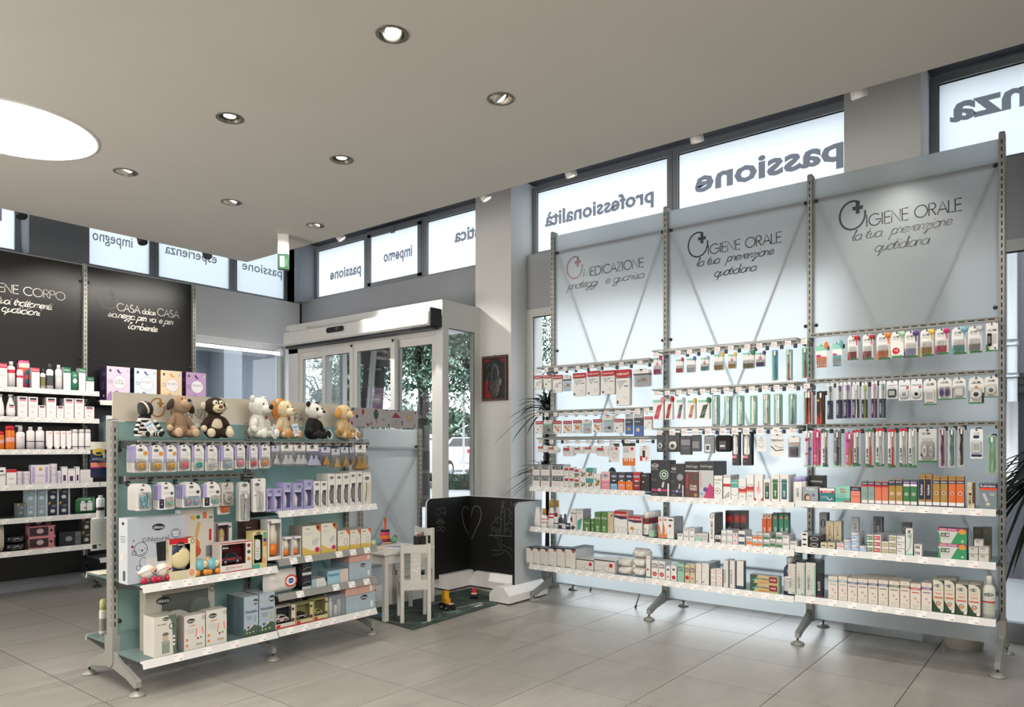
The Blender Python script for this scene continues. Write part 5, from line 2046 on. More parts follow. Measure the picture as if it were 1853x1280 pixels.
rw.box(341,378,548,'small dark blue spray bottle','bottle',lambda w,h,d:bottle(w,h,'round',body='navy',capf=.2,cap='grey',label=('lgrey',.25,.4)))
rw.box(382,416,545,'grey-blue bottle set back','bottle',lambda w,h,d:bottle(w,h,'round',body='grey',capf=.2,cap='dgrey'),back=.07)
rw.box(378,410,635,'small white box, blue edge','carton',lambda w,h,d:carton(w,h,d,'white',[('r',0,1,.0,.2,'blue'),LN(.5,.7,.6,3)]),d=.03)
rw.box(413,448,628,'small navy box','carton',lambda w,h,d:carton(w,h,d,'navy',[('r',.1,.9,.5,.8,'lgrey')]),d=.03)
rw.box(452,505,503,'white carton with red diamond','carton',lambda w,h,d:carton(w,h,d,'white',[('p',[(0,.55),(.35,.68),(.35,.35),(0,.48)],'dred'),('p',[(0,.10),(.5,.25),(.9,.12),(.4,0)],'dgrey'),('t','epithema',.55,.82,.07,'dgrey')],'grey'),d=.09)
rw.box(507,566,502,'white carton with green folded shape','carton',lambda w,h,d:carton(w,h,d,'white',[('p',[(.15,.45),(.9,.62),(.6,.1),(.15,0)],'teal'),('r',0,1,.93,1,'lgrey'),LN(.5,.85,.7,2)],'grey'),d=.12)
GRN=lambda w,h,d:carton(w,h,d,'5d8a50',[('t','Citrosil',.5,.72,.12,'white'),('r',.3,.7,.2,.32,'lgreen'),('c',.5,.12,.12,'white')],'dgreen')
rw.box(570,630,592,'short green disinfectant carton','carton',GRN,d=.05)
rw.box(637,665,588,'narrow green disinfectant carton','carton',GRN,d=.05)
rw.box(668,724,528,'tall green disinfectant carton','carton',GRN,d=.05,deep=2)
rw.box(727,782,528,'tall green disinfectant carton','carton',GRN,d=.05,deep=2)
rw.box(785,836,530,'tall cream carton with brown spot','carton',lambda w,h,d:carton(w,h,d,'beige',[('c',.7,.85,.15,'brown'),('r',.25,.3,.1,.7,'grey')]),d=.05)
BIGR=lambda pic:(lambda w,h,d:carton(w,h,d,'white',[('r',.02,.98,.70,.96,'red'),('p',[(.02,.72),(.5,.64),(.98,.66),(.98,.73),(.02,.8)],'navy'),('r',.02,.98,.955,.985,'dred'),('t','medpresteril',.5,.84,.10,'white')]+pic,'lgrey','dred'))
OV=[('o',.2,.22,.15,'dgrey',.012,1.2),('o',.5,.2,.15,'dgrey',.012,1.2),('o',.78,.2,.14,'dgrey',.012,1.2),('c',.05,.08,.04,'navy')]
rw.box(842,960,515,'large white medical carton, red header','carton',BIGR(OV),d=.10)
rw.box(966,1092,560,'medium white carton, red header, yellow shape','carton',BIGR([('c',.3,.35,.14,'mustard',.8)]+OV),d=.08)
rw.box(1098,1148,525,'white spray can, dark red bands','spray can',lambda w,h,d:bottle(w,h,'can',capf=.26,body='dgrey',label=('white',.08,.50),extra=[('dred',.50,.60,1.01),('dred',.66,.72,1.01)],txt='ICE'),deep=5,d=.045)
rw.box(1152,1194,690,'small flat grey-green carton','carton',lambda w,h,d:carton(w,h,d,'lgreen',[LN(.5,.6,.6,2)]),d=.06)
ELM=lambda c,c2='white',cap=None:(lambda w,h,d:carton(w,h,d,c,[('t','elmex',.5,.42,.58,c2,90,.72),('r',0,1,.86,1,cap or c2),('c',.5,.93,.32,c,.8)],c))
rw.box(1236,1276,570,'orange and white upright toothpaste carton','carton',lambda w,h,d:carton(w,h,d,'white',[('p',[(0,0),(.9,0),(.9,.2),(0,.72)],'orange'),('t','elmex',.45,.36,.5,'white',90,.66),('c',.5,.86,.3,'salmon')],'lgrey'),d=.04)
rw.box(1280,1320,570,'orange and white upright toothpaste carton','carton',lambda w,h,d:carton(w,h,d,'white',[('p',[(0,0),(.9,0),(.9,.2),(0,.72)],'orange'),('t','elmex',.45,.36,.5,'white',90,.66),('c',.5,.86,.3,'salmon')],'lgrey'),d=.04)
rw=Row('R',Z4,'MEDICAZIONE bay bottom shelf',FD,-.335,RZ[(0,3)],'goods on the bottom shelf of the MEDICAZIONE bay')
WB=lambda w,h,d:carton(w,h,d,'e8e4dd',[('r',0,1,.955,1,'black'),('p',[(.55,1),(.6,.88),(1,.88),(1,1)],'black'),('c',.8,.86,.14,'white'),('c',.8,.86,.12,'red'),('r',.0,.5,.04,.07,'dgrey'),LN(.35,.62,.5,2,'lgrey',.06)],'lgrey','dgrey')
for x0,x1,yt in((60,122,840),(124,186,845),(188,256,850),(258,332,845),(335,406,850)):
 rw.box(x0,x1,yt,'white gauze carton with black top','carton',WB,d=.13)
rw.box(409,500,852,'wide white gauze carton, black top','carton',WB,d=.09,deep=3)
LOW=lambda w,h,d:carton(w,h,d,'e8e4dd',[('r',0,1,.92,1,'black'),('c',.82,.62,.11,'white'),('c',.82,.62,.095,'red'),('o',.6,.38,.13,'lgrey',.03),('s',[(.0,.15),(.3,.15),(.4,.3),(.7,.1),(1,.1)],'black',.012),('t','GAUZE',.25,.5,.12,'lgrey')],'lgrey','white')
rw.box(505,660,950,'low wide white carton, red seal','carton',LOW,d=.20)
rw.box(667,848,955,'low wide white carton, black right edge','carton',LOW,d=.20,lift=0)
PW=lambda w,h,d:pouchbag(w,h,d,'e9e6e0',[LN(.5,.7,.5,1,'lgrey')],.25)
rw.box(862,978,945,'soft white cotton pouch','pouch',PW,n=2,d=.12)
rw.box(985,1120,858,'soft white cotton pouch','pouch',PW,n=3,d=.16)
rw.box(1128,1166,920,'narrow white carton, red dot, green foot','carton',lambda w,h,d:carton(w,h,d,'white',[('c',.4,.4,.25,'red'),('r',0,1,0,.08,'green'),('c',.5,.9,.12,'red')],'lgrey'),d=.05)
# ------------------------------------------------------------------ middle bay
rw=Row('R',Z5,'middle bay upper hooks',FD,-.25,group='packs on the upper hooks of the middle bay')
def pickpack(col,n=6,seal=False,low=.02,high=.42,head='white'):
 def f(w,h):
  return hangcard(w,h,head,[('r',0,1,.88,1,'mint'),('s',[(.5,.98),(.56,.80)],'green',.06),('r',.02,.98,0,.5,'lgrey')]+([('c',.5,.62,.18,'magenta'),('t','NEW',.5,.62,.07,'white')]if seal else[]),bubble=(.04,.96,low,.56,.012),content=c_picks(col,n),top=.3)
 return f
def withtab(f,col):
 def g(w,h):
  p=f(w,h)
  t=MB()
  t.ell((w*.42,-.004,-h*.02),(w*.17,.002,h*.16),C_(col,.4),10)
  return p+[('colour_tab',t)]
 return g
for x0,x1,y0,y1,c,tc,seal in((110,180,235,385,'magenta','magenta',1),(310,374,250,368,'red','red',0),(405,482,240,365,'lgrey','blue',0),(530,603,235,350,'teal','lilac',1),(648,732,205,345,'gold','yellow',0),(775,845,205,330,'mustard','yellow',1),(905,1008,190,330,'olive','green',0),(1022,1103,190,315,'purple','purple',1)):
 nm={'lgrey':'clear','gold':'amber','olive':'olive green'}.get(c,c)
 rw.hangup(x0,x1,y0,y1,'%s interdental brush pack'%nm,'interdental brush pack',withtab(pickpack(c,6,seal),tc),deep=2)
def tbrush(col,card='teal',col2=None,head='white',strip='mint'):
 def f(w,h):
  return hangcard(w,h,card,[('r',.02,.3,0,.95,strip),('r',0,1,0,.06,'lgrey')],bubble=(.2,.96,.02,.97,.012),content=c_brush(col,head,col2,bool(col2)),top=.3,hole=False)
 return f
rw.hangup(1165,1222,165,440,'teal toothbrush pack','toothbrush pack',tbrush('teal','skyb'))
rw.hangup(1290,1345,160,435,'red toothbrush pack on green card','toothbrush pack',tbrush('red','mint'),deep=3,skew=-.25)
rw.hangup(1432,1488,140,415,'bright red toothbrush pack','toothbrush pack',tbrush('red','mint'),deep=2)
for x,z in rw.hx:
 hook(RU,x,2.016-.032,y1=-.262)
rw=Row('R',Z5,'middle bay middle hooks',FD,-.25,group='packs on the middle hooks of the middle bay')
def flospack(col,seal):
 def f(w,h):
  return hangcard(w,h,'white',[('r',0,1,.88,1,'mint'),('p',[(.1,.06),(.55,.06),(.9,.78),(.45,.72)],col),('s',[(.2,.3),(.8,.5)],'white',.02),('s',[(.2,.2),(.7,.36)],'white',.02)]+([('c',.3,.16,.17,'magenta')]if seal else[]),top=.3)
 return f
for x0,x1,y0,y1,c,tc,seal in((105,198,610,790,'c03a50','pink',1),(212,280,600,785,'dred','red',0),(315,380,610,783,'3f5560','lgrey',1),(417,482,615,778,'gold','yellow',1),(510,608,610,780,'dgreen','green',0)):
 nm={'c03a50':'pink-red','dred':'dark red','3f5560':'slate','gold':'mustard','dgreen':'dark green'}[c]
 rw.hangup(x0,x1,y0,y1,'pack with slanted %s panel'%nm,'interdental brush pack',withtab(flospack(c,seal),tc),deep=3)
for x0,x1,y0,y1,c,c2,nm in((630,690,565,845,'purple','silver','purple and grey'),(740,800,575,845,'skyb','grey','sky blue'),(850,908,570,845,'dgreen',None,'dark green'),(970,1025,570,840,'mustard',None,'mustard yellow'),(1085,1140,555,835,'blue','mustard','blue and mustard'),(1182,1250,555,835,'skyb','gold','grey-blue and gold'),(1312,1375,555,830,'navy',None,'navy'),(1447,1520,540,828,'red','salmon','red and salmon')):
 rw.hangup(x0,x1,y0,y1,'%s toothbrush pack'%nm,'toothbrush pack',tbrush(c,'mint' if nm!='red and salmon' else 'lpink',c2),deep=3)
for x,z in rw.hx:
 hook(RU,x,1.725-.032,y1=-.262)
rw=Row('R',Z5,'middle bay lower hooks',FD,-.25,group='packs on the lower hooks of the middle bay')
DISC=lambda w,h:hangcard(w,h,'dgrey',[('t','Oral-B',.5,.9,.06,'lgrey')],bubble=(.15,.85,.06,.6,.018),content=c_disc('white','dgrey'),top=.3)
rw.hangup(140,210,905,1075,'grey card with white brush head','brush head pack',DISC)
rw.hangup(235,343,905,1075,'grey card with white brush head','brush head pack',DISC,deep=3)
rw.hangup(347,445,930,1100,'dark grey card of brush heads','brush head pack',lambda w,h:hangcard(w,h,'dgrey',[('r',.1,.9,.5,.8,'grey'),LN(.5,.4,.7,3)],top=.3),deep=3)
rw.hangup(450,533,920,1070,'slate card of brush heads','brush head pack',lambda w,h:hangcard(w,h,'dgrey',[('r',.1,.8,.2,.6,'grey')],top=.3),deep=2)
rw.hangup(562,655,925,1085,'slate card with white display window','brush head pack',lambda w,h:hangcard(w,h,'grey',[('r',.1,.6,.08,.5,'white'),('r',.18,.5,.18,.42,'dgrey'),('t','Oral-B',.5,.86,.06,'white')],top=.3),deep=2)
rw.hangup(675,806,925,1073,'black zipped travel case','travel case',lambda w,h:[('',MB().prism(rrect(w,h,w*.18,-w/2,-h),-.02,.02,mat('black',.8,n=.2)).rect(-w*.25,w*.2,-h*.85,-h*.35,-.021,C_('dgrey')).rect(-w*.2,w*.12,-h*.7,-h*.6,-.0215,C_('white')))])
BLK=lambda w,h:hangcard(w,h,'black',[('r',.05,.95,.55,.9,'dgrey'),('t','Oral-B',.5,.93,.05,'white'),('r',0,.6,.22,.30,'pink'),('c',.3,.13,.07,'orange'),('r',.3,.42,.35,.8,'white')],bubble=(.1,.9,.3,.9,.01),content=c_brush('grey'),top=.1)
rw.hangup(812,878,895,1195,'tall black and pink toothbrush card','toothbrush pack',BLK,deep=3)
rw.hangup(905,985,895,1195,'tall black toothbrush card','toothbrush pack',BLK,deep=4)
rw.hangup(1030,1113,940,1070,'white card with grey sketch','dental card',lambda w,h:hangcard(w,h,'white',[('s',[(.2,.4),(.5,.25),(.8,.4)],'dgrey',.04),('s',[(.2,.55),(.5,.65),(.8,.5)],'lgreen',.04),LN(.5,.8,.6,2)],top=.3))
rw.hangup(1152,1276,910,1115,'white card with dark mouthguard picture','mouthguard card',lambda w,h:hangcard(w,h,'white',[('t','NightGuard',.5,.72,.10,'dgrey'),('s',[(.05,.45),(.4,.25),(.95,.3)],'dgrey',.08),('s',[(.3,.5),(.6,.38),(.95,.4)],'grey',.05)],top=.2))
rw.hangup(1308,1415,930,1125,'clear pack with dark lower half','dental pack',lambda w,h:hangcard(w,h,'white',[('r',.1,.9,.6,.64,'salmon')],pouch=True,bc='dgrey',bubble=(.05,.85,.02,.5,.01),content=c_slab('dgrey','black')),deep=2)
for x,z in rw.hx:
 hook(RU,x,1.432-.032,y1=-.262)
rw=Row('R',Z6,'middle bay top shelf',FD,-.335,RZ[(1,1)],'goods on the top shelf of the middle bay')
def oralb(acc='magenta',ring='lgreen'):
 return lambda w,h,d:carton(w,h,d,'1b1d24',[('o',.68,.60,.26,'dgrey',.02),('o',.68,.60,.20,ring,.05),('c',.68,.60,.13,'lgrey'),('c',.68,.60,.055,'black'),('s',[(.60,.25),(.66,.40)],'lgrey',.10),('r',.04,.40,.80,.90,'1b1d24'),('o',.22,.85,.17,'white',.018,.5),('t','Oral-B',.22,.85,.045,'white',0,.26),('t','PRO 750',.2,.75,.035,'lgrey'),('r',.0,.3,.42,.5,'3c4038'),('r',.05,.95,.14,.20,acc),('c',.45,.18,.07,'white'),('c',.45,.18,.04,acc),('r',.86,.93,.02,.36,'white'),LN(.2,.06,.3,1,'grey')],'101218','2a2c33')
rw.box(80,244,60,'tall black electric toothbrush box with round head','toothbrush box',oralb(),d=.09)
rw.box(246,360,90,'shorter black electric toothbrush box','toothbrush box',oralb('purple','lilac'),d=.08)
rw.box(362,478,72,'black-topped brown toothbrush box','toothbrush box',lambda w,h,d:carton(w,h,d,'5a2c1c',[('r',0,1,.76,1,'black'),('t','Oral-B stages',.5,.87,.06,'lgrey'),('r',0,1,.72,.76,'lgrey'),('t','STAR',.62,.32,.07,'white',0,.5),('t','WARS',.62,.24,.07,'white',0,.5),('c',.78,.08,.12,'gold'),('r',.14,.22,.25,.65,'red'),('c',.75,.55,.16,'dgrey')],'black','dgrey'),d=.08)
rw.box(480,600,70,'black-topped grey and berry toothbrush box','toothbrush box',lambda w,h,d:carton(w,h,d,'lgrey',[('r',0,1,.76,1,'black'),('t','Oral-B stages',.5,.87,.06,'lgrey'),('p',[(.3,0),(1,0),(1,.3),(.75,.42)],'magenta'),('c',.45,.24,.16,'purple'),('r',.1,.16,.3,.7,'pink'),('r',0,.3,.1,.16,'skyb')],'black','dgrey'),deep=5,d=.045)
rw.box(603,672,188,'white carton with green ring','carton',lambda w,h,d:carton(w,h,d,'white',[('t','FROMEN',.5,.82,.07,'green'),LN(.4,.7,.6,2),('o',.45,.35,.34,'teal',.06),('c',.45,.35,.10,'red')],'lgrey'),d=.04)
rw.box(679,742,182,'white and red carton with paint swirl','carton',lambda w,h,d:carton(w,h,d,'white',[('r',0,1,.52,.64,'red'),('r',0,1,.88,1,'lgrey'),('s',[(.1,.05),(.8,.3),(.7,.1)],'dgrey',.1),('s',[(.3,.05),(.9,.2)],'teal',.08)],'grey'),deep=3,d=.05)
rw.box(744,804,225,'teal and white carton','carton',lambda w,h,d:carton(w,h,d,'white',[('r',0,1,.62,1,'teal'),('t','PROTEX',.5,.86,.08,'white'),('s',[(0,.3),(.6,.2),(1,.35)],'teal',.05)]),d=.05)
RF=lambda w,h,d:carton(w,h,d,'white',[('r',0,1,.40,.55,'red'),('r',0,1,.33,.40,'salmon'),('c',.5,.62,.32,'white'),('t','meritene',.5,.62,.06,'grey'),LN(.5,.2,.6,2)],'lgrey')
rw.box(807,868,212,'white carton with red fading band','carton',RF,d=.05)
rw.box(872,933,180,'tall white carton, red fading band','carton',RF,d=.05)
rw.box(937,1008,180,'tall white carton, red corner marks','carton',lambda w,h,d:carton(w,h,d,'white',[('c',.5,.42,.3,'lpink',1.6),('p',[(0,.0),(.3,.0),(0,.16)],'red'),('p',[(1,.0),(.7,.0),(1,.16)],'red'),('r',.45,.55,.4,.75,'salmon')],'lgrey'),d=.05)
GO=lambda c:(lambda w,h,d:carton(w,h,d,'white',[('r',.18,.82,.1,.85,c),('c',.5,.76,.42,'lgrey',.6),('c',.5,.76,.38,'olive' if c=='dgreen' else c,.55),('c',.5,.38,.16,'mint'),('r',.45,.55,.2,.34,'white')],'lgrey'))
rw.box(1014,1072,215,'white carton with dark green panel','carton',GO('dgreen'),d=.04)
rw.box(1076,1145,182,'taller white carton with green panel','carton',GO('3b6a3a'),d=.05,deep=2)
rw.box(1149,1220,182,'taller white carton with teal panel','carton',GO('2b6a70'),d=.05,deep=3)
rw.box(1250,1332,198,'white cylinder tub with blue lid','tub',lambda w,h,d:bottle(w,h,'can',capf=.18,cap='lilac',txt='',extra=[])+[('lettering',MB().text('oasic',0,h*.4,w*.34,C_('black'),-.004,maxw=h*.5,rot=pi/2))],deep=3,d=.06)
rw=Row('R',Z6,'middle bay middle shelf',FD,-.335,RZ[(1,2)],'goods on the middle shelf of the middle bay')
rw.box(218,272,535,'white carton with black oval badge','carton',lambda w,h,d:carton(w,h,d,'white',[('c',.5,.88,.38,'black',.35),('c',.4,.62,.2,'dred'),('o',.4,.3,.2,'lgrey',.05),('r',0,1,0,.06,'mint')],'grey','dgrey'),deep=3,d=.05)
SM=lambda bar='white',t='KIN':(lambda w,h,d:carton(w,h,d,'white',[('r',.04,.96,.18,.55,bar),('t',t,.5,.75,.22,'dgrey'),('r',.1,.8,.60,.64,'lgrey')],'lgrey','lgrey'))
rw.box(300,347,668,'small white toothpaste end','toothpaste carton',SM(),d=.14)
rw.box(350,395,625,'small white toothpaste end','toothpaste carton',SM(),n=2,d=.14)
rw.box(398,443,625,'small white toothpaste end','toothpaste carton',SM(),n=2,d=.14)
rw.box(446,497,668,'small green-striped toothpaste end','toothpaste carton',SM('mint'),d=.14)
rw.box(500,552,670,'small grey-white toothpaste end','toothpaste carton',SM('lgrey'),d=.14)
rw.box(562,608,500,'upright white carton, black roundel','carton',lambda w,h,d:carton(w,h,d,'white',[('o',.5,.90,.30,'black',.10),('t','BLANX MED',.5,.45,.4,'dgrey',90,.6)],'dgrey','grey'),deep=5,d=.028)
rw.box(612,660,682,'small white carton, black band','toothpaste carton',SM('black','BX'),d=.12)
rw.box(664,706,640,'small grey toothpaste end','toothpaste carton',SM('lgrey',''),n=2,d=.14)
rw.box(709,756,640,'small grey toothpaste end','toothpaste carton',SM('lgrey',''),n=2,d=.14)
rw.box(758,800,662,'small white-red toothpaste end','toothpaste carton',SM('lpink','RB'),n=2,d=.12)
rw.box(804,858,645,'white-navy toothpaste end','toothpaste carton',SM('3a4a66',''),n=2,d=.14)
for x0,x1 in((697,762),(765,817),(820,872)):
 rw.box(x0,x1,478,'tall dark carton with red glow','carton',lambda w,h,d:carton(w,h,d,'2a2a2c',[('r',0,1,.62,.86,'dred'),('r',.3,.8,.68,.82,'red'),('r',0,1,0,.32,'grey'),('t','BLACK',.5,.3,.34,'lgrey',90,.5)],'dgreen','dgrey'),d=.05,back=.15)
rw.box(868,919,692,'small white-orange toothpaste end','toothpaste carton',SM('orange','elmex'),d=.14)
rw.box(922,963,665,'small orange toothpaste end','toothpaste carton',SM('orange','elmex'),n=2,d=.12)
rw.box(966,1006,665,'small orange toothpaste end','toothpaste carton',SM('orange','elmex'),n=2,d=.12)
for x0,x1,c,nm in((1000,1038,'e2672a','orange'),(1041,1081,'e2672a','orange')):
 rw.box(x0,x1,507,'upright %s carton, white lettering'%nm,'carton',ELM(c),d=.04,back=.15)
for x0,x1 in((1088,1130),(1140,1178),(1181,1222)):
 rw.box(x0,x1,496,'upright green carton, pale lettering','carton',lambda w,h,d:carton(w,h,d,'2f8a6a',[('t','elmex',.5,.42,.58,'white',90,.7),('c',.5,.85,.3,'salmon'),('r',0,1,.94,1,'dgreen')],'dgreen','dgreen'),d=.04,back=.15)
rw.box(1012,1062,667,'small green-white toothpaste end','toothpaste carton',SM('green','elmex'),n=2,d=.12)
rw.box(1066,1112,712,'small green toothpaste end','toothpaste carton',SM('green','elmex'),d=.12)
rw.box(1117,1168,660,'small green-white toothpaste end','toothpaste carton',SM('green','elmex'),n=2,d=.12)
rw.box(1171,1226,683,'small white toothpaste end','toothpaste carton',SM('white','SENSO'),n=2,d=.13)
rw.box(1230,1290,732,'small white toothpaste end','toothpaste carton',SM('white','SENSO'),d=.14)
rw=Row('R',Z6,'middle bay bottom shelf',FD,-.335,RZ[(1,3)],'goods on the bottom shelf of the middle bay')
AFT=lambda w,h,d:carton(w,h,d,'white',[('t','Afta',.5,.80,.13,'navy'),('t','med',.5,.66,.13,'navy'),('c',.5,.26,.34,'red',.9),('t','GEL',.5,.26,.06,'white')],'lgrey','lgrey')
rw.box(86,141,890,'white mouth gel carton, red circle','carton',AFT,d=.05,deep=2)
rw.box(144,199,895,'white mouth gel carton, red circle','carton',AFT,d=.05,deep=2)
rw.box(204,242,936,'small white mouth gel carton','carton',lambda w,h,d:carton(w,h,d,'white',[('r',.25,.75,.68,.82,'dgrey'),('c',.5,.25,.25,'salmon')],'lgrey'),d=.05,deep=3)
rw.box(246,294,934,'small white carton, red circle','carton',lambda w,h,d:carton(w,h,d,'white',[('r',.3,.7,.68,.82,'dgrey'),('c',.5,.22,.34,'red')],'lgrey'),d=.05,deep=3)
rw.box(300,357,915,'green mouth gel carton','carton',lambda w,h,d:carton(w,h,d,'9ccbb6',[('t','Afta',.45,.78,.11,'navy'),('t','med',.45,.65,.11,'navy'),('c',.45,.25,.10,'pink')],'green','green'),d=.05)
rw.box(362,402,925,'cream mouth gel carton, red circle','carton',lambda w,h,d:carton(w,h,d,'beige',[('t','Afta',.5,.78,.13,'navy'),('t','med',.5,.64,.13,'navy'),('c',.5,.28,.4,'red')],'gold'),d=.05)
rw.box(405,446,925,'cream mouth gel carton, red dot','carton',lambda w,h,d:carton(w,h,d,'beige',[('t','Afta',.5,.78,.13,'navy'),('t','med',.5,.64,.13,'navy'),('c',.5,.25,.15,'red')],'gold'),d=.05)
WSW=lambda w,h,d:carton(w,h,d,'e9e5df',[('s',[(.2,.95),(.15,.85),(.35,.82)],'salmon',.05),('s',[(.2,.10),(.6,.3),(.9,.55)],'beige',.04),('r',.1,.35,.10,.14,'dgrey'),LN(.4,.6,.4,1)],'grey','lgrey')
rw.box(451,500,915,'tall white carton with beige swoosh','carton',WSW,d=.06,deep=2)
rw.box(503,562,915,'tall white carton with beige swoosh','carton',WSW,d=.10,deep=2)
rw.box(576,617,962,'small white red-ringed box','carton',lambda w,h,d:carton(w,h,d,'white',[('o',.5,.5,.28,'salmon',.08)],'lgrey'),n=3,d=.07)
rw.box(621,672,962,'small white red-ringed box','carton',lambda w,h,d:carton(w,h,d,'white',[('o',.5,.5,.28,'salmon',.08)],'lgrey'),n=3,d=.07)
RG=lambda t,foot=None:(lambda w,h,d:carton(w,h,d,'e6e2dc',[('t',t,.25,.42,.26,'dgrey',90,.66)]+([('r',.82,1,0,1,'5a6a80')]if not foot else[('r',0,1,0,.12,'3a4a60'),LN(.5,.6,.5,3,'lpink',.1)]),'dgrey'))
rw.box(681,730,890,'upright pale carton with sideways lettering','carton',RG('REGENERATE'),d=.05,deep=2)
rw.box(733,785,893,'upright pale carton with blue edge','carton',RG('REGENERATE'),d=.05)
rw.box(790,848,895,'upright pale carton with slate foot','carton',RG('',True),d=.05)
rw.box(902,1135,1015,'wide green-gold toothpaste carton','carton',lambda w,h,d:carton(w,h,d,'c9b98a',[('p',[(0,0),(.12,0),(.28,1),(0,1)],'dgreen'),('p',[(.02,.2),(.2,.35),(.3,.85)],'teal'),('t','ALOE FRESH',.45,.55,.22,'black',0,.42),('r',.68,.97,.2,.92,'dred'),('t','WHITE',.82,.55,.2,'white',0,.2),('r',.3,.66,.1,.22,'orange')],'lgreen','grey'),n=2,d=.07)
rw.box(1168,1265,865,'navy mouthwash bottle with clear cap','bottle',lambda w,h,d:bottle(w,h,'square',body='3a4660',capf=.2,cap='lgrey',label=('lgrey',.1,.42),txt='',gloss=.1,shoulder=.22)+[('label_print',MB().disc(0,h*.44,w*.42,w*.2,-.006,C_('white'),16).text('Oral-B',0,h*.44,w*.18,C_('navy'),-.007,maxw=w*.66,bold=.012))],deep=4,d=.07)
# ------------------------------------------------------------------ last bay (nearest the camera)
rw=Row('R',Z7,'last bay upper hooks',FD,-.25,group='packs on the upper hooks of the last bay')
for x0,x1,y0,y1,c,nm in((112,200,235,405,'orange','orange'),(240,315,220,395,'5fa6b0','teal')):
 rw.hangup(x0,x1,y0,y1,'%s interdental pack with magenta flash'%nm,'interdental brush pack',withtab(lambda w,h,c=c:hangcard(w,h,'white',[('r',0,1,.75,1,'mint'),('r',.05,.95,.0,.48,c),('c',.25,.52,.24,'magenta',.5)],bubble=(.04,.9,.02,.46,.012),content=c_picks('white',5),top=.3),c),deep=2)
def gum(card,tab,pick,sticker=None,n=6):
 def f(w,h):
  p=hangcard(w,h,'white',[('r',0,1,.0,.06,'green'),('p',[(0,.0),(.14,.0),(0,.4)],card),('t','GUM',.4,.80,.07,'dgreen'),('r',.12,.72,.76,.765,'green'),('t','TRAV-LER',.42,.70,.035,'grey'),('r',.1,.9,.06,.10,'lgreen')]+([('c',.42,.26,.28,'red'),('t','+2',.42,.28,.09,'white')]if sticker else[]),bubble=None if sticker else(.1,.9,.06,.55,.014),content=None if sticker else c_picks(pick,n,'white'),top=.7)
  t=MB()
  t.lathe([(w*.24,0),(w*.22,.003),(0,.004)],C_(tab,.35),n=14)
  for i in range(len(t.v)):
   q=t.v[i]
   t.v[i]=(w*.36+q[0],-.003-q[2],-h*.10+q[1])
  t.tube([(w*.36,-.004,-h*.14),(w*.40,-.004,-h*.42)],w*.05,C_(tab,.35),5)
  return p+[('colour_tab',t)]
 return f
for x0,x1,y0,y1,c,pk,st,nm in((357,437,160,348,'red','dred',0,'red'),(473,553,152,345,'red','dred',0,'red'),(580,685,140,343,'orange','orange',0,'orange'),(687,792,130,330,'lgreen','lgrey',1,'pale green'),(795,898,125,328,'purple','lilac',0,'purple'),(918,1022,112,318,'yellow','gold',0,'yellow'),(1032,1135,105,303,'magenta','c03a50',0,'magenta'),(1160,1275,95,303,'6aaeb8','teal',0,'teal'),(1285,1395,88,292,'lgrey','grey',0,'grey')):
 rw.hangup(x0,x1,y0,y1,'%s-tabbed white interdental pack'%nm,'interdental brush pack',gum(c,c,pk,st),deep=2)
rw.hangup(1424,1518,62,282,'white pack with black cased brush','interdental brush pack',lambda w,h:hangcard(w,h,'white',[('p',[(0,0),(.4,0),(0,.3)],'green'),('r',0,1,0,.05,'green'),('t','GUM',.5,.74,.08,'dgreen'),LN(.75,.6,.35,8,'grey',.045),('r',.72,.85,.08,.14,'black')],bubble=(.1,.5,.16,.66,.01),content=c_slab('black','grey'),top=.3))
for x,z in rw.hx:
 hook(RU,x,z-.006,y1=-.262,tagp=False)
rw=Row('R',Z7,'last bay middle hooks',FD,-.25,group='packs on the middle hooks of the last bay')
rw.hangup(20,75,590,845,'red toothbrush pack in pink card','toothbrush pack',tbrush('red','lpink','salmon'),deep=2)
rw.hangup(118,182,590,845,'black card with orange toothbrush','toothbrush pack',lambda w,h:hangcard(w,h,'black',[('p',[(0,0),(.5,0),(0,.35)],'red'),('c',.2,.72,.16,'yellow')],bubble=(.2,.9,.03,.95,.012),content=c_brush('e06a20','white'),top=.2),deep=2)
def cura(c,nm='CURAPROX'):
 return lambda w,h:hangcard(w,h,'e9ecee',[('r',0,1,0,.53,'navy'),('t',nm,.22,.27,.26,'white',90,.46),('r',.1,.9,.9,.92,'lgrey'),('r',.0,1,.0,.02,'lgrey')],bubble=(.3,.95,.03,.92,.012),content=c_brush(c,c),top=.3)
for x0,x1,y0,y1,c,nm in((200,243,530,812,'355a60','dark teal'),(270,318,525,805,'purple','purple'),(325,382,518,805,'7a4aa8','violet'),(393,446,518,803,'white','white'),(465,510,520,803,'a8b848','lime green'),(540,583,510,803,'d07ab0','pink'),(601,650,510,803,'5a9a8a','sea green')):
 rw.hangup(x0,x1,y0,y1,'%s toothbrush on white-navy card'%nm,'toothbrush pack',cura(c),deep=2)
FL=lambda w,h:hangcard(w,h,'e9ecee',[('t','CURAPROX',.5,.74,.07,'dgrey'),LN(.5,.62,.7,2)],bubble=(.08,.92,.06,.56,.014),content=c_slab('dgrey','lgrey'),top=.3)
rw.hangup(657,745,510,648,'white card with grey floss box','floss pack',FL)
rw.hangup(750,842,503,662,'white card with clear floss box','floss pack',lambda w,h:hangcard(w,h,'e9ecee',[('t','CURAPROX',.5,.72,.07,'dgrey'),('r',.66,.86,.56,.68,'red')],bubble=(.08,.92,.06,.56,.014),content=c_disc('white','lgrey'),top=.3))
rw.hangup(845,935,497,657,'white card with small black disc','floss pack',lambda w,h:hangcard(w,h,'e9ecee',[('t','CURAPROX',.5,.72,.07,'dgrey'),('r',.7,.9,.56,.68,'red')],bubble=(.08,.92,.06,.5,.014),content=c_disc('white','black'),top=.3))
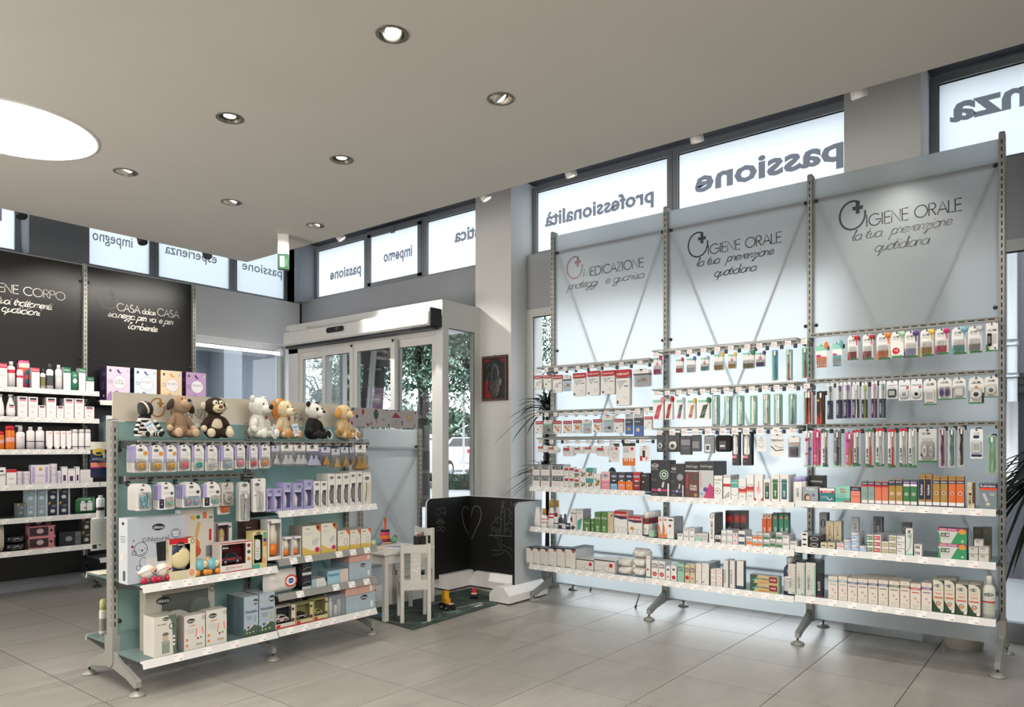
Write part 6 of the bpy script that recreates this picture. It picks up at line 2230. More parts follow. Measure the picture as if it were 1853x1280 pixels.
GG=lambda cnt,extra=():(lambda w,h:hangcard(w,h,'e9e8e4',[('r',0,1,0,.05,'green'),('r',0,.05,0,.5,'green'),('t','GUM',.5,.80,.08,'dgreen'),('r',.15,.85,.75,.765,'dgreen')]+list(extra),bubble=(.08,.92,.07,.62,.014),content=cnt,top=.7))
rw.hangup(942,1043,495,695,'green-edged pack with white tray','dental pack',GG(c_slab('white','lgrey')),deep=2)
rw.hangup(1050,1163,487,655,'green-edged pack with two purple picks','dental pack',GG(c_pair('purple','purple','dgrey')),deep=2)
rw.hangup(1167,1270,485,650,'green-edged pack with orange flash','dental pack',GG(c_slab('lgrey','white'),[('c',.2,.48,.2,'e0602a',.6)]))
rw.hangup(1292,1410,480,685,'green-edged pack with round floss case','floss pack',GG(c_disc('white','dgrey'),[('p',[(.85,.05),(1,.05),(1,.4),(.85,.4)],'black'),('c',.5,.62,.1,'orange')]),deep=2)
rw.hangup(1412,1520,475,637,'green-edged pack with octagonal floss','floss pack',GG(c_disc('e9e8e4','grey')))
for x,z in rw.hx:
 hook(RU,x,z-.006,y1=-.262,tagp=False)
rw=Row('R',Z7,'last bay lower hooks',FD,-.25,group='packs on the lower hooks of the last bay')
def gumb(c,top='green',card='e9e8e4',txt='GUM',side='dgreen',head='white'):
 return lambda w,h:hangcard(w,h,card,[('p',[(0,0),(1,0),(1,.06),(0,.12)],'green'),('r',0,1,.93,1,top),('r',.02,.30,.18,.5,card),('t',txt,.22,.24,.34,side,90,.26),('r',.1,.3,.36,.50,'dgrey')],bubble=(.3,.95,.04,.95,.014),content=c_brush(c,head),top=.3)
KIDC=lambda bg,c,c2:(lambda w,h:hangcard(w,h,bg,[('c',.3,.75,.2,c2),('c',.7,.5,.22,c),('c',.3,.35,.18,c2),('r',0,1,0,.06,'lgreen'),('t','GUM',.3,.24,.3,'white',90,.26)],bubble=(.3,.95,.04,.95,.014),content=c_brush(c,'white'),top=.3))
for x0,x1,y0,y1,f,nm,dp in((20,88,895,1175,KIDC('e9e8e4','6a5ac0','magenta'),'violet child toothbrush on white card',2),(93,152,890,1175,KIDC('d8408a','pink','magenta'),'pink child toothbrush card',1),(164,210,890,1175,gumb('dgreen'),'dark green toothbrush on white card',1),(248,300,890,1175,KIDC('grey','dgrey','lgrey'),'grey patterned child toothbrush card',3),(337,400,905,1175,KIDC('d06aa0','mustard','magenta'),'pink and yellow child toothbrush card',2),(404,455,890,1170,gumb('3a7a8a','red'),'teal toothbrush, red-topped card',2),(496,555,885,1180,gumb('c03030','green'),'red toothbrush, green-topped card',2),(575,635,880,1170,gumb('lgrey','red'),'pale toothbrush, red-topped card',3),(668,730,885,1180,gumb('red','red'),'bright red toothbrush, red-topped card',1),(757,815,880,1175,gumb('silver','red'),'silver toothbrush, red-topped card',2),(828,888,880,1180,gumb('lgreen','lgrey'),'pale green toothbrush on white card',2)):
 rw.hangup(x0,x1,y0,y1,nm,'toothbrush pack',f,deep=dp)
rw.hangup(905,1045,880,1140,'wide green-edged travel set pack','travel set pack',lambda w,h:hangcard(w,h,'c9ccc9',[('r',0,1,0,.06,'green'),('t','GUM',.4,.86,.07,'dgreen'),LN(.5,.7,.7,2),('c',.22,.22,.12,'dgreen')],bubble=(.15,.9,.08,.62,.02),content=c_pair('white','lgrey','grey'),top=.2),deep=2)
WAV=lambda c,c2:(lambda w,h:hangcard(w,h,c2,[('s',[(.3,.95),(.6,.7),(.4,.45),(.65,.1)],c,.28),('t','elgydium',.22,.30,.26,'white',90,.4)],bubble=(.25,.9,.04,.96,.016),content=c_brush(c,'white'),top=1.0))
rw.hangup(1060,1115,870,1178,'wavy purple toothbrush pack','toothbrush pack',WAV('5a2a50','c9b8c8'),deep=2)
rw.hangup(1130,1190,868,1178,'wavy teal toothbrush pack','toothbrush pack',WAV('4a9a98','lgrey'),deep=3)
rw.hangup(1206,1262,862,1172,'wavy black toothbrush pack','toothbrush pack',WAV('black','lgrey'),deep=2)
rw.hangup(1303,1403,880,1110,'white card with navy foot and label','dental card',lambda w,h:hangcard(w,h,'e9ecee',[('r',.08,.92,.06,.14,'navy'),('r',.25,.7,.68,.78,'navy'),('t','OralB',.5,.85,.05,'grey'),LN(.5,.55,.6,3)],bubble=(.1,.9,.16,.62,.014),content=c_slab('e9ecee','lgrey'),top=.4))
rw.hangup(1436,1508,930,1225,'clear green denture brush pack','denture brush pack',lambda w,h:hangcard(w,h,'lgreen',[('r',.1,.9,.75,.95,'mint')],bubble=(.1,.95,.03,.97,.02),content=c_brush('lgreen','white'),top=.6,hole=False))
for x,z in rw.hx:
 hook(RU,x,z-.006,y1=-.262,tagp=False)
rw=Row('R',Z8,'last bay top shelf',FD,-.335,RZ[(2,1)],'goods on the top shelf of the last bay')
rw.box(54,172,178,'silver denture tablet box with face picture','carton',lambda w,h,d:carton(w,h,d,'9aa6ae',[('t','Kukis',.5,.86,.16,'white'),('c',.3,.26,.22,'brown',1.2),('c',.34,.24,.14,'e0b090',1.2),('c',.7,.45,.10,'blue'),('c',.82,.4,.06,'orange'),('r',0,1,0,.05,'dgrey')],'grey','lgrey'),d=.07)
rw.box(98,216,90,'black box with white oval print','carton',lambda w,h,d:carton(w,h,d,'black',[('t','whitening',.5,.78,.08,'lgrey'),('o',.6,.42,.14,'lgrey',.02),LN(.3,.15,.4,2)],'black'),back=.10,d=.08)
rw.box(183,300,187,'teal and white denture adhesive box','carton',lambda w,h,d:carton(w,h,d,'2f7a84',[('r',0,1,.66,1,'white'),('r',.02,.98,.66,.82,'red'),('t','ALGASIV',.5,.74,.11,'white'),('s',[(.5,.3),(.7,.15),(.85,.3)],'white',.05),LN(.35,.4,.5,2,'white',.1)],'dgrey'),d=.06)
rw.box(304,420,173,'mint denture box with red script','carton',lambda w,h,d:carton(w,h,d,'mint',[('t','fitty',.5,.82,.13,'red'),('t','dent',.55,.66,.13,'red'),('r',0,1,.08,.3,'teal'),LN(.4,.48,.6,2,'dgreen',.1),('r',.6,.95,.05,.12,'red')],'dgrey'),d=.06)
rw.box(424,498,177,'salmon denture box, navy header','carton',lambda w,h,d:carton(w,h,d,'salmon',[('r',0,1,.76,1,'navy'),('t','Kukident',.5,.88,.07,'white'),LN(.5,.45,.7,2,'red')],'dgrey'),d=.05)
def kuk(base,band,mid,t2='',tall=False,hd='navy'):
 dz=[('r',0,1,.84,.97,hd),('t',t2 or 'Kukident',.5,.905,.055,'white'),('r',0,1,.76,.84,band),('r',0,1,.0,.17,'white'),('r',0,1,.0,.04,'navy'),('r',.04,.12,.03,.16,'red'),('o',.5,.45,.26,mid,.07),('c',.5,.45,.10,mid)]
 if tall:
  dz=[('r',0,1,.85,1,'gold'),('t','MAXI',.5,.92,.045,'navy'),('r',.0,.85,.22,.85,'navy'),('t','Kukident',.42,.52,.36,'white',90,.55),('r',0,1,.0,.15,'white'),('r',0,1,0,.04,'navy')]
 return lambda w,h,d:carton(w,h,d,base,dz,'dgrey','dgrey')
for x0,x1,yt,f,nm in((504,555,132,kuk('8fa8a0','red','grey'),'grey-green'),(557,606,132,kuk('8fa8a0','red','grey'),'grey-green'),(609,661,137,kuk('e07a5a','red','salmon'),'salmon'),(663,714,137,kuk('e07a5a','red','salmon'),'salmon'),(717,768,120,kuk('gold','dgrey','white','Kukident PLUS'),'gold'),(770,825,120,kuk('gold','dgrey','white','Kukident PLUS'),'gold'),(829,880,124,kuk('3c7a4a','white','white','Kukident PLUS',hd='purple'),'green'),(883,936,124,kuk('3c7a4a','white','white','Kukident PLUS',hd='purple'),'green')):
 rw.box(x0,x1,yt,'%s upright denture cream carton'%nm,'carton',f,d=.04)
rw.box(948,999,80,'tall navy-gold denture cream carton','carton',kuk('gold','','',tall=True),d=.04)
rw.box(1002,1052,80,'tall navy-gold denture cream carton','carton',kuk('gold','','',tall=True),d=.04)
def fifty(base,hd='navy'):
 return lambda w,h,d:carton(w,h,d,base,[('r',0,1,.88,1,'gold'),('t','50%',.5,.94,.06,'navy'),('r',0,1,.76,.86,hd),('t','Kukident',.5,.81,.05,'white'),('r',0,1,.0,.16,'white'),('r',0,1,0,.05,'navy'),('o',.5,.45,.24,'white',.06),('c',.5,.45,.1,'navy')],'dgrey','gold')
for x0,x1,f,nm in((1057,1112,fifty('gold'),'gold'),(1116,1172,fifty('gold'),'gold'),(1179,1235,fifty('e0703a'),'orange'),(1238,1300,fifty('e0703a'),'orange')):
 rw.box(x0,x1,94,'tall %s denture carton marked 50%%'%nm,'carton',f,d=.05)
rw.box(1323,1380,142,'beige and brown upright carton','carton',lambda w,h,d:carton(w,h,d,'beige',[('r',.7,1,.2,1,'brown'),('o',.4,.78,.25,'brown',.05),('t','SMILE',.35,.3,.4,'brown',90,.5),('r',.2,.6,.5,.6,'brown')],'brown'),d=.05)
rw.box(1415,1553,148,'grey denture cleanser box, red band','carton',lambda w,h,d:carton(w,h,d,'7f8c94',[('r',0,1,.82,.97,'navy'),('t','Kukident',.5,.895,.09,'white'),('r',0,1,.73,.82,'e0502a'),('s',[(.25,.6),(.45,.3)],'lgrey',.16),('c',.5,.2,.12,'beige'),LN(.75,.6,.3,2,'white',.06)],'dgrey','navy'),d=.06)
rw=Row('R',Z8,'last bay middle shelf',FD,-.335,RZ[(2,2)],'goods on the middle shelf of the last bay')
OVB=lambda base,ov,rim='white':(lambda w,h,d:carton(w,h,d,base,[('c',.5,.5,.42,rim,.45),('c',.5,.5,.37,ov,.40)],'dgrey' if base=='black' else 'lgrey','grey'))
rw.box(43,92,525,'white toothpaste end with black oval','toothpaste carton',OVB('white','black'),n=3,d=.10)
rw.box(105,180,555,'black toothpaste end, white-rimmed oval','toothpaste carton',OVB('black','black'),n=2,d=.14)
rw.box(180,240,378,'tall dark carton with oval','carton',lambda w,h,d:carton(w,h,d,'8a8f94',[('c',.5,.68,.36,'black',1.6),('c',.5,.68,.3,'dgrey',1.6),('t','BLACK',.5,.68,.2,'lgrey',90,.3)],'dgrey','dgrey'),back=.14,d=.07)
rw.box(232,290,442,'upright beige toothpaste carton','carton',lambda w,h,d:carton(w,h,d,'beige',[('c',.5,.2,.26,'black',1.1),('t','MARVIS',.5,.62,.28,'gold',90,.4)],'grey','lgrey'),back=.13,d=.05)
rw.box(292,352,442,'upright beige toothpaste carton','carton',lambda w,h,d:carton(w,h,d,'beige',[('c',.5,.2,.26,'black',1.1),('t','MARVIS',.5,.62,.28,'gold',90,.4)],'grey','lgrey'),back=.13,d=.06)
rw.box(191,241,606,'beige toothpaste end with dark oval','toothpaste carton',OVB('beige','olive'),d=.14)
rw.box(244,302,606,'beige toothpaste end with dark oval','toothpaste carton',OVB('beige','olive'),d=.14)
rw.box(315,371,613,'white toothpaste end, red script','toothpaste carton',lambda w,h,d:carton(w,h,d,'white',[('r',0,1,.5,.6,'red'),('t','mercu',.5,.8,.2,'red'),('s',[(.2,.2),(.8,.35)],'red',.06)]),d=.12)
BLU=lambda w,h,d:carton(w,h,d,'dfe5ea',[('r',0,1,.0,.35,'lblue'),('t','emoform',.5,.6,.2,'blue'),('r',.7,1,.4,.9,'lilac')],'lgrey','lgrey')
rw.box(374,427,585,'pale blue toothpaste end','toothpaste carton',BLU,n=2,d=.12)
rw.box(429,488,530,'pale blue toothpaste end','toothpaste carton',BLU,n=3,d=.15)
rw.box(430,486,410,'tall silver carton, sideways lettering','carton',lambda w,h,d:carton(w,h,d,'b8bcc0',[('t','WHITE GLO',.5,.5,.36,'dgrey',90,.7)],'dgrey'),back=.16,d=.02)
rw.box(491,546,633,'low pale blue toothpaste end','toothpaste carton',BLU,d=.12)
TRI=lambda c,t:(lambda w,h,d:carton(w,h,d,'white',[('r',0,.9,.15,.8,c),('t',t,.45,.48,.34,'white')],'lgrey','lgrey'))
rw.box(549,600,547,'white toothpaste end, green panel','toothpaste carton',TRI('green','BIO'),n=3,d=.11)
rw.box(603,657,547,'white toothpaste end, red panel','toothpaste carton',TRI('red','BIO'),n=3,d=.16)
rw.box(660,715,600,'white toothpaste end, beige panel','toothpaste carton',TRI('b8a870','BIO'),n=2,d=.11)
rw.box(597,668,410,'tall slate carton, sideways lettering','carton',lambda w,h,d:carton(w,h,d,'6a6c70',[('r',.3,.8,.05,.95,'dgrey'),('t','CARBON',.55,.5,.3,'lgrey',90,.7)],'dgrey'),back=.16,d=.05)
rw.box(717,774,552,'beige toothpaste end, olive panel','toothpaste carton',TRI('9a9464','BIO'),n=3,d=.11)
rw.box(778,843,552,'white toothpaste end, grey lettering','toothpaste carton',lambda w,h,d:carton(w,h,d,'white',[('t','elmex',.35,.62,.2,'dgrey',0,.5),LN(.4,.3,.6,1),('r',0,1,.93,1,'grey')],'lgrey'),n=3,d=.12)
rw.box(817,888,455,'dark upright carton set back','carton',lambda w,h,d:carton(w,h,d,'5a5e62',[('o',.4,.8,.2,'lgrey',.04)],'dgrey','dgrey'),back=.16,d=.05)
rw.box(848,904,497,'upright white carton, green swoosh','carton',lambda w,h,d:carton(w,h,d,'e4e4e0',[('t','GUM',.5,.78,.4,'dgreen',90,.3),('s',[(0,.1),(.6,.3),(.8,.8)],'teal',.10),('r',0,1,0,.08,'mint')],'lgrey'),d=.04)
rw.box(914,974,622,'small white carton with barcode','carton',lambda w,h,d:carton(w,h,d,'white',[('r',.1+.12*0,.16,.3,.8,'black'),('r',.24,.28,.3,.8,'black'),('r',.34,.44,.3,.8,'black'),('r',.5,.54,.3,.8,'black'),('r',.62,.72,.3,.8,'black')],'lgrey'),n=2,d=.06)
GUMW=lambda w,h,d:carton(w,h,d,'d8dad6',[('r',0,1,.80,1,'b03a72'),('t','PREZZO SPECIALE',.35,.9,.11,'white',0,.6),('p',[(.45,0),(1,0),(1,.8),(.7,.8),(.55,.35)],'3a9a62'),('p',[(0,0),(.1,0),(.06,.6),(0,.75)],'3a9a62'),('c',.84,.80,.13,'e0a040',.8),('r',.1,.4,.42,.68,'dgreen'),('t','GUM',.25,.55,.17,'white',0,.26),LN(.25,.3,.35,1),('c',.85,.18,.05,'lgrey')],'dgrey','dgrey')
rw.box(1097,1322,497,'wide magenta-green toothpaste carton','carton',GUMW,n=2,d=.07)
for x0,x1 in((1368,1436),(1438,1510)):
 rw.box(x0,x1,490,'dark olive carton set back','carton',lambda w,h,d:carton(w,h,d,'4a4c42',[('o',.4,.85,.14,'grey',.03),('p',[(.4,0),(1,0),(1,.5)],'8a8670')],'dgrey','dgrey'),back=.13,d=.05)
WH=lambda w,h,d:carton(w,h,d,'d8d4cc',[('t','VEA',.4,.7,.22,'dgrey',0,.5),LN(.5,.4,.6,1),('r',0,1,.93,1,'grey')],'b8b0a4')
rw.box(1336,1408,637,'small pale ointment box','carton',WH,n=2,d=.06)
rw.box(1411,1490,637,'small pale ointment box','carton',WH,n=2,d=.06)
_zt=rw.pt(1400,637)[1]
rw.box(1376,1446,585,'single pale ointment box crowning the pile','carton',WH,d=.06,lift=_zt-rw.z+.001)
rw=Row('R',Z8,'last bay bottom shelf',FD,-.335,RZ[(2,3)],'goods on the bottom shelf of the last bay')
MER=lambda w,h,d:carton(w,h,d,'d4d2ca',[('r',.86,.97,0,.93,'7ab8a8'),('t','meridol',.25,.38,.30,'2a3a40',90,.6),('p',[(.15,.62),(.4,.62),(.28,.78)],'orange'),('p',[(.2,.64),(.36,.64),(.28,.74)],'white'),LN(.6,.5,.15,6,'grey',.06),('r',.55,.8,.03,.05,'dgrey')],'dgrey','dgrey')
rw.box(-60,2,770,'tall pale mouthwash carton, teal stripe','carton',MER,d=.08,deep=2)
rw.box(4,73,762,'tall pale mouthwash carton, teal stripe','carton',MER,d=.08,deep=2)
rw.box(76,154,762,'tall pale mouthwash carton, teal stripe','carton',MER,d=.10,deep=2)
rw.box(161,205,852,'narrow black upright toothpaste carton','carton',lambda w,h,d:carton(w,h,d,'17191f',[('t','BLACK',.4,.5,.4,'white',90,.6),('r',0,1,.04,.06,'red')],'black'),d=.04)
CS=lambda c:(lambda w,h,d:carton(w,h,d,'e8ddd0',[('r',0,1,.76,.85,c),('t','CURASEPT',.5,.805,.055,'white'),('t','curasept',.5,.93,.03,'grey'),('r',.15,.85,.64,.67,c),('c',.5,.42,.14,'lgrey'),('c',.46,.44,.08,'salmon' if c in('olive','red','3a5a4a')else '9aa8b0'),('c',.74,.30,.08,'dgrey' if c!='red' else 'red',.6),LN(.5,.16,.6,3,'lgrey',.04)],'b8a898','d8cdbd'))
for x0,x1,yt,c,nm,dp in((250,323,868,'8ab0c0','pale blue',1),(327,398,870,'8ab0c0','pale blue',2),(401,475,884,'4a5a80','navy',3),(478,555,888,'4a5a80','navy',4),(558,632,893,'4a5a80','navy',4),(636,713,898,'4a5a80','navy',4),(717,800,905,'3a5a4a','dark green',3),(804,880,908,'olive','olive',2),(883,965,925,'red','red',1),(969,1051,920,'6a4a90','purple',2)):
 rw.box(x0,x1,yt,'cream mouthwash carton, %s band'%nm,'carton',CS(c),d=.055,deep=dp)
GM=lambda c:(lambda w,h,d:carton(w,h,d,'ddd8c8',[('p',[(0,0),(1,0),(1,.08),(.5,.12),(0,.38)],'dgreen'),('p',[(.5,1),(1,1),(1,.86),(.85,.95)],'dgreen'),('c',.45,.83,.36,'2c4a34',.45),('t','GUM',.45,.83,.07,'white'),('t','PAROEX',.5,.70,.03,'mustard'),LN(.5,.6,.6,2,'salmon',.03),('r',.1,.9,.44,.48,c),('o',.5,.28,.18,'navy',.06),('c',.5,.24,.16,'e09a60',.8),('r',.7,.95,.03,.10,'white')],'b0a890','d0cabc'))
for x0,x1,yt,c,nm in((1058,1142,898,'d0602a','orange'),(1146,1228,900,'d0602a','orange'),(1234,1325,930,'d04a50','red'),(1331,1425,935,'d04a50','red')):
 rw.box(x0,x1,yt,'cream-green mouthwash carton, %s line'%nm,'carton',GM(c),d=.06,deep=3)
rw.box(1438,1540,865,'white mouthwash bottle, black-striped cap','bottle',lambda w,h,d:bottle(w,h,'square',body='d8d8d2',capf=.2,cap='e4e2da',label=('b8bcb0',.10,.38),shoulder=.2,extra=[('black',.84,.87,.49),('black',.91,.94,.49),('b83a3a',.36,.40,1.012)])+[('label_print',MB().disc(-.0,h*.56,w*.36,w*.14,-.004,C_('2c4a34'),16).text('GUM',0,h*.56,w*.15,C_('white'),-.005,maxw=w*.5,bold=.012))])
# ------------------------------------------------------------------ baby goods on the low unit
C9,C10,C5,C6,C7,C8=(220,780,8.0),(430,690,7.412),(430,700,5.294),(190,850,6.097),(440,850,4.131),(140,1030,5.12)
FN='from the near post'
W1='e9e7e4'
rw=Row('C',C9,'toy unit top hooks',FN,-.31,group='baby packs on the top hooks of the low unit')
def pac(col,col2=None,sticker=None,tint='white'):
 return lambda w,h:hangcard(w,h,W1,[('r',0,.22,.35,.95,'lilac'),LN(.6,.62,.6,2,'lgrey',.05),('r',.2,.8,.47,.49,'grey')]+([('c',.82,.68,.15,sticker)]if sticker else[('s',[(.6,.8),(.9,.6)],'lgrey',.05)]),top=1.4,bubble=(.06,.97,.03,.45,.022),content=c_rings(col,col2),badge=(.5,.80,.36))
for x0,x1,y0,y1,c,st,nm,dp in((160,385,195,605,'d8a850','d89030','amber pacifier card',4),(390,610,205,600,'d8a850','d89030','amber pacifier card',2),(612,800,205,598,'d8a850','d89030','amber pacifier card',2),(808,1000,200,582,'e86a7a',None,'coral pink pacifier card',2),(1015,1195,200,580,'3fae9c',None,'turquoise pacifier card',1),(1210,1385,205,580,'lgrey',None,'clear pacifier card',1),(1440,1620,200,572,'9ab8cc',None,'pale blue pacifier card',3),(1640,1790,195,548,'e88a98',None,'rose pacifier card',2)):
 rw.hangup(x0,x1,y0,y1,nm,'pacifier pack',pac(c,None,st),deep=dp,step=.022)
rw.fr=C10
rw.hangup(150,268,850,1180,'red pacifier card','pacifier pack',pac('e0525c'),deep=2,step=.022)
rw.hangup(290,437,850,1168,'orange pacifier card','pacifier pack',pac('e89a50'),deep=2,step=.022)
def teatp(tint,n=1,hd='white',card='d9dcdf',by=.02):
 return lambda w,h:hangcard(w,h,hd,[LN(.5,.80,.5,1)],pouch=True,bc=card,bubble=(.04,.96,by,.62,.03),content=c_teat(tint,n),badge=(.45,.88,.36))
for x0,x1,y0,y1,c,n,nm,cd in((452,560,860,1128,'e4e6e8',1,'clear bottle teat pack','lgrey'),(578,745,850,1135,'e4e6e8',2,'wide clear bottle teat pack','white'),(752,912,850,1135,'e4e6e8',2,'wide clear bottle teat pack','d9dcdf'),(920,1085,850,1150,'d8daf0',2,'lilac-backed clear teat pack','lilac'),(1112,1240,880,1140,'d8a848',1,'amber bottle teat pack','lilac'),(1258,1375,905,1175,'e0b860',1,'low-hanging amber teat pack','d9dcdf'),(1382,1490,880,1152,'d8a848',1,'amber bottle teat pack','lgrey'),(1500,1565,880,1130,'b89040',1,'dark amber teat pack','lilac'),(1572,1725,850,1200,'c8a048',2,'large amber teat pouch, red corner','d9d4c8')):
 rw.hangup(x0,x1,y0,y1,nm,'bottle teat pack',teatp(c,n,card=cd,hd='white' if n==2 else 'd0d2e4'),deep=2,step=.03)
for x,z in rw.hx:
 hook(CU,x,1.305,y0=-.275,y1=-.318,tagp=False)
rw=Row('C',C9,'toy unit second hooks',FN,-.31,group='baby packs on the second hooks of the low unit')
rw.hangup(200,430,768,1155,'white card with blue soother clip','baby pack',lambda w,h:hangcard(w,h,W1,[LN(.5,.6,.5,1,'lgrey')],top=.8,bubble=(.2,.95,.06,.68,.02),content=c_toy('6aa3b4','8fc4cc'),badge=(.4,.78,.24)),deep=9,step=.011)
NV=lambda w,h:hangcard(w,h,W1,[('r',0,.22,.35,.9,'lilac'),('r',.1,.38,.05,.38,'navy'),('c',.24,.2,.04,'yellow'),('c',.24,.3,.03,'salmon'),LN(.55,.62,.5,2,'lgrey'),('c',.85,.58,.09,'dgrey')],top=1.2,bubble=(.42,.95,.05,.45,.025),content=c_rings('mint','salmon'),badge=(.5,.78,.26))
rw.hangup(520,765,740,1140,'wide card with navy starry corner','pacifier pack',NV,deep=3,step=.022)
rw.hangup(872,1145,740,1110,'wide card with two blue pacifiers','pacifier pack',lambda w,h:hangcard(w,h,W1,[('r',0,.20,.35,.9,'lilac'),LN(.55,.62,.5,2,'lgrey'),('c',.85,.6,.09,'dgreen')],top=1.2,bubble=(.08,.96,.04,.45,.025),content=c_pair('8a9cc0','7fb2d8','salmon'),badge=(.5,.80,.24)),deep=4,step=.022)
rw.hangup(1175,1428,735,1100,'wide card with navy starry corner','pacifier pack',NV,deep=2,step=.022)
rw.hangup(1445,1618,752,1082,'grey card with round tin','baby pack',lambda w,h:hangcard(w,h,'c9c5be',[LN(.5,.75,.6,2)],top=.3,bubble=(.12,.95,.04,.6,.02),content=c_disc('b8b4aa','a8a49a'),badge=(.4,.86,.3)),deep=3)
rw.hangup(1385,1565,1000,1208,'white card with orange cup','baby pack',lambda w,h:hangcard(w,h,W1,[],top=.3,bubble=(.2,.9,.1,.9,.02),content=c_slab('d8602a','e07a40')),back=.06)
rw.fr=C6
rw.hangup(1478,1598,140,570,'long clear card of baby cutlery','baby pack',lambda w,h:hangcard(w,h,'d8d8d4',[LN(.5,.75,.6,3)],top=.6,bubble=(.1,.9,.04,.7,.02),content=c_brush('c8ccc8','white'),badge=(.5,.92,.5)),deep=3)
rw.hangup(1628,1772,100,468,'white card with green scissors','scissors pack',lambda w,h:hangcard(w,h,W1,[LN(.4,.72,.5,3),('c',.2,.5,.07,'lilac')],top=.15,bubble=(.25,.8,.03,.6,.012),content=c_scissors('6ab8a0'),badge=(.35,.82,.4)),deep=2)
for x,z in rw.hx:
 hook(CU,x,min(z-.006,1.112),y0=-.12,y1=-.316,tagp=False)
rw=Row('C',C5,'upper right toy shelf',FN,-.32,.905,'baby bottle cartons on the upper shelf of the low unit')
LIL=lambda w,h,d:windowbox(w,h,d,'a4a2cc','8f8fc4',[LN(.5,.72,.6,2,'white'),('r',.86,1,.3,.8,'8080bc')],lambda g,x,y,z,ww,hh,dd:(g.lathe([(ww*.30,0),(ww*.32,hh*.5),(ww*.3,hh*.62),(ww*.16,hh*.8),(0,hh*.95)],C_('e4e2dc'),(x,y,z-hh/2),12),g.ell((x+ww*.2,y-ww*.3,z+hh*.1),(ww*.12,ww*.05,ww*.12),C_('magenta'),8)),win=(.18,.84,.10,.66),badge=(.62,.86,.36))
rw.box(275,338,975,'short lilac bottle carton','carton',LIL,d=.07,deep=2,back=.02)
for x0,x1,yt in((343,428,975),(432,520,920),(524,628,925),(633,722,892)):
 rw.box(x0,x1,yt,'lilac baby bottle carton with window','carton',LIL,d=.07)
WBT=lambda w,h,d:windowbox(w,h,d,'e4e2de','d8d6d2',[('s',[(.85,.66),(.25,.5),(.2,.25),(.8,.06)],'3a3450',.10),('c',.12,.1,.05,'mustard')],lambda g,x,y,z,ww,hh,dd:g.lathe([(ww*.3,0),(ww*.32,hh*.6),(ww*.2,hh*.85),(0,hh)],C_('8a8694'),(x,y,z-hh/2),10),win=(.3,.84,.10,.66),badge=(.5,.88,.56))
for x0,x1,yt in((727,790,905),(794,860,905),(866,934,835),(938,1003,833),(1006,1070,830),(1073,1137,815),(1140,1194,810)):
 rw.box(x0,x1,yt,'white bottle carton with arched window','carton',WBT,d=.06,deep=2 if yt<850 else 1)
rw.box(1198,1278,818,'cream carton with leaf picture','carton',lambda w,h,d:carton(w,h,d,'d8d8ce',[('s',[(.3,.1),(.5,.5),(.4,.7)],'olive',.12),('s',[(.6,.2),(.8,.6)],'salmon',.07),('r',0,1,.68,.95,W1)],'lgrey',badge=(.5,.80,.6)),d=.06)
rw=Row('C',C6,'left toy shelf',FN,-.32,.577,'toys on the left shelf of the low unit')
NAT=[('t','Natural',.52,.66,.075,'6a6c70'),('t','SENSATION',.52,.60,.02,'9a9ca0'),('c',.83,.72,.09,'8a9aa8'),LN(.83,.74,.12,3,'white',.03),('o',.22,.52,.11,'black',.008,1.1),('o',.11,.47,.035,'black',.008,1.1),('o',.28,.66,.03,'black',.008,1.1),('c',.24,.50,.016,'black'),('c',.19,.52,.008,'black'),('c',.28,.53,.008,'black'),('s',[(.18,.45),(.24,.43),(.29,.47)],'black',.007),('o',.26,.32,.06,'black',.007,1.3),('o',.18,.24,.035,'black',.007,1.2),('c',.08,.57,.022,'dred'),('c',.10,.66,.012,'dred'),('r',.30,.60,.18,.38,'lgrey'),('p',[(.50,.30),(.75,.30),(.75,.62),(.48,.60)],'black')]
rw.box(246,885,522,'big pale blue gift box with bear drawing','gift box',lambda w,h,d:carton(w,h,d,'b6bec8',NAT,'c4c9cf','c9cdd1',sidedecs=[LN(.5,.72,.6,3,'grey',.04),('r',.5,.75,.05,.2,'dgrey'),('c',.5,.92,.14,'black',.6),('r',.2,.6,.35,.45,'d8cfc4')],badge=(.52,.84,.22)),d=.10,back=.04,yb=1230)
GIR=[('s',[(.45,.25),(.45,.55),(.55,.8)],'d8b070',.10),('c',.35,.45,.22,'e07a40',1.0),('c',.45,.35,.16,'c85a40'),('c',.35,.88,.05,'red'),('c',.38,.87,.07,'yellow'),('c',.52,.88,.06,'green'),('r',.66,.78,.85,.95,'d87a50'),('r',.75,.95,.25,.42,'grey'),('r',.85,.92,.5,.68,'red')]
rw.box(830,1202,440,'tall white box with orange animal picture','toy box',lambda w,h,d:carton(w,h,d,'dcd6cc',GIR,'lgrey','lgrey',badge=(.9,.86,.12)),d=.06,back=.14,yb=1150)
rw.box(708,1002,762,'cream box with crescent moon night light','toy box',lambda w,h,d:windowbox(w,h,d,'d8cfae','3a3c58',[('r',0,.7,.88,1,'red'),('c',.85,.12,.18,'e8dcc8',1.2),('c',.85,.14,.12,'dca080',1.2),('o',.88,.92,.06,'dgreen',.02,1.4)],lambda g,x,y,z,ww,hh,dd:(g.lathe([(hh*.42,0),(hh*.42,.02),(hh*.3,.03),(0,.03)],C_('e0d2a0'),(0,0,0),20),g.xform(Matrix.Translation(Vector((x,y*.9,z-hh*.02)))@Matrix.Rotation(pi/2,4,'X')),g.ell((x-ww*.24,-.002+y*.55,z+hh*.26),(hh*.30,.018,hh*.30),C_('3a3c58'),14)),win=(.1,.78,.22,.86),side='e0d8bc',top='dred',badge=(.42,.86,.3)),d=.07)
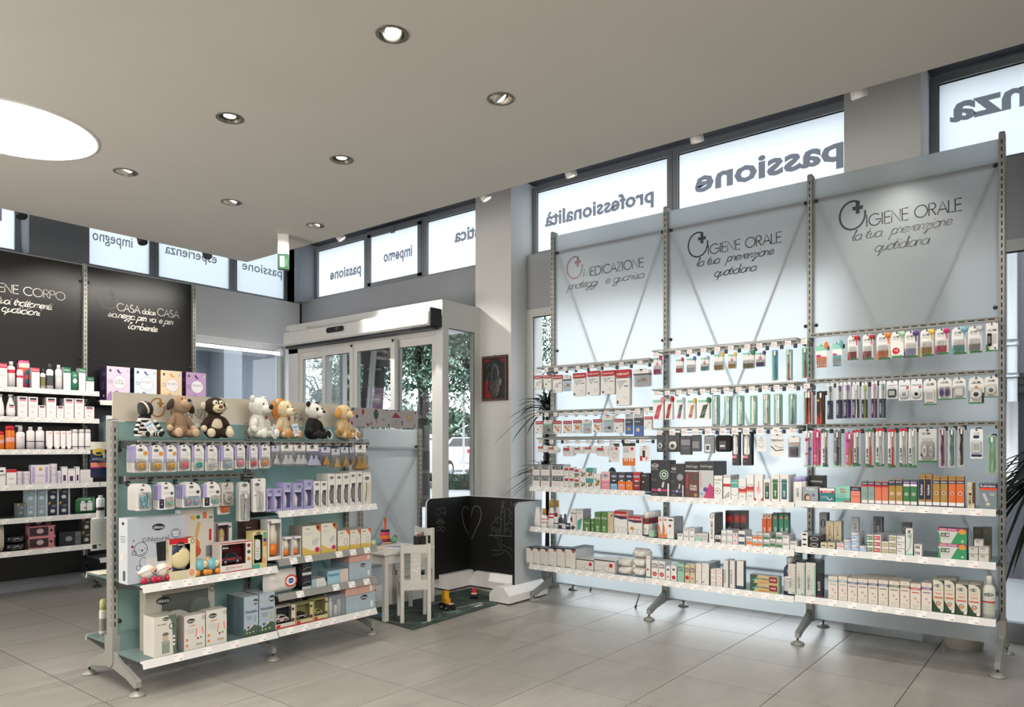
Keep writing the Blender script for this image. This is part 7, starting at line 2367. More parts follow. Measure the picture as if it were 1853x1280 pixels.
def sheep(o):
 body=MB()
 for k in range(40):
  t,a=radians(20+140*((k*.618)%1)),k*2.4
  body.ell((.032*sin(t)*cos(a),.022*sin(t)*sin(a),.055+.026*cos(t)),(.013,.012,.012),C_('e8e4da',.5),7)
 body.ell((0,0,.056),(.036,.027,.034),C_('e8e4da',.5),10)
 return body
def wheeltoy(rw,x0,x1,yt,kind,desc):
 rw.k+=1
 a,c=rw.pt(x0,yt)[0],rw.pt(x1,yt)[0]
 zt=rw.pt((x0+x1)/2,yt)[1]
 s=(zt-rw.z)/.092
 loc,rz=rw.world((a+c)/2,rw.yl+.035,rw.z)
 if kind=='sheep':
  m=sheep(0)
  hd,wc,face=C_('e8e4da',.5),C_('c02040',.2),C_('e8b8a0',.4)
  hp=(.024,-.018,.066)
 else:
  m=MB()
  m.ell((0,0,.052),(.034,.028,.034),C_('7ab8c4',.25),14)
  m.ell((-.02,0,.076),(.012,.012,.012),C_('e8b050',.3),8)
  hd,wc,face=C_('7ab8c4',.25),C_('e0903a',.25),C_('e8dcb8',.4)
  hp=(.022,-.014,.055)
 r=m.build('toy_animal',None,loc)
 r.scale=(s,s,s)
 lab(r,'%s, %s %s, %s'%(desc,ordn(rw.k),rw.frm,rw.where),'toy','small wheeled toy animals on the left toy shelf')
 g=MB()
 g.ell(hp,(.017,.016,.018),face,12)
 g.ell((hp[0]+.004,hp[1]-.015,hp[2]-.004),(.007,.004,.006),C_('purple' if kind=='sheep' else 'mustard',.3),8)
 g.ell((hp[0]-.007,hp[1]-.014,hp[2]+.005),(.0025,.002,.003),M_INK,6)
 g.ell((hp[0]+.009,hp[1]-.013,hp[2]+.005),(.0025,.002,.003),M_INK,6)
 g.build('head',r)
 for sx_ in(-.022,.024):
  for sy in(-.024,.020):
   MB().ell((sx_,sy,.0165),(.0165,.010,.0165),wc,12).build('wheel',r)
wheeltoy(rw,392,592,1058,'sheep','white woolly toy sheep on crimson wheels')
wheeltoy(rw,588,722,1040,'sheep','white woolly toy sheep looking up')
wheeltoy(rw,1005,1138,972,'bird','round blue toy bird, orange feet')
wheeltoy(rw,1140,1272,968,'bird','round blue toy bird with beige face')
rw.box(1218,1402,590,'purple-framed white box with a doll','toy box',lambda w,h,d:windowbox(w,h,d,'e0dcd8','6a4858',[('r',.0,.14,0,1,'6a5060'),('c',.85,.3,.1,'grey',1.3)],lambda g,x,y,z,ww,hh,dd:(g.ell((x,y,z+hh*.2),(ww*.26,.02,hh*.17),C_('e0c09a'),12),g.ell((x,y,z+hh*.28),(ww*.28,.022,hh*.14),C_('c8b070'),12),g.lathe([(ww*.26,0),(ww*.1,hh*.34),(0,hh*.36)],C_('7aa8a8'),(x,y,z-hh*.38),12)),win=(.14,.8,.12,.96),badge=(.86,.92,.2)),d=.06,back=.13,yb=1180)
def toycar(c,c2='white',s=1.0):
 def f(g,x,y,z,ww,hh,dd):
  L=min(ww*.88,hh*1.9)
  z0=z-hh/2
  P=lambda pts:[(x+L*(p[0]-.5),z0+L*p[1])for p in pts]
  yy=max(y-dd*.25,.006)
  g.prism(P([(.0,.10),(.0,.26),(.18,.32),(.32,.50),(.66,.50),(.84,.32),(1,.26),(1,.10)]),yy,yy+L*.42,C_(c,.2))
  g.prism(P([(.24,.33),(.35,.47),(.64,.47),(.77,.33)]),yy-.0015,yy+L*.42+.0015,C_('black',.1))
  g.rect(x-L*.48,x+L*.48,z0+L*.2,z0+L*.25,yy-.001,C_(c2,.3))
  for q in(.2,.78):
   for y_ in(yy-.004,yy+L*.36):
    n0=len(g.v)
    g.lathe([(L*.12,0),(L*.12,L*.08),(L*.06,L*.085),(0,L*.085)],C_('black',.5),n=12)
    g.lathe([(L*.07,-.001),(0,-.002)],C_('silver',.3),n=10)
    for i in range(n0,len(g.v)):
     p=g.v[i]
     g.v[i]=(x+L*(q-.5)+p[0],y_+p[2],z0+L*.12+p[1])
 return f
rw.box(1272,1620,800,'white-red window box with grey toy car','toy box',lambda w,h,d:windowbox(w,h,d,'e4ded8','5a1420',[('r',0,1,0,.03,'red'),('r',0,1,.97,1,'red'),('t','Turbo Touch',.48,.15,.06,'red',0,.4),('o',.22,.13,.04,'dgrey',.012),('c',.9,.84,.055,'dred'),('c',.9,.62,.055,'dgrey'),('c',.9,.38,.055,'orange')],toycar('3a3c40','c02a30'),win=(.04,.80,.24,.94),badge=(.14,.84,.24)),d=.09)
rw.box(1628,1788,680,'green and cream box with toy phone','toy box',lambda w,h,d:windowbox(w,h,d,'d8c890','14402e',[('r',.74,.96,.82,.96,'teal'),('r',.74,.96,.70,.80,'purple'),('r',.74,.96,.58,.68,'orange'),('r',0,.5,0,.12,'4aa79c'),('c',.78,.2,.14,'dca080',1.3)],lambda g,x,y,z,ww,hh,dd:(g.prism(rrect(ww*.62,hh*.74,ww*.26,x-ww*.31,z-hh*.40),.006,.03,C_('d8dcd8',.3)),[g.disc(x+ww*(-.15+.15*i),z-hh*(.28-.1*j),ww*.05,ww*.05,.0055,C_('dgreen' if j<3 else 'red'),8)for i in range(3)for j in range(4)]),win=(.1,.68,.14,.90),badge=(.4,.94,.34)),d=.07)
rw.box(1540,1745,565,'dark brown toy box set back','toy box',lambda w,h,d:carton(w,h,d,'4a3428',[('c',.3,.4,.2,'8a5a3a'),('r',.5,.9,.5,.8,'7a3a20')],'brown',badge=(.2,.86,.34)),d=.08,back=.13,yb=1050)
rw=Row('C',C7,'upper-middle toy shelf',FN,-.32,.612,'baby goods on the upper-middle right shelf')
BOT=lambda w,h,d:windowbox(w,h,d,W1,'d8d0c4',[('r',.02,.25,.9,.97,'grey')],lambda g,x,y,z,ww,hh,dd:(g.lathe([(ww*.40,0),(ww*.42,hh*.34)],C_('e07a2a'),(x,y,z-hh*.46),16),g.lathe([(ww*.42,hh*.34),(ww*.42,hh*.62),(ww*.30,hh*.78),(ww*.3,hh*.9),(0,hh*.92)],C_('d8d0b8',.2),(x,y,z-hh*.46),16)),win=(.1,.95,.08,.9),side='lgrey')
rw.box(184,286,372,'tall carton with orange-based bottle','carton',BOT,d=.08)
rw.box(292,364,505,'small carton with orange-based bottle','carton',BOT,d=.06)
rw.box(368,434,500,'small carton with orange-based bottle','carton',BOT,d=.06)
MED=lambda w,h,d:carton(w,h,d,'e4dfd2',[('p',[(0,0),(1,0),(1,.12),(.5,.14),(0,.30)],'d8b860'),('t','medela',.28,.90,.04,'black',0,.36),('p',[(.7,1),(1,1),(1,.75),(.85,.82)],'orange'),('c',.86,.92,.09,'brown'),('c',.68,.42,.16,'lgrey'),('c',.8,.5,.1,'lgrey'),('c',.82,.16,.13,'c02a5a',.9),LN(.35,.75,.5,2,'lgrey')],'b0aaa0','c8c2b4')
rw.box(442,578,420,'large cream breast pump carton','carton',MED,d=.14)
rw.box(582,697,400,'large cream breast pump carton','carton',MED,d=.12)
SME=lambda w,h,d:carton(w,h,d,'e4dfd2',[('p',[(0,0),(1,0),(1,.2),(0,.26)],'d8b860'),('p',[(.66,1),(1,1),(1,.7)],'e0602a'),('t','medela',.3,.88,.06,'black',0,.4),('o',.68,.42,.15,'grey',.03,1.5),LN(.3,.7,.4,2,'lgrey')],'b0aaa0','c8c2b4')
for x0,x1,yt in((707,795,455),(799,876,450),(880,955,442)):
 rw.box(x0,x1,yt,'small cream carton, orange corner','carton',SME,d=.08,deep=2)
GIFT=lambda c:(lambda w,h,d:carton(w,h,d,c,[('r',.0,.36,.3,.32,'lgrey'),('r',.36,.37,0,1,'lgrey'),LN(.62,.5,.2,2,'lgrey',.12),('c',.86,.3,.05,W1,2)],c,c,badge=(.6,.78,.24)))
rw=Row('C',C7,'lower-middle toy shelf',FN,-.32,.400,'baby goods on the lower-middle right shelf')
rw.box(180,434,752,'soft white wipes pack, red ring','wipes pack',lambda w,h,d:pouchbag(w,h,d,'dedad4',[('c',.72,.5,.22,'d04030',.85),('c',.72,.5,.17,'white',.8),('c',.72,.5,.10,'2a4a90',.8),('t','pampers',.72,.5,.06,'white',0,.16),LN(.25,.6,.3,2,'lgrey')],.05),d=.10)
rw.box(440,510,685,'small black carton, silver stripe','carton',lambda w,h,d:carton(w,h,d,'20242c',[('s',[(.1,.4),(.5,.55),(.9,.5)],'silver',.04),('r',0,1,0,.2,'lgrey'),LN(.5,.7,.6,1)],'101318','dgrey'),n=2,d=.10)
rw.box(514,624,815,'flat white and blue cream carton','carton',lambda w,h,d:carton(w,h,d,'e0e0dc',[('r',0,.3,0,1,'9cc0cc'),LN(.6,.6,.5,2,'grey',.2),('p',[(.85,1),(1,1),(1,.3)],'navy')],'lgrey','lgrey'),d=.12)
rw.box(630,786,750,'flat blue and beige cream carton','carton',lambda w,h,d:carton(w,h,d,'9cc4d4',[('r',.62,1,0,1,'d8c4b8'),('t','Bepanthenol',.3,.7,.18,'2a4a80',0,.5),LN(.3,.35,.4,2,'white',.14)],'8aa8b4','lblue'),d=.10)
rw.box(792,960,688,'pale blue baby gift box','gift box',GIFT('a8b8c2'),d=.20)
zt_=rw.pt(870,688)[1]
rw.box(792,958,602,'salmon gift box atop a blue one','gift box',GIFT('d8a898'),d=.20,lift=zt_-rw.z)
rw=Row('C',C7,'bottom right toy shelf',FN,-.32,.187,'toys and gift boxes on the bottom right shelf')
NEO=lambda n,c:(lambda w,h,d:carton(w,h,d,'a9b9c6',[('p',[(0,0),(1,0),(1,.22),(.7,.26),(.4,.16),(0,.2)],'4a6048'),('t','Neolatte',.5,.62,.075,'20304a',0,.8),('t',n,.76,.42,.15,c),('c',.8,.85,.2,'2c3a28',.9),('t','bio',.8,.85,.08,'white'),('c',.3,.22,.07,'black',.8),('c',.42,.26,.06,'e0a090'),('c',.2,.16,.05,'white'),('c',.55,.24,.05,'white'),('c',.2,.08,.04,'white'),('c',.4,.08,.04,'white'),('c',.65,.09,.04,'white'),LN(.35,.5,.4,3,'grey',.04)],'6a8088','c0c6ca'))
rw.box(5,113,950,'pale blue milk carton numbered 1','milk carton',NEO('1','7a98b0'),d=.09,deep=2)
rw.box(118,238,925,'pale blue milk carton numbered 2','milk carton',NEO('2','b8a860'),d=.09,deep=2)
CB=lambda c,c2,inn,base='d8d0c0':(lambda w,h,d:windowbox(w,h,d,base,inn,[('r',0,1,0,.05,'red'),('r',.04,.24,.06,.18,'red'),('c',.88,.8,.07,'dgrey'),('c',.88,.3,.09,'brown')],toycar(c,c2),win=(.02,.8,.22,.98)))
rw.box(242,390,1022,'window box with white-red toy car','toy box',CB('d8d8d4','c02a30','2a2e36'),d=.07)
rw.box(395,524,1000,'window box with black-white toy car','toy box',CB('17171a','white','8a8458','c8c090'),d=.07)
rw.box(530,634,965,'window box with yellow-cream toy car','toy box',CB('c8bc70','black','6a6448','c8c090'),d=.07)
for x0,x1,yt in((242,332,958),(337,430,945),(497,600,893)):
 rw.box(x0,x1,yt,'dark toy car box set back','toy box',lambda w,h,d:carton(w,h,d,'5a5448',[('r',.1,.9,.1,.6,'dgrey'),('c',.4,.4,.16,'c8bc70',.6)],'dgrey',badge=(.4,.84,.3)),d=.08,back=.10)
rw.box(640,762,938,'clear box of white cosmetics','gift set',lambda w,h,d:[('',MB().box(-w/2,w/2,0,d,0,h,mat('d8e0e6',.1,kind='clear',haze=.25,g=.5))),('contents',MB().lathe([(.014,0),(.014,h*.6),(.006,h*.7),(.006,h*.85)],C_('white'),(-w*.25,d*.4,.002),12).lathe([(.012,0),(.012,h*.45),(.005,h*.5)],C_('e8e4e0'),(w*.05,d*.35,.002),12).lathe([(.013,0),(.013,h*.7),(.0,h*.72)],C_('lgrey'),(w*.3,d*.4,.002),12))],d=.08)
rw.box(768,990,932,'pale blue baby gift box','gift box',GIFT('a8b8c2'),d=.20)
zt_=rw.pt(870,932)[1]
rw.box(764,984,820,'salmon gift box atop a blue one','gift box',GIFT('d8a898'),d=.20,lift=zt_-rw.z)
rw=Row('C',C8,'bottom left toy shelf',FN,-.32,.183,'baby goods on the bottom left shelf')
rw.box(710,920,435,'white carton with grey juicer picture','carton',lambda w,h,d:carton(w,h,d,'d8d4ca',[('p',[(.85,0),(1,0),(1,1),(.6,1),(.8,.8)],'5f7060'),('t','Sano vapor',.35,.80,.035,'dgrey',0,.5),('r',.34,.68,.06,.34,'8a948c'),('c',.5,.34,.18,'9aa49a',.5),('r',.38,.62,.38,.52,'c8b0a0'),('c',.5,.54,.15,'6a7260',.5),('o',.78,.72,.12,'dgreen',.03),('c',.88,.45,.05,'white'),('c',.88,.35,.05,'white'),('c',.88,.25,.05,'white')],'d0ccc2','b8b8ac',sidedecs=[LN(.5,.8,.7,9,'lgrey',.07)],badge=(.52,.92,.30)),d=.12)
POD=lambda w,h,d:carton(w,h,d,'dcd8d0',[('t','EasyMeal',.38,.70,.04,'orange',0,.5),LN(.3,.6,.4,4,'lgrey',.04),('c',.13,.30,.06,'orange'),('c',.13,.14,.06,'orange'),('s',[(.55,.35),(.6,.6)],'salmon',.05),('s',[(.9,.4),(.85,.62)],'salmon',.05),('c',.65,.30,.05,'red'),('c',.8,.32,.05,'teal'),('r',.55,.85,.10,.16,'b8a890'),('o',.92,.88,.07,'dgrey',.02)],'b8b2b0','ccc8c0',badge=(.32,.84,.38))
rw.box(988,1184,425,'cream carton numbered 6 with cutlery picture','carton',POD,d=.07)
rw.box(1190,1384,375,'cream carton numbered 6 with cutlery picture','carton',POD,d=.07)
rw.box(632,1272,150,'very wide grey plate set box','gift box',lambda w,h,d:carton(w,h,d,'b8b4a8',[('r',.0,.2,0,1,'c4c0b4'),('r',.22,.90,0,.9,'5a6058'),('c',.42,.4,.26,'c0c0b8'),('c',.42,.4,.19,'ddd8cc'),('s',[(.3,.6),(.45,.55),(.4,.35)],'b0a088',.02),('c',.78,.64,.15,'6a766c'),('c',.80,.12,.18,'a0a49c'),('o',.96,.88,.04,'dgrey',.01),('c',.96,.3,.03,'orange')],'a8a498',badge=(.24,.82,.20)),d=.07,back=.15,yb=800)
# ------------------------------------------------------------------ plush toys on top
ZS=1.347
def fur(c,s=260,b=.9):
 return mat(c,.95,n=.22,s=s,bump=b,bd=.006)
def plush(u,name,lab_,body,limbs,head,ears,snout=None,nose='black',face=0.0,scale=1.0,belly=None,extra=None,tagc=True,lean=0.0,arm=None,eyes=True,footp=None):
 p=onY(u,790,3.975)
 r=empty('plush_toy',(p.x,3.975,ZS),face)
 r.scale=(scale*1.16,)*3
 tag(r,lab_,'plush toy','seven plush toys sitting on the shelf top')
 B,L,H=fur(body),fur(limbs),fur(head)
 MB().ell((0,0,.062),(.044,.038,.062),B,18).ell((0,0,.035),(.050,.044,.038),B,16).build('body',r)
 if belly:
  MB().ell((0,-.014,.060),(.032,.030,.042),fur(belly,400,.3),14).build('belly',r)
 for s in(-1,1):
  MB().ell((s*.036,-.038,.020),(.021,.036,.019),L,14,Matrix.Rotation(s*.35,3,'Z')).ell((s*.044,-.068,.024),(.020,.014,.022),fur(footp or limbs,400,.3),12).build('leg',r)
  MB().ell((s*.045,-.014,.072),(.017,.018,.036),fur(arm or limbs),14,Matrix.Rotation(s*-.55,3,'Y')).ell((s*.060,-.026,.044),(.015,.015,.016),fur(footp or arm or limbs,400,.3),10).build('arm',r)
 hd=MB()
 hd.ell((0,-.006,.150),(.048,.044,.044),H,20)
 ho=hd.build('head',r)
 ho.rotation_euler=(0,lean,0)
 if snout:
  MB().ell((0,-.046,.138),(.028,.024,.021),fur(snout,400,.3),14).build('muzzle',ho)
 MB().ell((0,-.069,.146),(.0105,.007,.008),C_(nose,.3),10).build('nose',ho)
 if eyes:
  for s in(-1,1):
   MB().ell((s*.018,-.044,.162),(.004,.003,.0045),C_('black',.1),8).build('eye',ho)
 for s in(-1,1):
  e=MB()
  if ears=='round':
   e.ell((s*.040,.0,.186),(.017,.009,.017),fur(limbs),12)
  elif ears=='flop':
   e.ell((s*.050,-.002,.146),(.013,.022,.034),fur(extra or limbs),12,Matrix.Rotation(s*-.5,3,'Y'))
  elif ears=='side':
   e.ell((s*.052,-.002,.152),(.015,.008,.017),fur(footp or limbs),12)
  e.build('ear',ho)
 return r,ho
def hangtag(r,x,y,z,rot=.5):
 g=MB().box(-.024,.024,0,.0012,-.032,.032,C_('e4e6ea')).rect(-.018,.018,.010,.020,-.0004,C_('skyb')).rect(-.016,.010,-.004,.0,-.0004,C_('grey')).rect(-.016,.014,-.014,-.011,-.0004,C_('grey')).disc(.010,-.022,.004,.004,-.0005,C_('orange'),8)
 o=g.build('hang_tag',r,(x,y,z))
 o.rotation_euler=(-.2,rot,0)
# rag doll in black and white stripes, head turned away
p=onY(262,790,3.985)
r=empty('plush_toy',(p.x,3.985,ZS),.2)
tag(r,'black and white striped rag doll slumped with black round head','plush toy','seven plush toys sitting on the shelf top')
bm_=MB()
for k in range(9):
 z0=.012+k*.0115
 rr=.052-.0022*k
 bm_.lathe([(rr,0),(rr-.001,.0115)],fur('e8e4dc' if k%2 else '18181c',300,.2),(0,0,z0),18,sy=.75)
bm_.ell((0,0,.012),(.056,.044,.014),fur('e8e4dc',300,.2),16)
bm_.build('body',r)
for s in(-1,1):
 a=MB()
 for k in range(6):
  a.ell((s*(.046+.007*k),-.018-.004*k,.088-.012*k),(.012,.012,.010),fur('18181c' if k%2 else 'e8e4dc',300,.2),9)
 a.build('arm',r)
 a=MB()
 for k in range(7):
  a.ell((s*.028+s*.002*k,-.03-.008*k,.018),(.015,.008,.015),fur('e8e4dc' if k%2 else '18181c',300,.2),9)
 a.build('leg',r)
ho=MB().ell((.004,0,.152),(.040,.038,.046),mat('18181c',.6,n=.1),18).build('head',r)
MB().lathe([(.0405,-.006),(.0415,0),(.0405,.006)],C_('d8ccb8',.8),(0,0,0),20,sy=.98,caps=False).xform(Matrix.Translation(Vector((-.008,0,.154)))@Matrix.Rotation(1.25,4,'Y')).build('head_band',ho)
hangtag(r,-.012,-.062,.055,-.5)
r,h_=plush(322,'','curly brown plush dog gazing upward with dark ears','9a8064','9a8064','a68c70','flop','b89c80','black',.15,1.04,None,'3a2a20',footp='c8aa8c',lean=.1)
h_.rotation_euler=(-.35,.1,0)
h_.location=(0,-.045,.012)
r,h_=plush(388,'','dark brown plush monkey with cream face and belly','3a2a20','3a2a20','33241b','side','d8c8a8','brown',-.1,1.06,'d8ccb0',footp='d8ccb0')
MB().ell((-.013,-.040,.164),(.014,.010,.014),fur('e4dcc8',400,.2),10).ell((.013,-.040,.164),(.014,.010,.014),fur('e4dcc8',400,.2),10).build('eye_patch',h_)
MB().tube([(-.018,-.068,.133),(0,-.071,.127),(.018,-.068,.134)],.0012,M_INK,5).build('mouth',h_)
for s in(-1,1):
 MB().ell((s*.013,-.050,.166),(.004,.003,.0045),C_('black',.1),8).build('eye',h_)
r,h_=plush(467,'','white plush polar bear with large black nose','e6e4dc','e6e4dc','e6e4dc','round','e6e4dc','black',.35,1.12)
MB().ell((0,-.074,.148),(.014,.009,.013),C_('17171a',.4),10).build('nose',h_)
MB().ell((.008,-.040,.100),(.007,.003,.009),C_('dred',.4),8).build('badge',r)
hangtag(r,.030,-.07,.03,.7)
r,h_=plush(512,'','plush lion with curly orange mane and cream face','dccaa8','dccaa8','e0cca4','round','e8dcc0','c88a50',.30,1.06,footp='c89058')
mn=MB()
for k in range(26):
 a=k*2*pi/26
 for q in(0,1):
  mn.ell(((.043+.010*q)*cos(a),.004+.014*q,.150+(.040+.009*q)*sin(a)),(.012,.012,.012),fur('cf8a3e',200,1.0),7,jit=.25)
mn.build('mane',h_)
MB().ell((0,-.040,.104),(.009,.003,.010),C_('dred',.4),8).build('badge',r)
hangtag(r,.010,-.074,.045,-.15)
r,h_=plush(566,'','black and white plush panda with dark eye patches','1c1c1e','1c1c1e','e8e6e0','round','e8e6e0','black',.35,1.05,eyes=False)
for s in(-1,1):
 MB().ell((s*.020,-.042,.158),(.009,.006,.012),fur('18181a',400,.2),10,Matrix.Rotation(s*.4,3,'Y')).build('eye_patch',h_)
hangtag(r,.062,-.07,.018,.75)
r,h_=plush(620,'','beige plush puppy with orange floppy ears','d8bc8c','e0c89c','e4cca0','flop','e8d8b4','c07a40',.35,1.05,None,'cf9550',footp='b98a50')
MB().ell((0,-.040,.104),(.007,.003,.009),C_('dred',.4),8).build('badge',r)
hangtag(r,.040,-.072,.025,.6)
# small price cards on top shelf
for k,(u,lb)in enumerate(((345,'grey cardboard tube standing between the dog and the monkey'),(352,'second cardboard tube beside the plush monkey'))):
 pp_=onY(u,790,4.05)
 g=MB().lathe([(.014,0),(.014,.085)],C_('b0a898' if k else 'c0b8a8'),n=14).lathe([(.0143,.03),(.0143,.06)],C_('dgrey'),n=14,caps=False)
 o=g.build('cardboard_tube',None,(pp_.x,4.05-.03*k,ZS))
 tag(o,lb,'tube')
# rear side of the low unit
g=MB()
p0=onZ(178,1058,.582)
for k in range(3):
 g=MB().box(-.10,.10,-.07,.07,0,.003,C_(['dcd8cc','e4e0d4','d8cfa8'][k])).rect(-.08,.0,.0,.0,-.07,C_('grey'))
 o=g.build('leaflet',None,(1.86+.02*k,4.42-.03*k,.5765+.0035*k),.15*k)
 tag(o,['lowest pale leaflet on the rear shelf end','middle pale leaflet on the rear shelf end','topmost yellowish leaflet on the rear shelf end'][k],'leaflet','leaflets on the rear shelf')
g=bottle(.055,.20,'can',body='d8d6c8',capf=.30,cap='cfcf90',label=('8a8c80',.1,.45))
o=make('spray_can',g,(1.835,4.44,.2165),0)
tag(o,'pale spray can with yellow-green cap behind the near post','spray can')
p=onY(178.5,800,4.34)
g=hangcard(.085,.20,'navy',[('r',0,1,.78,1,'e8e4d8'),('c',.5,.72,.40,'d8b850',.6),('c',.5,.68,.2,'dgreen',.5),('r',0,1,.30,.42,'salmon'),('r',0,1,.27,.30,'magenta'),('t','ESSENTIAL',.5,.52,.05,'lgrey')],top=.2)
o=make('hanging_pack',g,tuple(p),0)
tag(o,'navy hanging pack with yellow oval behind the near post','pack')
"""bottle and grey chart hanging lower on the rear side"""
p=onY(184,938,4.42)
o=make('water_bottle',bottle(.045,.13,'square',body='d8dcde',capf=.08,cap='lgrey',label=('black',.34,.48)),(p.x,4.42,p.z),0)
tag(o,'clear bottle with black-marked label behind the near post','bottle')
MB().box(-.03,.05,-.012,.06,-.008,-.0003,M_LIP).build('bottle_ledge',CU,(p.x-1.757,.25,p.z))
p=onY(179,939,4.36)
g=MB().box(-.075,.075,0,.004,-.24,0,C_('b4b4ae'))
for i in range(14):
 g.rect(-.065,.065-.01*(i%3),-.03-i*.011,-.0275-i*.011,-.0006,C_('grey'))
g.rect(-.06,-.02,-.225,-.195,-.0006,M_INK).rect(.0,.02,-.205,-.195,-.0006,M_INK)
o=g.build('info_chart',None,tuple(p))
o.scale=(.56,1,.74)
tag(o,'grey printed chart hanging behind the near post','chart')
# ------------------------------------------------------------------ goods on the black unit
D2,D3,D4=(0,630,6.4),(0,820,4.922),(160,640,5.817)
FL_='from the left'
DY=-.315
V1='efe9ea'
VIC=lambda c='d03048',hd=.8:(lambda w,h,d:carton(w,h,d,V1,[('r',0,1,hd,1,c),('t','VITALIS',.5,(hd+1)/2,.07,'white'),LN(.5,.5,.6,2,'lgrey')],'lgrey'))
BTL=lambda c,cap='e4e2de',lab_=('d03048',.55,.68),prof='round',cf=.16:(lambda w,h,d:bottle(w,h,prof,body=c,cap=cap,capf=cf,label=lab_))
rw=Row('D',D2,'black unit top shelf',FL_,DY,DZ[0],'body care on the top shelf of the black unit')
rw.box(-40,85,175,'white carton with red header','carton',VIC(),d=.06)
rw.box(88,186,155,'white bottle with red label','bottle',BTL(V1,prof='square'))
rw.box(196,276,250,'small white bottle, red label','bottle',BTL(V1,cf=.08,prof='can'))
rw.box(205,352,142,'colourful orange-magenta refill pouch','pouch',lambda w,h,d:pouchbag(w,h,d,'c8507a',[('r',0,1,.8,1,'e8d8d0'),('r',0,.6,.6,.78,'e06a30'),('r',.6,1,.1,.7,'3a7a8a'),('r',.7,1,.3,.5,'e06a50')],.2),d=.05,back=.09)
rw.box(367,460,230,'white carton with red header','carton',VIC(),d=.06)
rw.box(470,535,240,'small white bottle, dark grey cap','bottle',BTL(V1,'dgrey',('olive',.15,.6),'square',.2))
rw.box(542,628,185,'tall white bottle, dark grey cap','bottle',BTL(V1,'dgrey',('dgrey',.15,.55),'square',.2))
rw.box(646,728,195,'white bottle, white cap, grey label','bottle',BTL(V1,'e4e2de',('c4ccc8',.45,.6),'square'))
rw.box(735,820,225,'white carton with green header','carton',VIC('2f7a5a',.76),d=.07)
rw.box(826,910,270,'green and white soft pouch','pouch',lambda w,h,d:pouchbag(w,h,d,'2f7a5a',[('c',.5,.5,.34,'white',1.3)],.1),d=.05)
rw.box(914,990,235,'tall white carton with green header','carton',VIC('2f7a5a',.8),d=.07)
rw.box(995,1090,335,'short white carton with green band','carton',VIC('1f6a4a',.7),d=.06)
rw=Row('D',D2,'black unit second shelf',FL_,DY,DZ[1],'body care on the second shelf of the black unit')
AV=lambda w,h,d:carton(w,h,d,V1,[('r',.15,.85,.86,.95,'2a2c3a'),('r',.15,.85,.77,.85,'e08a98'),LN(.5,.6,.6,3,'lgrey'),('s',[(.3,.3),(.55,.22)],'d0607a',.05),('r',0,1,0,.02,'red')],'d0c4c8',V1)
rw.box(-30,60,532,'oval white bottle with tapered neck','bottle',BTL(V1,'d8d8d4',None,'oval',.10))
rw.box(76,190,535,'oval white bottle with tapered neck','bottle',lambda w,h,d:bottle(w,h,'oval',body=V1,cap='d8d8d4',capf=.10,label=None)+[('label_print',MB().rect(-w*.25,w*.25,h*.48,h*.53,-.003,C_('2a2c3a')).rect(-w*.2,w*.2,h*.42,h*.46,-.003,C_('pink')))])
for x0,x1,yt,dp in((206,320,560,2),(329,440,568,1),(446,530,665,2),(537,652,575,2),(658,740,672,1),(745,855,583,2),(864,974,587,1),(981,1092,680,1)):
 rw.box(x0,x1,yt,('tall' if yt<640 else 'short')+' white carton, black and pink marks','carton',AV,d=.05,deep=dp)
rw=Row('D',D2,'black unit third shelf',FL_,DY,DZ[2],'body care on the third shelf of the black unit')
rw.box(-40,58,965,'orange oil bottle with red cap','bottle',BTL('d8701a','c8203a',('d8a0a0',.35,.55),'can',.18))
rw.box(66,184,893,'taller orange oil bottle, red cap','bottle',BTL('d8701a','c8203a',('d8a0a0',.32,.50),'can',.20))
rw.box(190,300,893,'white pump bottle with pale spout','pump bottle',lambda w,h,d:bottle(w,h,'square',body=V1,cap='d8d8d4',capf=.26,label=None)+[('spout',MB().box(-w*.55,.0,.005,.02,h*.93,h*.99,C_('d8d8d4')).rect(-w*.3,w*.3,h*.5,h*.52,-.004,C_('lgrey')))])
for x0,x1 in((312,412),(419,526)):
 rw.box(x0,x1,912,'white bottle, black line, square cap','bottle',lambda w,h,d:bottle(w,h,'square',body=V1,cap=V1,capf=.14,extra=[('black',.34,.375,1.01),('black',.9,.93,.5)]))
for x0,x1 in((540,625),(631,705),(708,772),(775,838)):
 rw.box(x0,x1,960,'white standing cream tube','tube',lambda w,h,d:tubeup(w,h,V1,V1,[('r',.3,.7,.85,.9,'salmon')]))
for x0,x1 in((842,908),(915,983),(990,1060)):
 rw.box(x0,x1,942,'slim white deodorant, black line','deodorant',lambda w,h,d:bottle(w,h,'can',body=V1,cap='d8d8d4',capf=.18,extra=[('black',.12,.16,1.01)]),deep=2,d=.05)
rw=Row('D',D3,'black unit fourth shelf',FL_,DY,DZ[3],'goods on the fourth shelf of the black unit')
LLC=lambda w,h,d:carton(w,h,d,'e4dce4',[('r',.05,.2,.1,.9,'b8a8d0'),('r',.75,.9,.1,.9,'b8a8d0'),('c',.5,.78,.1,'mustard'),('t','LYCIA',.45,.45,.10,'b0a8b0')],'b8a8c0')
rw.box(-40,52,130,'white carton with dark oval','carton',lambda w,h,d:carton(w,h,d,V1,[('c',.6,.8,.2,'black',.5),('t','norit',.6,.6,.12,'black')],'lgrey'),d=.06)
rw.box(58,148,148,'white carton, red top band','carton',lambda w,h,d:carton(w,h,d,V1,[('r',0,1,.82,1,'red'),LN(.5,.45,.6,2)],'lgrey'),d=.06)
rw.box(152,200,165,'small white-lilac carton','carton',LLC,d=.05)
rw.box(204,270,165,'small white-lilac carton','carton',LLC,d=.05)
rw.box(276,445,107,'large lilac-edged carton with bee','carton',LLC,d=.06)
rw.box(448,508,97,'tall white-lilac carton','carton',LLC,d=.06)
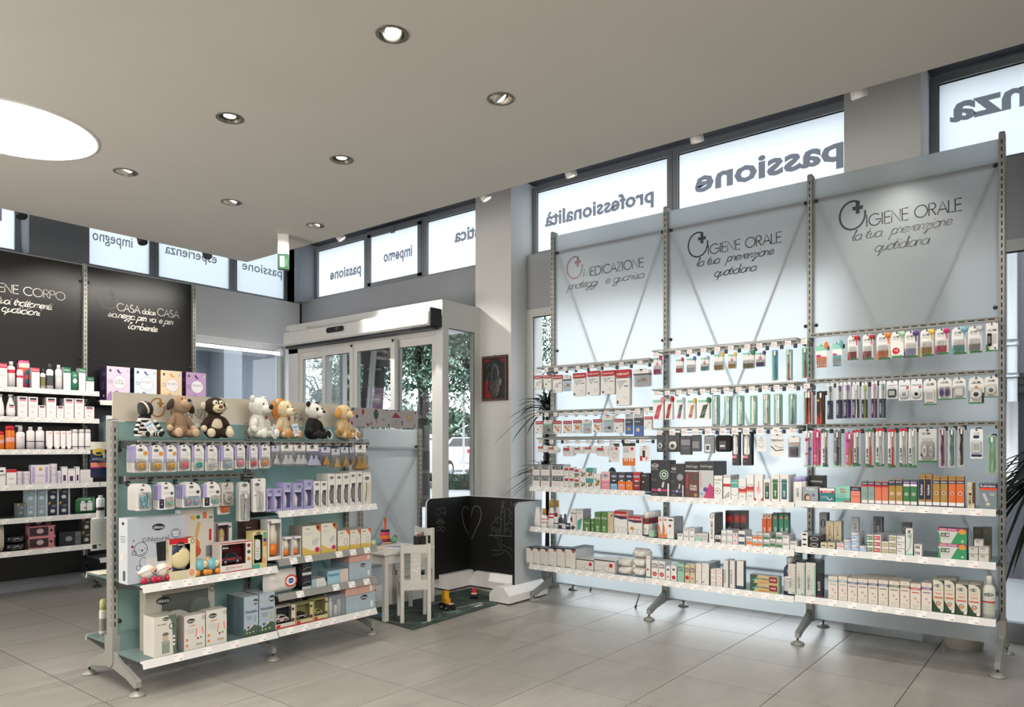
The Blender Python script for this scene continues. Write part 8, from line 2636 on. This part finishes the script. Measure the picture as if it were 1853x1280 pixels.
rw.box(511,546,160,'small white-lilac carton','carton',LLC,d=.05)
IN=lambda w,h,d:carton(w,h,d,V1,[('r',.25,.7,.15,.5,'4a2a5a'),('r',0,1,.92,1,'lgrey')],'lgrey')
for x0,x1,yt in((549,602,122),(605,670,140),(673,710,122)):
 rw.box(x0,x1,yt,'white carton, purple panel','carton',IN,d=.05)
rw.box(714,828,150,'flat white patterned carton','carton',lambda w,h,d:carton(w,h,d,V1,[LN(.3,.6,.4,2,'grey',.3),LN(.75,.6,.3,2,'lilac',.3)],'lgrey'),n=2,d=.08)
rw=Row('D',D3,'black unit fifth shelf',FL_,DY,DZ[4],'goods on the fifth shelf of the black unit')
PD=lambda c,c2:(lambda w,h,d:carton(w,h,d,c,[('c',.4,.35,.22,c2,.9),('p',[(0,1),(.25,1),(0,.75)],'mustard'),('r',.82,.98,0,1,c2),LN(.5,.75,.4,2,'white',.08)],c,c))
rw.box(155,232,450,'slate grey cotton pad pack','carton',PD('5a646a','grey'),d=.08)
rw.box(235,328,323,'pale blue pad carton','carton',PD('8a9eaa','b8c4ca'),n=2,d=.08)
rw.box(332,426,318,'pale blue pad carton','carton',PD('8a9eaa','b8c4ca'),n=2,d=.08)
rw.box(431,526,313,'navy pad carton','carton',PD('2a3040','c0c4c8'),n=2,d=.08)
rw.box(530,626,310,'navy pad carton','carton',PD('2a3040','c0c4c8'),n=2,d=.08)
rw.box(678,858,395,'green pouch with two white tubs','pouch',lambda w,h,d:pouchbag(w,h,d,'1f6a40',[('r',.15,.48,.1,.7,V1),('r',.52,.85,.1,.7,V1),('r',.2,.4,.72,.86,'white'),('r',.6,.8,.72,.86,'white')],.1),d=.05)
rw=Row('D',D3,'black unit bottom shelf',FL_,DY,DZ[5],'goods on the bottom shelf of the black unit')
rw.box(-30,52,640,'tall cream soft pack','pouch',lambda w,h,d:pouchbag(w,h,d,'c8c0a8',[('s',[(.3,.2),(.8,.6)],'b89080',.04)],.1),d=.10)
rw.box(58,242,735,'soft black pad bag','pouch',lambda w,h,d:pouchbag(w,h,d,'17181c',[('t','Lady',.5,.66,.26,'lgrey'),('t','Presteril',.52,.4,.22,'lgrey'),('r',.2,.8,.15,.19,'grey')],.1),n=2,d=.10)
PK=lambda w,h,d:carton(w,h,d,'3a2a30',[('r',.72,.94,0,1,'c88088'),('r',0,1,0,.12,'c88088'),('r',0,1,.9,1,'c88088'),('c',.4,.55,.14,'c0a8a8',.8),('c',.83,.55,.06,'3a2a30')],'b07880','c88088')
rw.box(262,496,650,'pink and dark pad carton','carton',PK,n=2,d=.10)
rw.box(262,465,590,'dark pad carton behind the pink pile','carton',PK,d=.09,back=.11,yb=650)
rw.box(528,728,700,'black pad carton with grey flap','carton',lambda w,h,d:carton(w,h,d,'26282a',[('r',.70,.96,.05,.95,'6a6e74'),('c',.42,.5,.16,'8a8e92',.8),('o',.82,.5,.08,'black',.02)],'1c1e20','2c2e30'),d=.09)
rw.box(733,826,585,'black pad carton, white roundel','carton',PD('2a2c28','b8b8ac'),n=2,d=.09)
rw=Row('D',D4,'CASA dolce CASA shelf',FL_,DY,ZD2,'detergent boxes under the CASA dolce CASA sign')
def deter(c,side,txt,leaf,low):
 return lambda w,h,d:carton(w,h,d,c,[('c',.55,.56,.31,low,1),('c',.55,.56,.295,'f0ecf0',1),('t',txt[0],.55,.60,.06,'grey',0,.44)]+([('t',txt[1],.55,.52,.06,'grey',0,.44)]if len(txt)>1 else[])+[('p',[(.42,.90),(.5,.93),(.6,.80),(.5,.82)],leaf),('p',[(.56,.82),(.66,.86),(.6,.80)],leaf),('c',.15,.88,.05,'dgrey',1.3),('o',.15,.56,.07,'dgrey',.015),('p',[(0,0),(.3,0),(.18,.30),(.05,.2)],low),('c',.42,.22,.12,low,1.2),('r',.52,.64,.17,.24,'red'),('r',.85,.95,.85,.92,'lgrey')],side,'e8e0ec',sidedecs=[('o',.5,.78,.12,'lgrey',.02),('o',.75,.76,.1,'lgrey',.02),LN(.5,.55,.5,5,'lilac',.05),('c',.6,.15,.08,'white')])
for x0,x1,yt,a,nm,dp in((192,438,140,deter('e4d0e4','3a2458',('SCURO e','PROFUMO'),'4a3078','a880b8'),'lilac detergent box with dark purple side',.16),(482,720,160,deter('dce6ee','34447a',('BUCATO',),'5058a0','8a94c0'),'pale blue detergent box with circle',.14),(760,984,182,deter('ecd8b8','c08030',('BUCATO',),'e09a40','e0a050'),'peach detergent box with orange leaf',.14),(1026,1238,202,deter('c0a0c8','4a2060',('DELICATI',),'4a2058','a078b0'),'violet detergent box, last of the row',.14)):
 rw.box(x0,x1,yt,nm,'detergent box',a,d=dp)
rw=Row('D',D2,'below the detergent boxes',FL_,DY,1.275,'boxes under the detergent shelf')
rw.box(1228,1450,785,'pale slate household box','household box',lambda w,h,d:carton(w,h,d,'dfe3e6',[LN(.5,.6,.5,3)],'8894a0','e4e6e8'),d=.16)
# ------------------------------------------------------------------ play corner
M_WW=mat((.82,.81,.78),.45,n=.02)
# play mat
g=MB()
qm=[(3.59,3.73),(4.60,3.79),(4.93,4.08),(4.96,4.40),(3.67,4.475)]
MG=mat((.22,.28,.245),.9,n=.5,s=9)
g.hprism(qm,.0005,.007,MG)
mt=g.build('play_mat',None)
tag(mt,'dark green play mat printed with roads under the small table','play mat')
d_=MB()
for pts,w,c in((arc(3.86,4.0,.16,.14,0,360,24),.012,'black'),(arc(3.86,4.0,.21,.19,0,360,24),.006,'8a9a8a'),([(3.8,3.9),(4.3,4.1),(4.75,4.05)],.05,'3a3f3e'),([(4.05,3.84),(4.2,4.4)],.05,'3a3f3e'),([(4.3,4.1),(4.6,4.3)],.04,'3a3f3e'),([(4.25,3.95),(4.55,3.9)],.008,'c8ccc4'),([(4.2,4.2),(4.5,4.22)],.008,'c8ccc4'),([(3.75,3.8),(3.9,3.83)],.03,'7a8f9c'),([(4.4,3.86),(4.5,3.87)],.03,'c8ccc4'),([(3.68,4.2),(3.8,4.3)],.09,'4a6a80'),([(4.1,3.9),(4.24,3.88)],.07,'5a7a70'),([(3.72,3.93),(3.75,3.93)],.02,'a03030')):
 n0=len(d_.v)
 d_.ribbon(pts,w,0,mat(c,.9,n=.15,s=40))
 for i in range(n0,len(d_.v)):
  p=d_.v[i]
  d_.v[i]=(p[0],p[2],.0074+.00008*(n0%7))
for k in range(14):
 x,y=4.15+.035*k,3.83+.004*k
 d_.add([(x,y,.0078),(x+.018,y+.002,.0078),(x+.018,y+.008,.0078),(x,y+.006,.0078)],[(0,1,2,3)],C_('lgrey'))
for k in range(5):
 x,y=4.42+.03*k,3.90
 d_.add([(x,y,.0079),(x+.012,y,.0079),(x+.022,y+.05,.0079),(x+.010,y+.05,.0079)],[(0,1,2,3)],C_('lgrey'))
d_.build('printed_roads',mt)
E2=MB()
E2.hprism(qm,-.0,.0005,C_('black'))
# table
zt=onY(694,1001.5,4.05).z
tb=empty('play_table',(3.60,4.03,0))
tag(tb,'small white wooden play table with toys and papers on top','table')
MB().bevbox(-.025,.50,-.02,.46,zt-.018,zt,M_WW,.004).build('tabletop',tb)
MB().box(.02,.46,.005,.02,zt-.085,zt-.018,M_WW).box(.02,.46,.425,.44,zt-.085,zt-.018,M_WW).box(.005,.02,.02,.43,zt-.085,zt-.018,M_WW).box(.455,.47,.02,.43,zt-.085,zt-.018,M_WW).build('apron',tb)
for x in(0.0,.44):
 for y in(0.0,.41):
  MB().bevbox(x,x+.038,y,y+.038,.0075,zt-.018,M_WW,.004).build('leg',tb)
def chair(x,y,rz,lab_,h=.575,holes=True):
 t=empty('child_chair',(x,y,.0075),rz)
 tag(t,lab_,'chair','two small white chairs at the play table')
 w,dp,sz=.225,.25,.30
 for s in(-1,1):
  MB().bevbox(s*(w/2-.014)-.014,s*(w/2-.014)+.014,-.014,.014,0,h,M_WW,.003).build('back_leg',t)
  MB().bevbox(s*(w/2-.014)-.013,s*(w/2-.014)+.013,dp-.026,dp,0,sz-.02,M_WW,.003).build('front_leg',t)
 MB().bevbox(-w/2-.004,w/2+.004,.0145,dp+.012,sz-.02,sz,M_WW,.004).build('seat',t)
 MB().box(-w/2+.028,w/2-.028,-.009,.009,sz-.062,sz-.02,M_WW).box(-w/2+.028,w/2-.028,dp-.02,dp-.006,sz-.062,sz-.02,M_WW).build('seat_rail',t)
 MB().box(-w/2+.028,w/2-.028,-.011,.011,h-.065,h-.008,M_WW).build('top_rail',t)
 MB().box(-w/2+.028,w/2-.028,-.010,.010,sz+.02-.04,sz+.01,M_WW).build('lower_rail',t)
 g=MB().box(-.038,.038,-.007,.007,sz+.01,h-.065,M_WW)
 if holes:
  for a,c in((-.012,.10),(.012,.10),(0,.13),(-.02,.06),(.02,.065),(-.006,.05),(.008,.045)):
   g.disc(a,sz+.03+c,.0055,.0055,-.0074,C_('f4f2ea'),10)
 g.build('splat',t)
 return t
chair(3.745,3.862,-.645,'white child chair with carved splat, turned to the table')
chair(4.33,4.36,1.52,'white child chair beyond the table, facing it',h=.615,holes=False)
# things on the table
def ontab(u,v):
 return onZ(u,v,zt)
p=ontab(700,984)
r=empty('stacking_toy',(p.x,p.y+.02,zt+.004))
tag(r,'wooden stacking toy with coloured rings on an orange peg','toy')
MB().lathe([(.052,0),(.055,.004),(.052,.010)],C_('d8b080'),n=24).build('base',r)
for k,(c,rr,h_)in enumerate((('6a1a4a',.046,.020),('e0602a',.041,.018),('e07a30',.039,.016),('d04060',.040,.026),('17171a',.037,.018))):
 z=.010+sum((.020,.018,.016,.026,.018)[:k])
 MB().lathe([(rr*.9,0),(rr,h_*.3),(rr,h_*.7),(rr*.9,h_)],C_(c,.35),(0,0,z),20).build('ring',r)
MB().tube([(0,0,.10),(0,0,.205)],.0085,C_('d0502a',.4),10).build('peg',r)
for u,v,rr,c,lb in((686,988,.026,'6a7a92','slate blue wooden ball left of the stacking toy'),(713,984,.026,'6a9a72','green wooden ball right of the stacking toy'),(715,979,.022,'6a6a40','olive wooden ball behind the green ball'),(677,988,.022,'b8c890','pale green wooden ball at the table edge')):
 p=ontab(u,v)
 o=MB().ell((0,0,rr),(rr,rr,rr),C_(c,.4),16).build('wooden_ball',None,(p.x,p.y,zt+.004))
 MB().lathe([(.004,0),(.004,.001)],M_INK,(0,0,rr*2-.0008),8).build('hole',o)
 tag(o,lb,'toy ball','wooden balls on the play table')
for k,(x,y,a,c)in enumerate(((3.66,4.09,.1,'e4dcc4'),(3.78,4.14,.35,'d8dce0'),(3.90,4.10,-.15,'dde2e4'),(3.72,4.27,.7,'e0d4b4'),(3.95,4.27,.2,'d4dadc'))):
 g=MB().hprism([(-.075,-.055),(.075,-.055),(.075,.055),(-.075,.055)],0,.0008,C_(c))
 for i in range(6):
  q=-.04+.014*i
  g.hprism([(-.06,q),(-.06+.018*(2+i%4),q),(-.06+.018*(2+i%4),q+.003),(-.06,q+.003)],.0008,.0010,C_(['grey','skyb','dgrey','mustard'][i%4]))
 o=g.build('colouring_sheet',None,(x,y,zt+.0005+.0012*(k+0)),a)
 tag(o,['colouring sheet at the front left table corner','colouring sheet overlapping the front middle','colouring sheet near the pen cup','yellowish sheet under the stacking toy','pale sheet at the back of the table'][k],'paper','colouring sheets on the play table')
p=ontab(775,986)
r=empty('pen_cup',(4.035,4.115,zt+.0075))
g=MB()
q=.034
for a in((-q,q,-q,-q+.003),(-q,q,q-.003,q),(-q,-q+.003,-q,q),(q-.003,q,-q,q)):
 g.box(a[0],a[1],a[2],a[3],0,.072,C_('17171a'))
g.box(-q,q,-q,q,0,.003,C_('17171a'))
g.build('cup',r)
tag(r,'square black cup of felt pens on the table corner','pen cup')
for k,(a,c_,c)in enumerate(((.02,.01,'e08a30'),(-.02,.012,'e4e2e0'),(-.012,-.01,'pink'),(.0,.0,'3a9a8a'),(.012,-.014,'3a3a40'),(-.005,.018,'lgrey'))):
 g=MB().tube([(0,0,0),(a*1.0,c_,.085)],.005,C_(c,.35),8).tube([(a*1.0,c_,.085),(a*1.08,c_*1.08,.098)],.0055,C_('white' if k%2 else c,.35),8)
 o=g.build('felt_pen',None,(4.035+a*.4,4.115+c_*.4,zt+.012))
 tag(o,'%s felt pen standing in the black cup'%('orange','white','pink','teal','dark','pale grey')[k],'pen','felt pens in the cup')
# blackboard screen: three wings on chamfered white bases
XB,YB=5.155,4.60
zb0=onX(851,1037,XB).z
ztp=onX(851,898,XB).z
M_BB=mat((.012,.012,.013),.55,n=.25,s=8)
M_CH=mat((.50,.50,.48),.9,n=0)
bb=empty('blackboard_screen',(XB,YB,0))
tag(bb,'three-winged black chalkboard screen on white chamfered bases','blackboard')
x1w=onY(773,960,YB).x
L1=XB-x1w
Y3=3.765
L2=YB-Y3
xn=onY(930,960,Y3).x
def board(L,name,r=.05,both=False):
 g=MB()
 g.prism([(0,zb0),(L,zb0),(L,ztp),(r,ztp)]+[(r-r*sin(t),ztp-r+r*cos(t))for t in[radians(a)for a in(15,30,45,60,75,90)]],0,.022,M_BB,M_BB)
 e=[(0,zb0),(0,ztp-r)]+[(r-r*sin(t),ztp-r+r*cos(t))for t in[radians(a)for a in(75,60,45,30,15)]]+[(r,ztp),(L,ztp)]
 vs=[]
 for p in e:
  vs+=[(p[0]-.001,.003,p[1]+.001),(p[0]-.001,.019,p[1]+.001)]
 g.add(vs,[(2*k,2*k+2,2*k+3,2*k+1)for k in range(len(e)-1)],M_WPLASTIC)
 return g
w1=board(L1,'w').build('board_panel',bb,(-L1,0,0))
w2=MB().box(0,L2,0,.022,zb0,ztp,M_BB).box(0,L2,.003,.019,ztp,ztp+.002,M_WPLASTIC).build('board_panel',bb,(0,0,0))
w2.rotation_euler=(0,0,-pi/2)
w3=board(XB-xn,'w',.06)
w3.mats=[M_BB]
w3=w3.build('board_panel',bb,(xn-XB,Y3-YB-.005,0))
MB().prism([(0.003,zb0),(XB-xn+.02,zb0),(XB-xn+.02,ztp-.002),(.06,ztp-.002)]+[(.06-.057*sin(t),ztp-.06+.057*cos(t))for t in[radians(a)for a in(15,30,45,60,75,90)]],-.003,-.0005,mat((.74,.76,.77),.35,n=.01)).build('white_back',w3)
def base(x0,x1,y0,y1,along):
 g=MB()
 if along=='x':
  yc,hw=(y0+y1)/2,(y1-y0)/2
  yzprism(g,[(yc-hw,.012),(yc+hw,.012),(yc+hw,.075),(yc+hw*.45,.135),(yc-hw*.45,.135),(yc-hw,.075)],x0,x1,M_WPLASTIC)
  yzprism(g,[(yc-hw+.01,0),(yc+hw-.01,0),(yc+hw-.01,.012),(yc-hw+.01,.012)],x0+.01,x1-.005,M_INK)
 else:
  xc,hw=(x0+x1)/2,(x1-x0)/2
  g.prism([(xc-hw,.012),(xc+hw,.012),(xc+hw,.075),(xc+hw*.45,.135),(xc-hw*.45,.135),(xc-hw,.075)],y0,y1,M_WPLASTIC)
  g.prism([(xc-hw+.01,0),(xc+hw-.01,0),(xc+hw-.01,.012),(xc-hw+.01,.012)],y0+.005,y1-.005,M_INK)
 return g.build('base',bb)
base(-L1+.15,.14,-.12,.14,'x')
base(-.11,.14,-(YB-3.9),-.12,'y')
base(4.63-XB,.02,3.69-YB,3.90-YB,'x')
# chalk drawings
m=MB()
def ch(conv,pts,w=.004,mm=None):
 (mm or m).ribbon([conv(*q)for q in pts],w,-.0012,M_CH)
def cw1(u,v):
 q=onY(u,v,YB)
 return(q.x-x1w,q.z)
def cw2(u,v):
 q=onX(u,v,XB)
 return(YB-q.y,q.z)
K=lambda x,y:(770+x/5.816,890+y/5.816)
ck1=lambda x,y:cw1(*K(x,y))
ck2=lambda x,y:cw2(*K(x,y))
for cx_,cy_,a_,b_ in((130,215,26,38),(180,195,28,30),(140,295,7,16),(168,295,7,16),(155,325,45,12),(135,390,20,22),(180,390,22,24),(205,235,5,14)):
 ch(ck1,[(cx_+a_*cos(t*pi/8),cy_+b_*sin(t*pi/8))for t in range(17)],.0025)
ch(ck1,[(480,262),(468,215),(440,165),(410,158),(388,190),(385,250),(400,340),(430,410),(470,480),(484,505)],.006)
m.build('chalk_drawing',w1)
m=MB()
ch(ck2,[(484,505),(530,400),(570,320),(588,240),(580,180),(550,150),(515,155),(495,190),(480,262)],.006)
ch(ck2,[(668,460),(903,470)],.006)
for pts in([(695,348),(768,265),(800,305)],[(697,350),(697,455)],[(795,215),(797,450)],[(832,215),(830,450)],[(795,215),(832,215)],[(830,348),(858,348),(888,315),(920,360)],[(800,110),(812,100),(830,115),(812,135),(800,110)],[(812,135),(800,180),(795,215)],[(812,135),(828,180),(832,215)],[(715,375),(740,375),(740,415),(715,415),(715,375)],[(745,455),(745,400),(768,400),(768,455)],[(780,375),(780,440)],[(840,385),(875,385),(875,415),(840,415),(840,385)],[(898,400),(898,465)],[(765,490),(768,560),(800,610),(860,630),(895,670),(915,720)],[(795,480),(800,560),(850,580),(900,600),(918,635)],[(700,615),(750,622),(790,612)],[(712,665),(780,665),(825,635)],[(730,480),(765,490)],[(740,330),(752,320),(765,335)],[(880,190),(915,250)],[(860,190),(890,180)],[(880,250),(905,300)],[(900,100),(910,150)],[(725,285),(735,270),(745,288)]):
 ch(ck2,pts,.0035)
m.build('chalk_drawing',w2)
# toy loader and little red car on the mat
p=onZ(810,1104,.008)
r=empty('toy_loader',(p.x,p.y,.0085),1.3)
r.scale=(1.08,1.08,1.08)
tag(r,'yellow and black wooden toy loader standing on the play mat','toy vehicle')
MB().bevbox(-.05,.02,-.022,.022,.022,.045,C_('17171a',.4),.003).bevbox(-.055,-.025,-.02,.02,.045,.055,C_('d8b080',.5),.002).build('chassis',r)
MB().bevbox(-.01,.045,-.022,.022,.045,.085,C_('e09a20',.35),.004).build('engine',r)
MB().box(.012,.05,-.020,-.017,.085,.125,C_('e0b020')).box(.012,.05,.017,.020,.085,.125,C_('e0b020')).box(.012,.016,-.02,.02,.085,.125,C_('e0b020')).box(.008,.054,-.023,.023,.125,.131,C_('e09a20')).build('cab',r)
MB().ell((.03,0,.098),(.010,.010,.014),C_('17171a',.5),10).build('driver',r)
MB().bevbox(.05,.078,-.032,.032,.012,.045,C_('17171a',.4),.004).tube([(.02,-.024,.06),(.06,-.026,.035)],.004,C_('e09a20'),6).build('bucket',r)
for a in(-.038,.03):
 for c_ in(-.03,.03):
  w=MB().lathe([(.018,-.007),(.020,0),(.018,.007)],C_('17171a',.6),n=14).lathe([(.008,-.0075),(0,-.008)],C_('e4e2da'),n=10).lathe([(.008,.0075),(0,.008)],C_('e4e2da'),n=10).xform(Matrix.Rotation(pi/2,4,'X'))
  w.build('wheel',r,(a,c_,.020))
p=onZ(858,1083,.008)
r=empty('toy_car',(p.x,p.y,.0085),.7)
r.scale=(1.35,1.35,1.35)
tag(r,'little red toy car with black wheels near the blackboard corner','toy vehicle')
MB().bevbox(-.035,.03,-.016,.016,.010,.028,C_('17171a',.4),.003).bevbox(-.03,-.005,-.018,.018,.028,.036,C_('e0c8a0',.4),.002).build('chassis',r)
MB().bevbox(-.002,.026,-.016,.016,.028,.050,C_('d02a40',.3),.005).ell((.010,0,.054),(.012,.012,.012),C_('d02a40',.3),10).build('cab',r)
for a in(-.022,.02):
 for c_ in(-.021,.021):
  MB().lathe([(.012,-.005),(.013,0),(.012,.005)],C_('17171a',.6),n=12).xform(Matrix.Rotation(pi/2,4,'X')).build('wheel',r,(a,c_,.0135))
# acrylic tray on the floor under the last bay
p0,p1=onZ(1527,1141,0),onZ(1669,1162,0)
g=MB()
M_AC=mat('dfe8ec',.08,kind='clear',haze=.3,g=.6)
w=p0.y-p1.y
g.box(0,w,0,.26,0,.004,M_AC).box(0,w,0,.005,.004,.068,M_AC).box(0,.005,.005,.26,.004,.05,M_AC).box(w-.005,w,.005,.26,.004,.05,M_AC)
g.box(-.003,.012,-.004,.006,0,.072,C_('silver',.2)).box(w-.012,w+.003,-.004,.006,0,.072,C_('silver',.2))
o=g.build('acrylic_tray',None,(p1.x+.0,p0.y,.001),-pi/2)
tag(o,'empty clear acrylic tray lying on the floor under the last bay','tray')
def palm(x,y,pot,stem,n,L,lab_,seed,potcol='d8d8d4',spread=1.0,droop=.9,potr=.17,thin=.010,crowns=(0,),sq=1.0):
 r=empty('potted_palm',(x,y,0))
 tag(r,lab_,'plant')
 MB().lathe([(potr*.66,0),(potr*.95,pot*.86),(potr,pot*.88),(potr,pot),(potr*.92,pot),(potr*.90,pot*.9)],mat(potcol,.6,n=.02),n=28).build('pot',r)
 MB().lathe([(potr*.9,pot*.9),(0,pot*.93)],mat((.06,.045,.03),.95,n=.4,s=60,bump=.6),n=20,caps=False).build('soil',r)
 MB().tube([(0,0,pot*.85),(.02,.01,stem*.6),(0,0,stem+crowns[-1])],.022,M_BARK,8,.014).build('stem',r)
 rnd=random.Random(seed)
 G=[mat((.030,.075,.035),.45,n=.3),mat((.05,.11,.05),.45,n=.3)]
 for k in range(n):
  a=k*2.399+rnd.uniform(-.2,.2)
  el=rnd.uniform(.1,1.25)
  l_=L*rnd.uniform(.75,1.1)
  pts=[]
  for i in range(9):
   t=i/8
   rr=l_*t*cos(el)*(1+.2*t)*spread
   zz=stem+crowns[k%len(crowns)]+l_*(t*sin(el)-droop*t*t*(.5+.5*cos(el)))
   pts.append(Vector((rr*cos(a)*sq,rr*sin(a),zz)))
  if min(q_.x for q_ in pts)+x<5.24 or max(q_.x for q_ in pts)+x>5.83:
   continue
  f=MB()
  side=Vector((-sin(a),cos(a),0))
  vs=[]
  for i,p_ in enumerate(pts):
   w_=thin*(1.25-abs(i/8-.35))*(1 if i<8 else .1)
   vs+=[p_+side*w_,p_-side*w_,p_-Vector((0,0,w_*.5))]
  fs=[]
  for i in range(8):
   a_=3*i
   fs+=[(a_,a_+2,a_+5,a_+3),(a_+2,a_+1,a_+4,a_+5)]
  f.add(vs,fs,G[k%2],True)
  f.build('leaf',r)
 return r
palm(5.50,3.93,.30,1.0,130,.44,'tall narrow-leaved potted plant behind the MEDICAZIONE bay',5,spread=.9,droop=.8,crowns=(0,.62))
palm(5.54,.10,.26,1.12,110,.72,'large dark green potted palm at the far right window',11,potcol='cfcac0',thin=.012,droop=1.35,potr=.15,sq=.42)
r=MB().lathe([(.105,0),(.14,.24),(.148,.26),(.138,.26),(.13,.23)],mat('cfcac0',.7,n=.03),n=30).build('flower_pot',None,(5.50,.62,0))
tag(r,'round pale plant pot on the floor behind the last bay','plant pot')
MB().lathe([(.134,.24),(0,.245)],mat((.06,.045,.03),.95,n=.4,s=60,bump=.6),n=20,caps=False).build('soil',r)
# dark cable and rubber-tipped sticks on the floor behind the unit
for(u0,v0),(u1,v1),lb in(((1146,1072),(1150,1101),'thin dark stick leaning behind the MEDICAZIONE bay'),((1070,1063),(1068,1070),'short dark stick end behind the MEDICAZIONE bay')):
 q=onZ(u1,v1,0)
 o=MB().tube([(0,0,.004),(.30,.04,.30)],.006,C_('dgrey'),8).tube([(0,0,.001),(.012,.002,.014)],.009,C_('black'),8).build('stick',None,(q.x,q.y,.004))
 tag(o,lb,'stick')
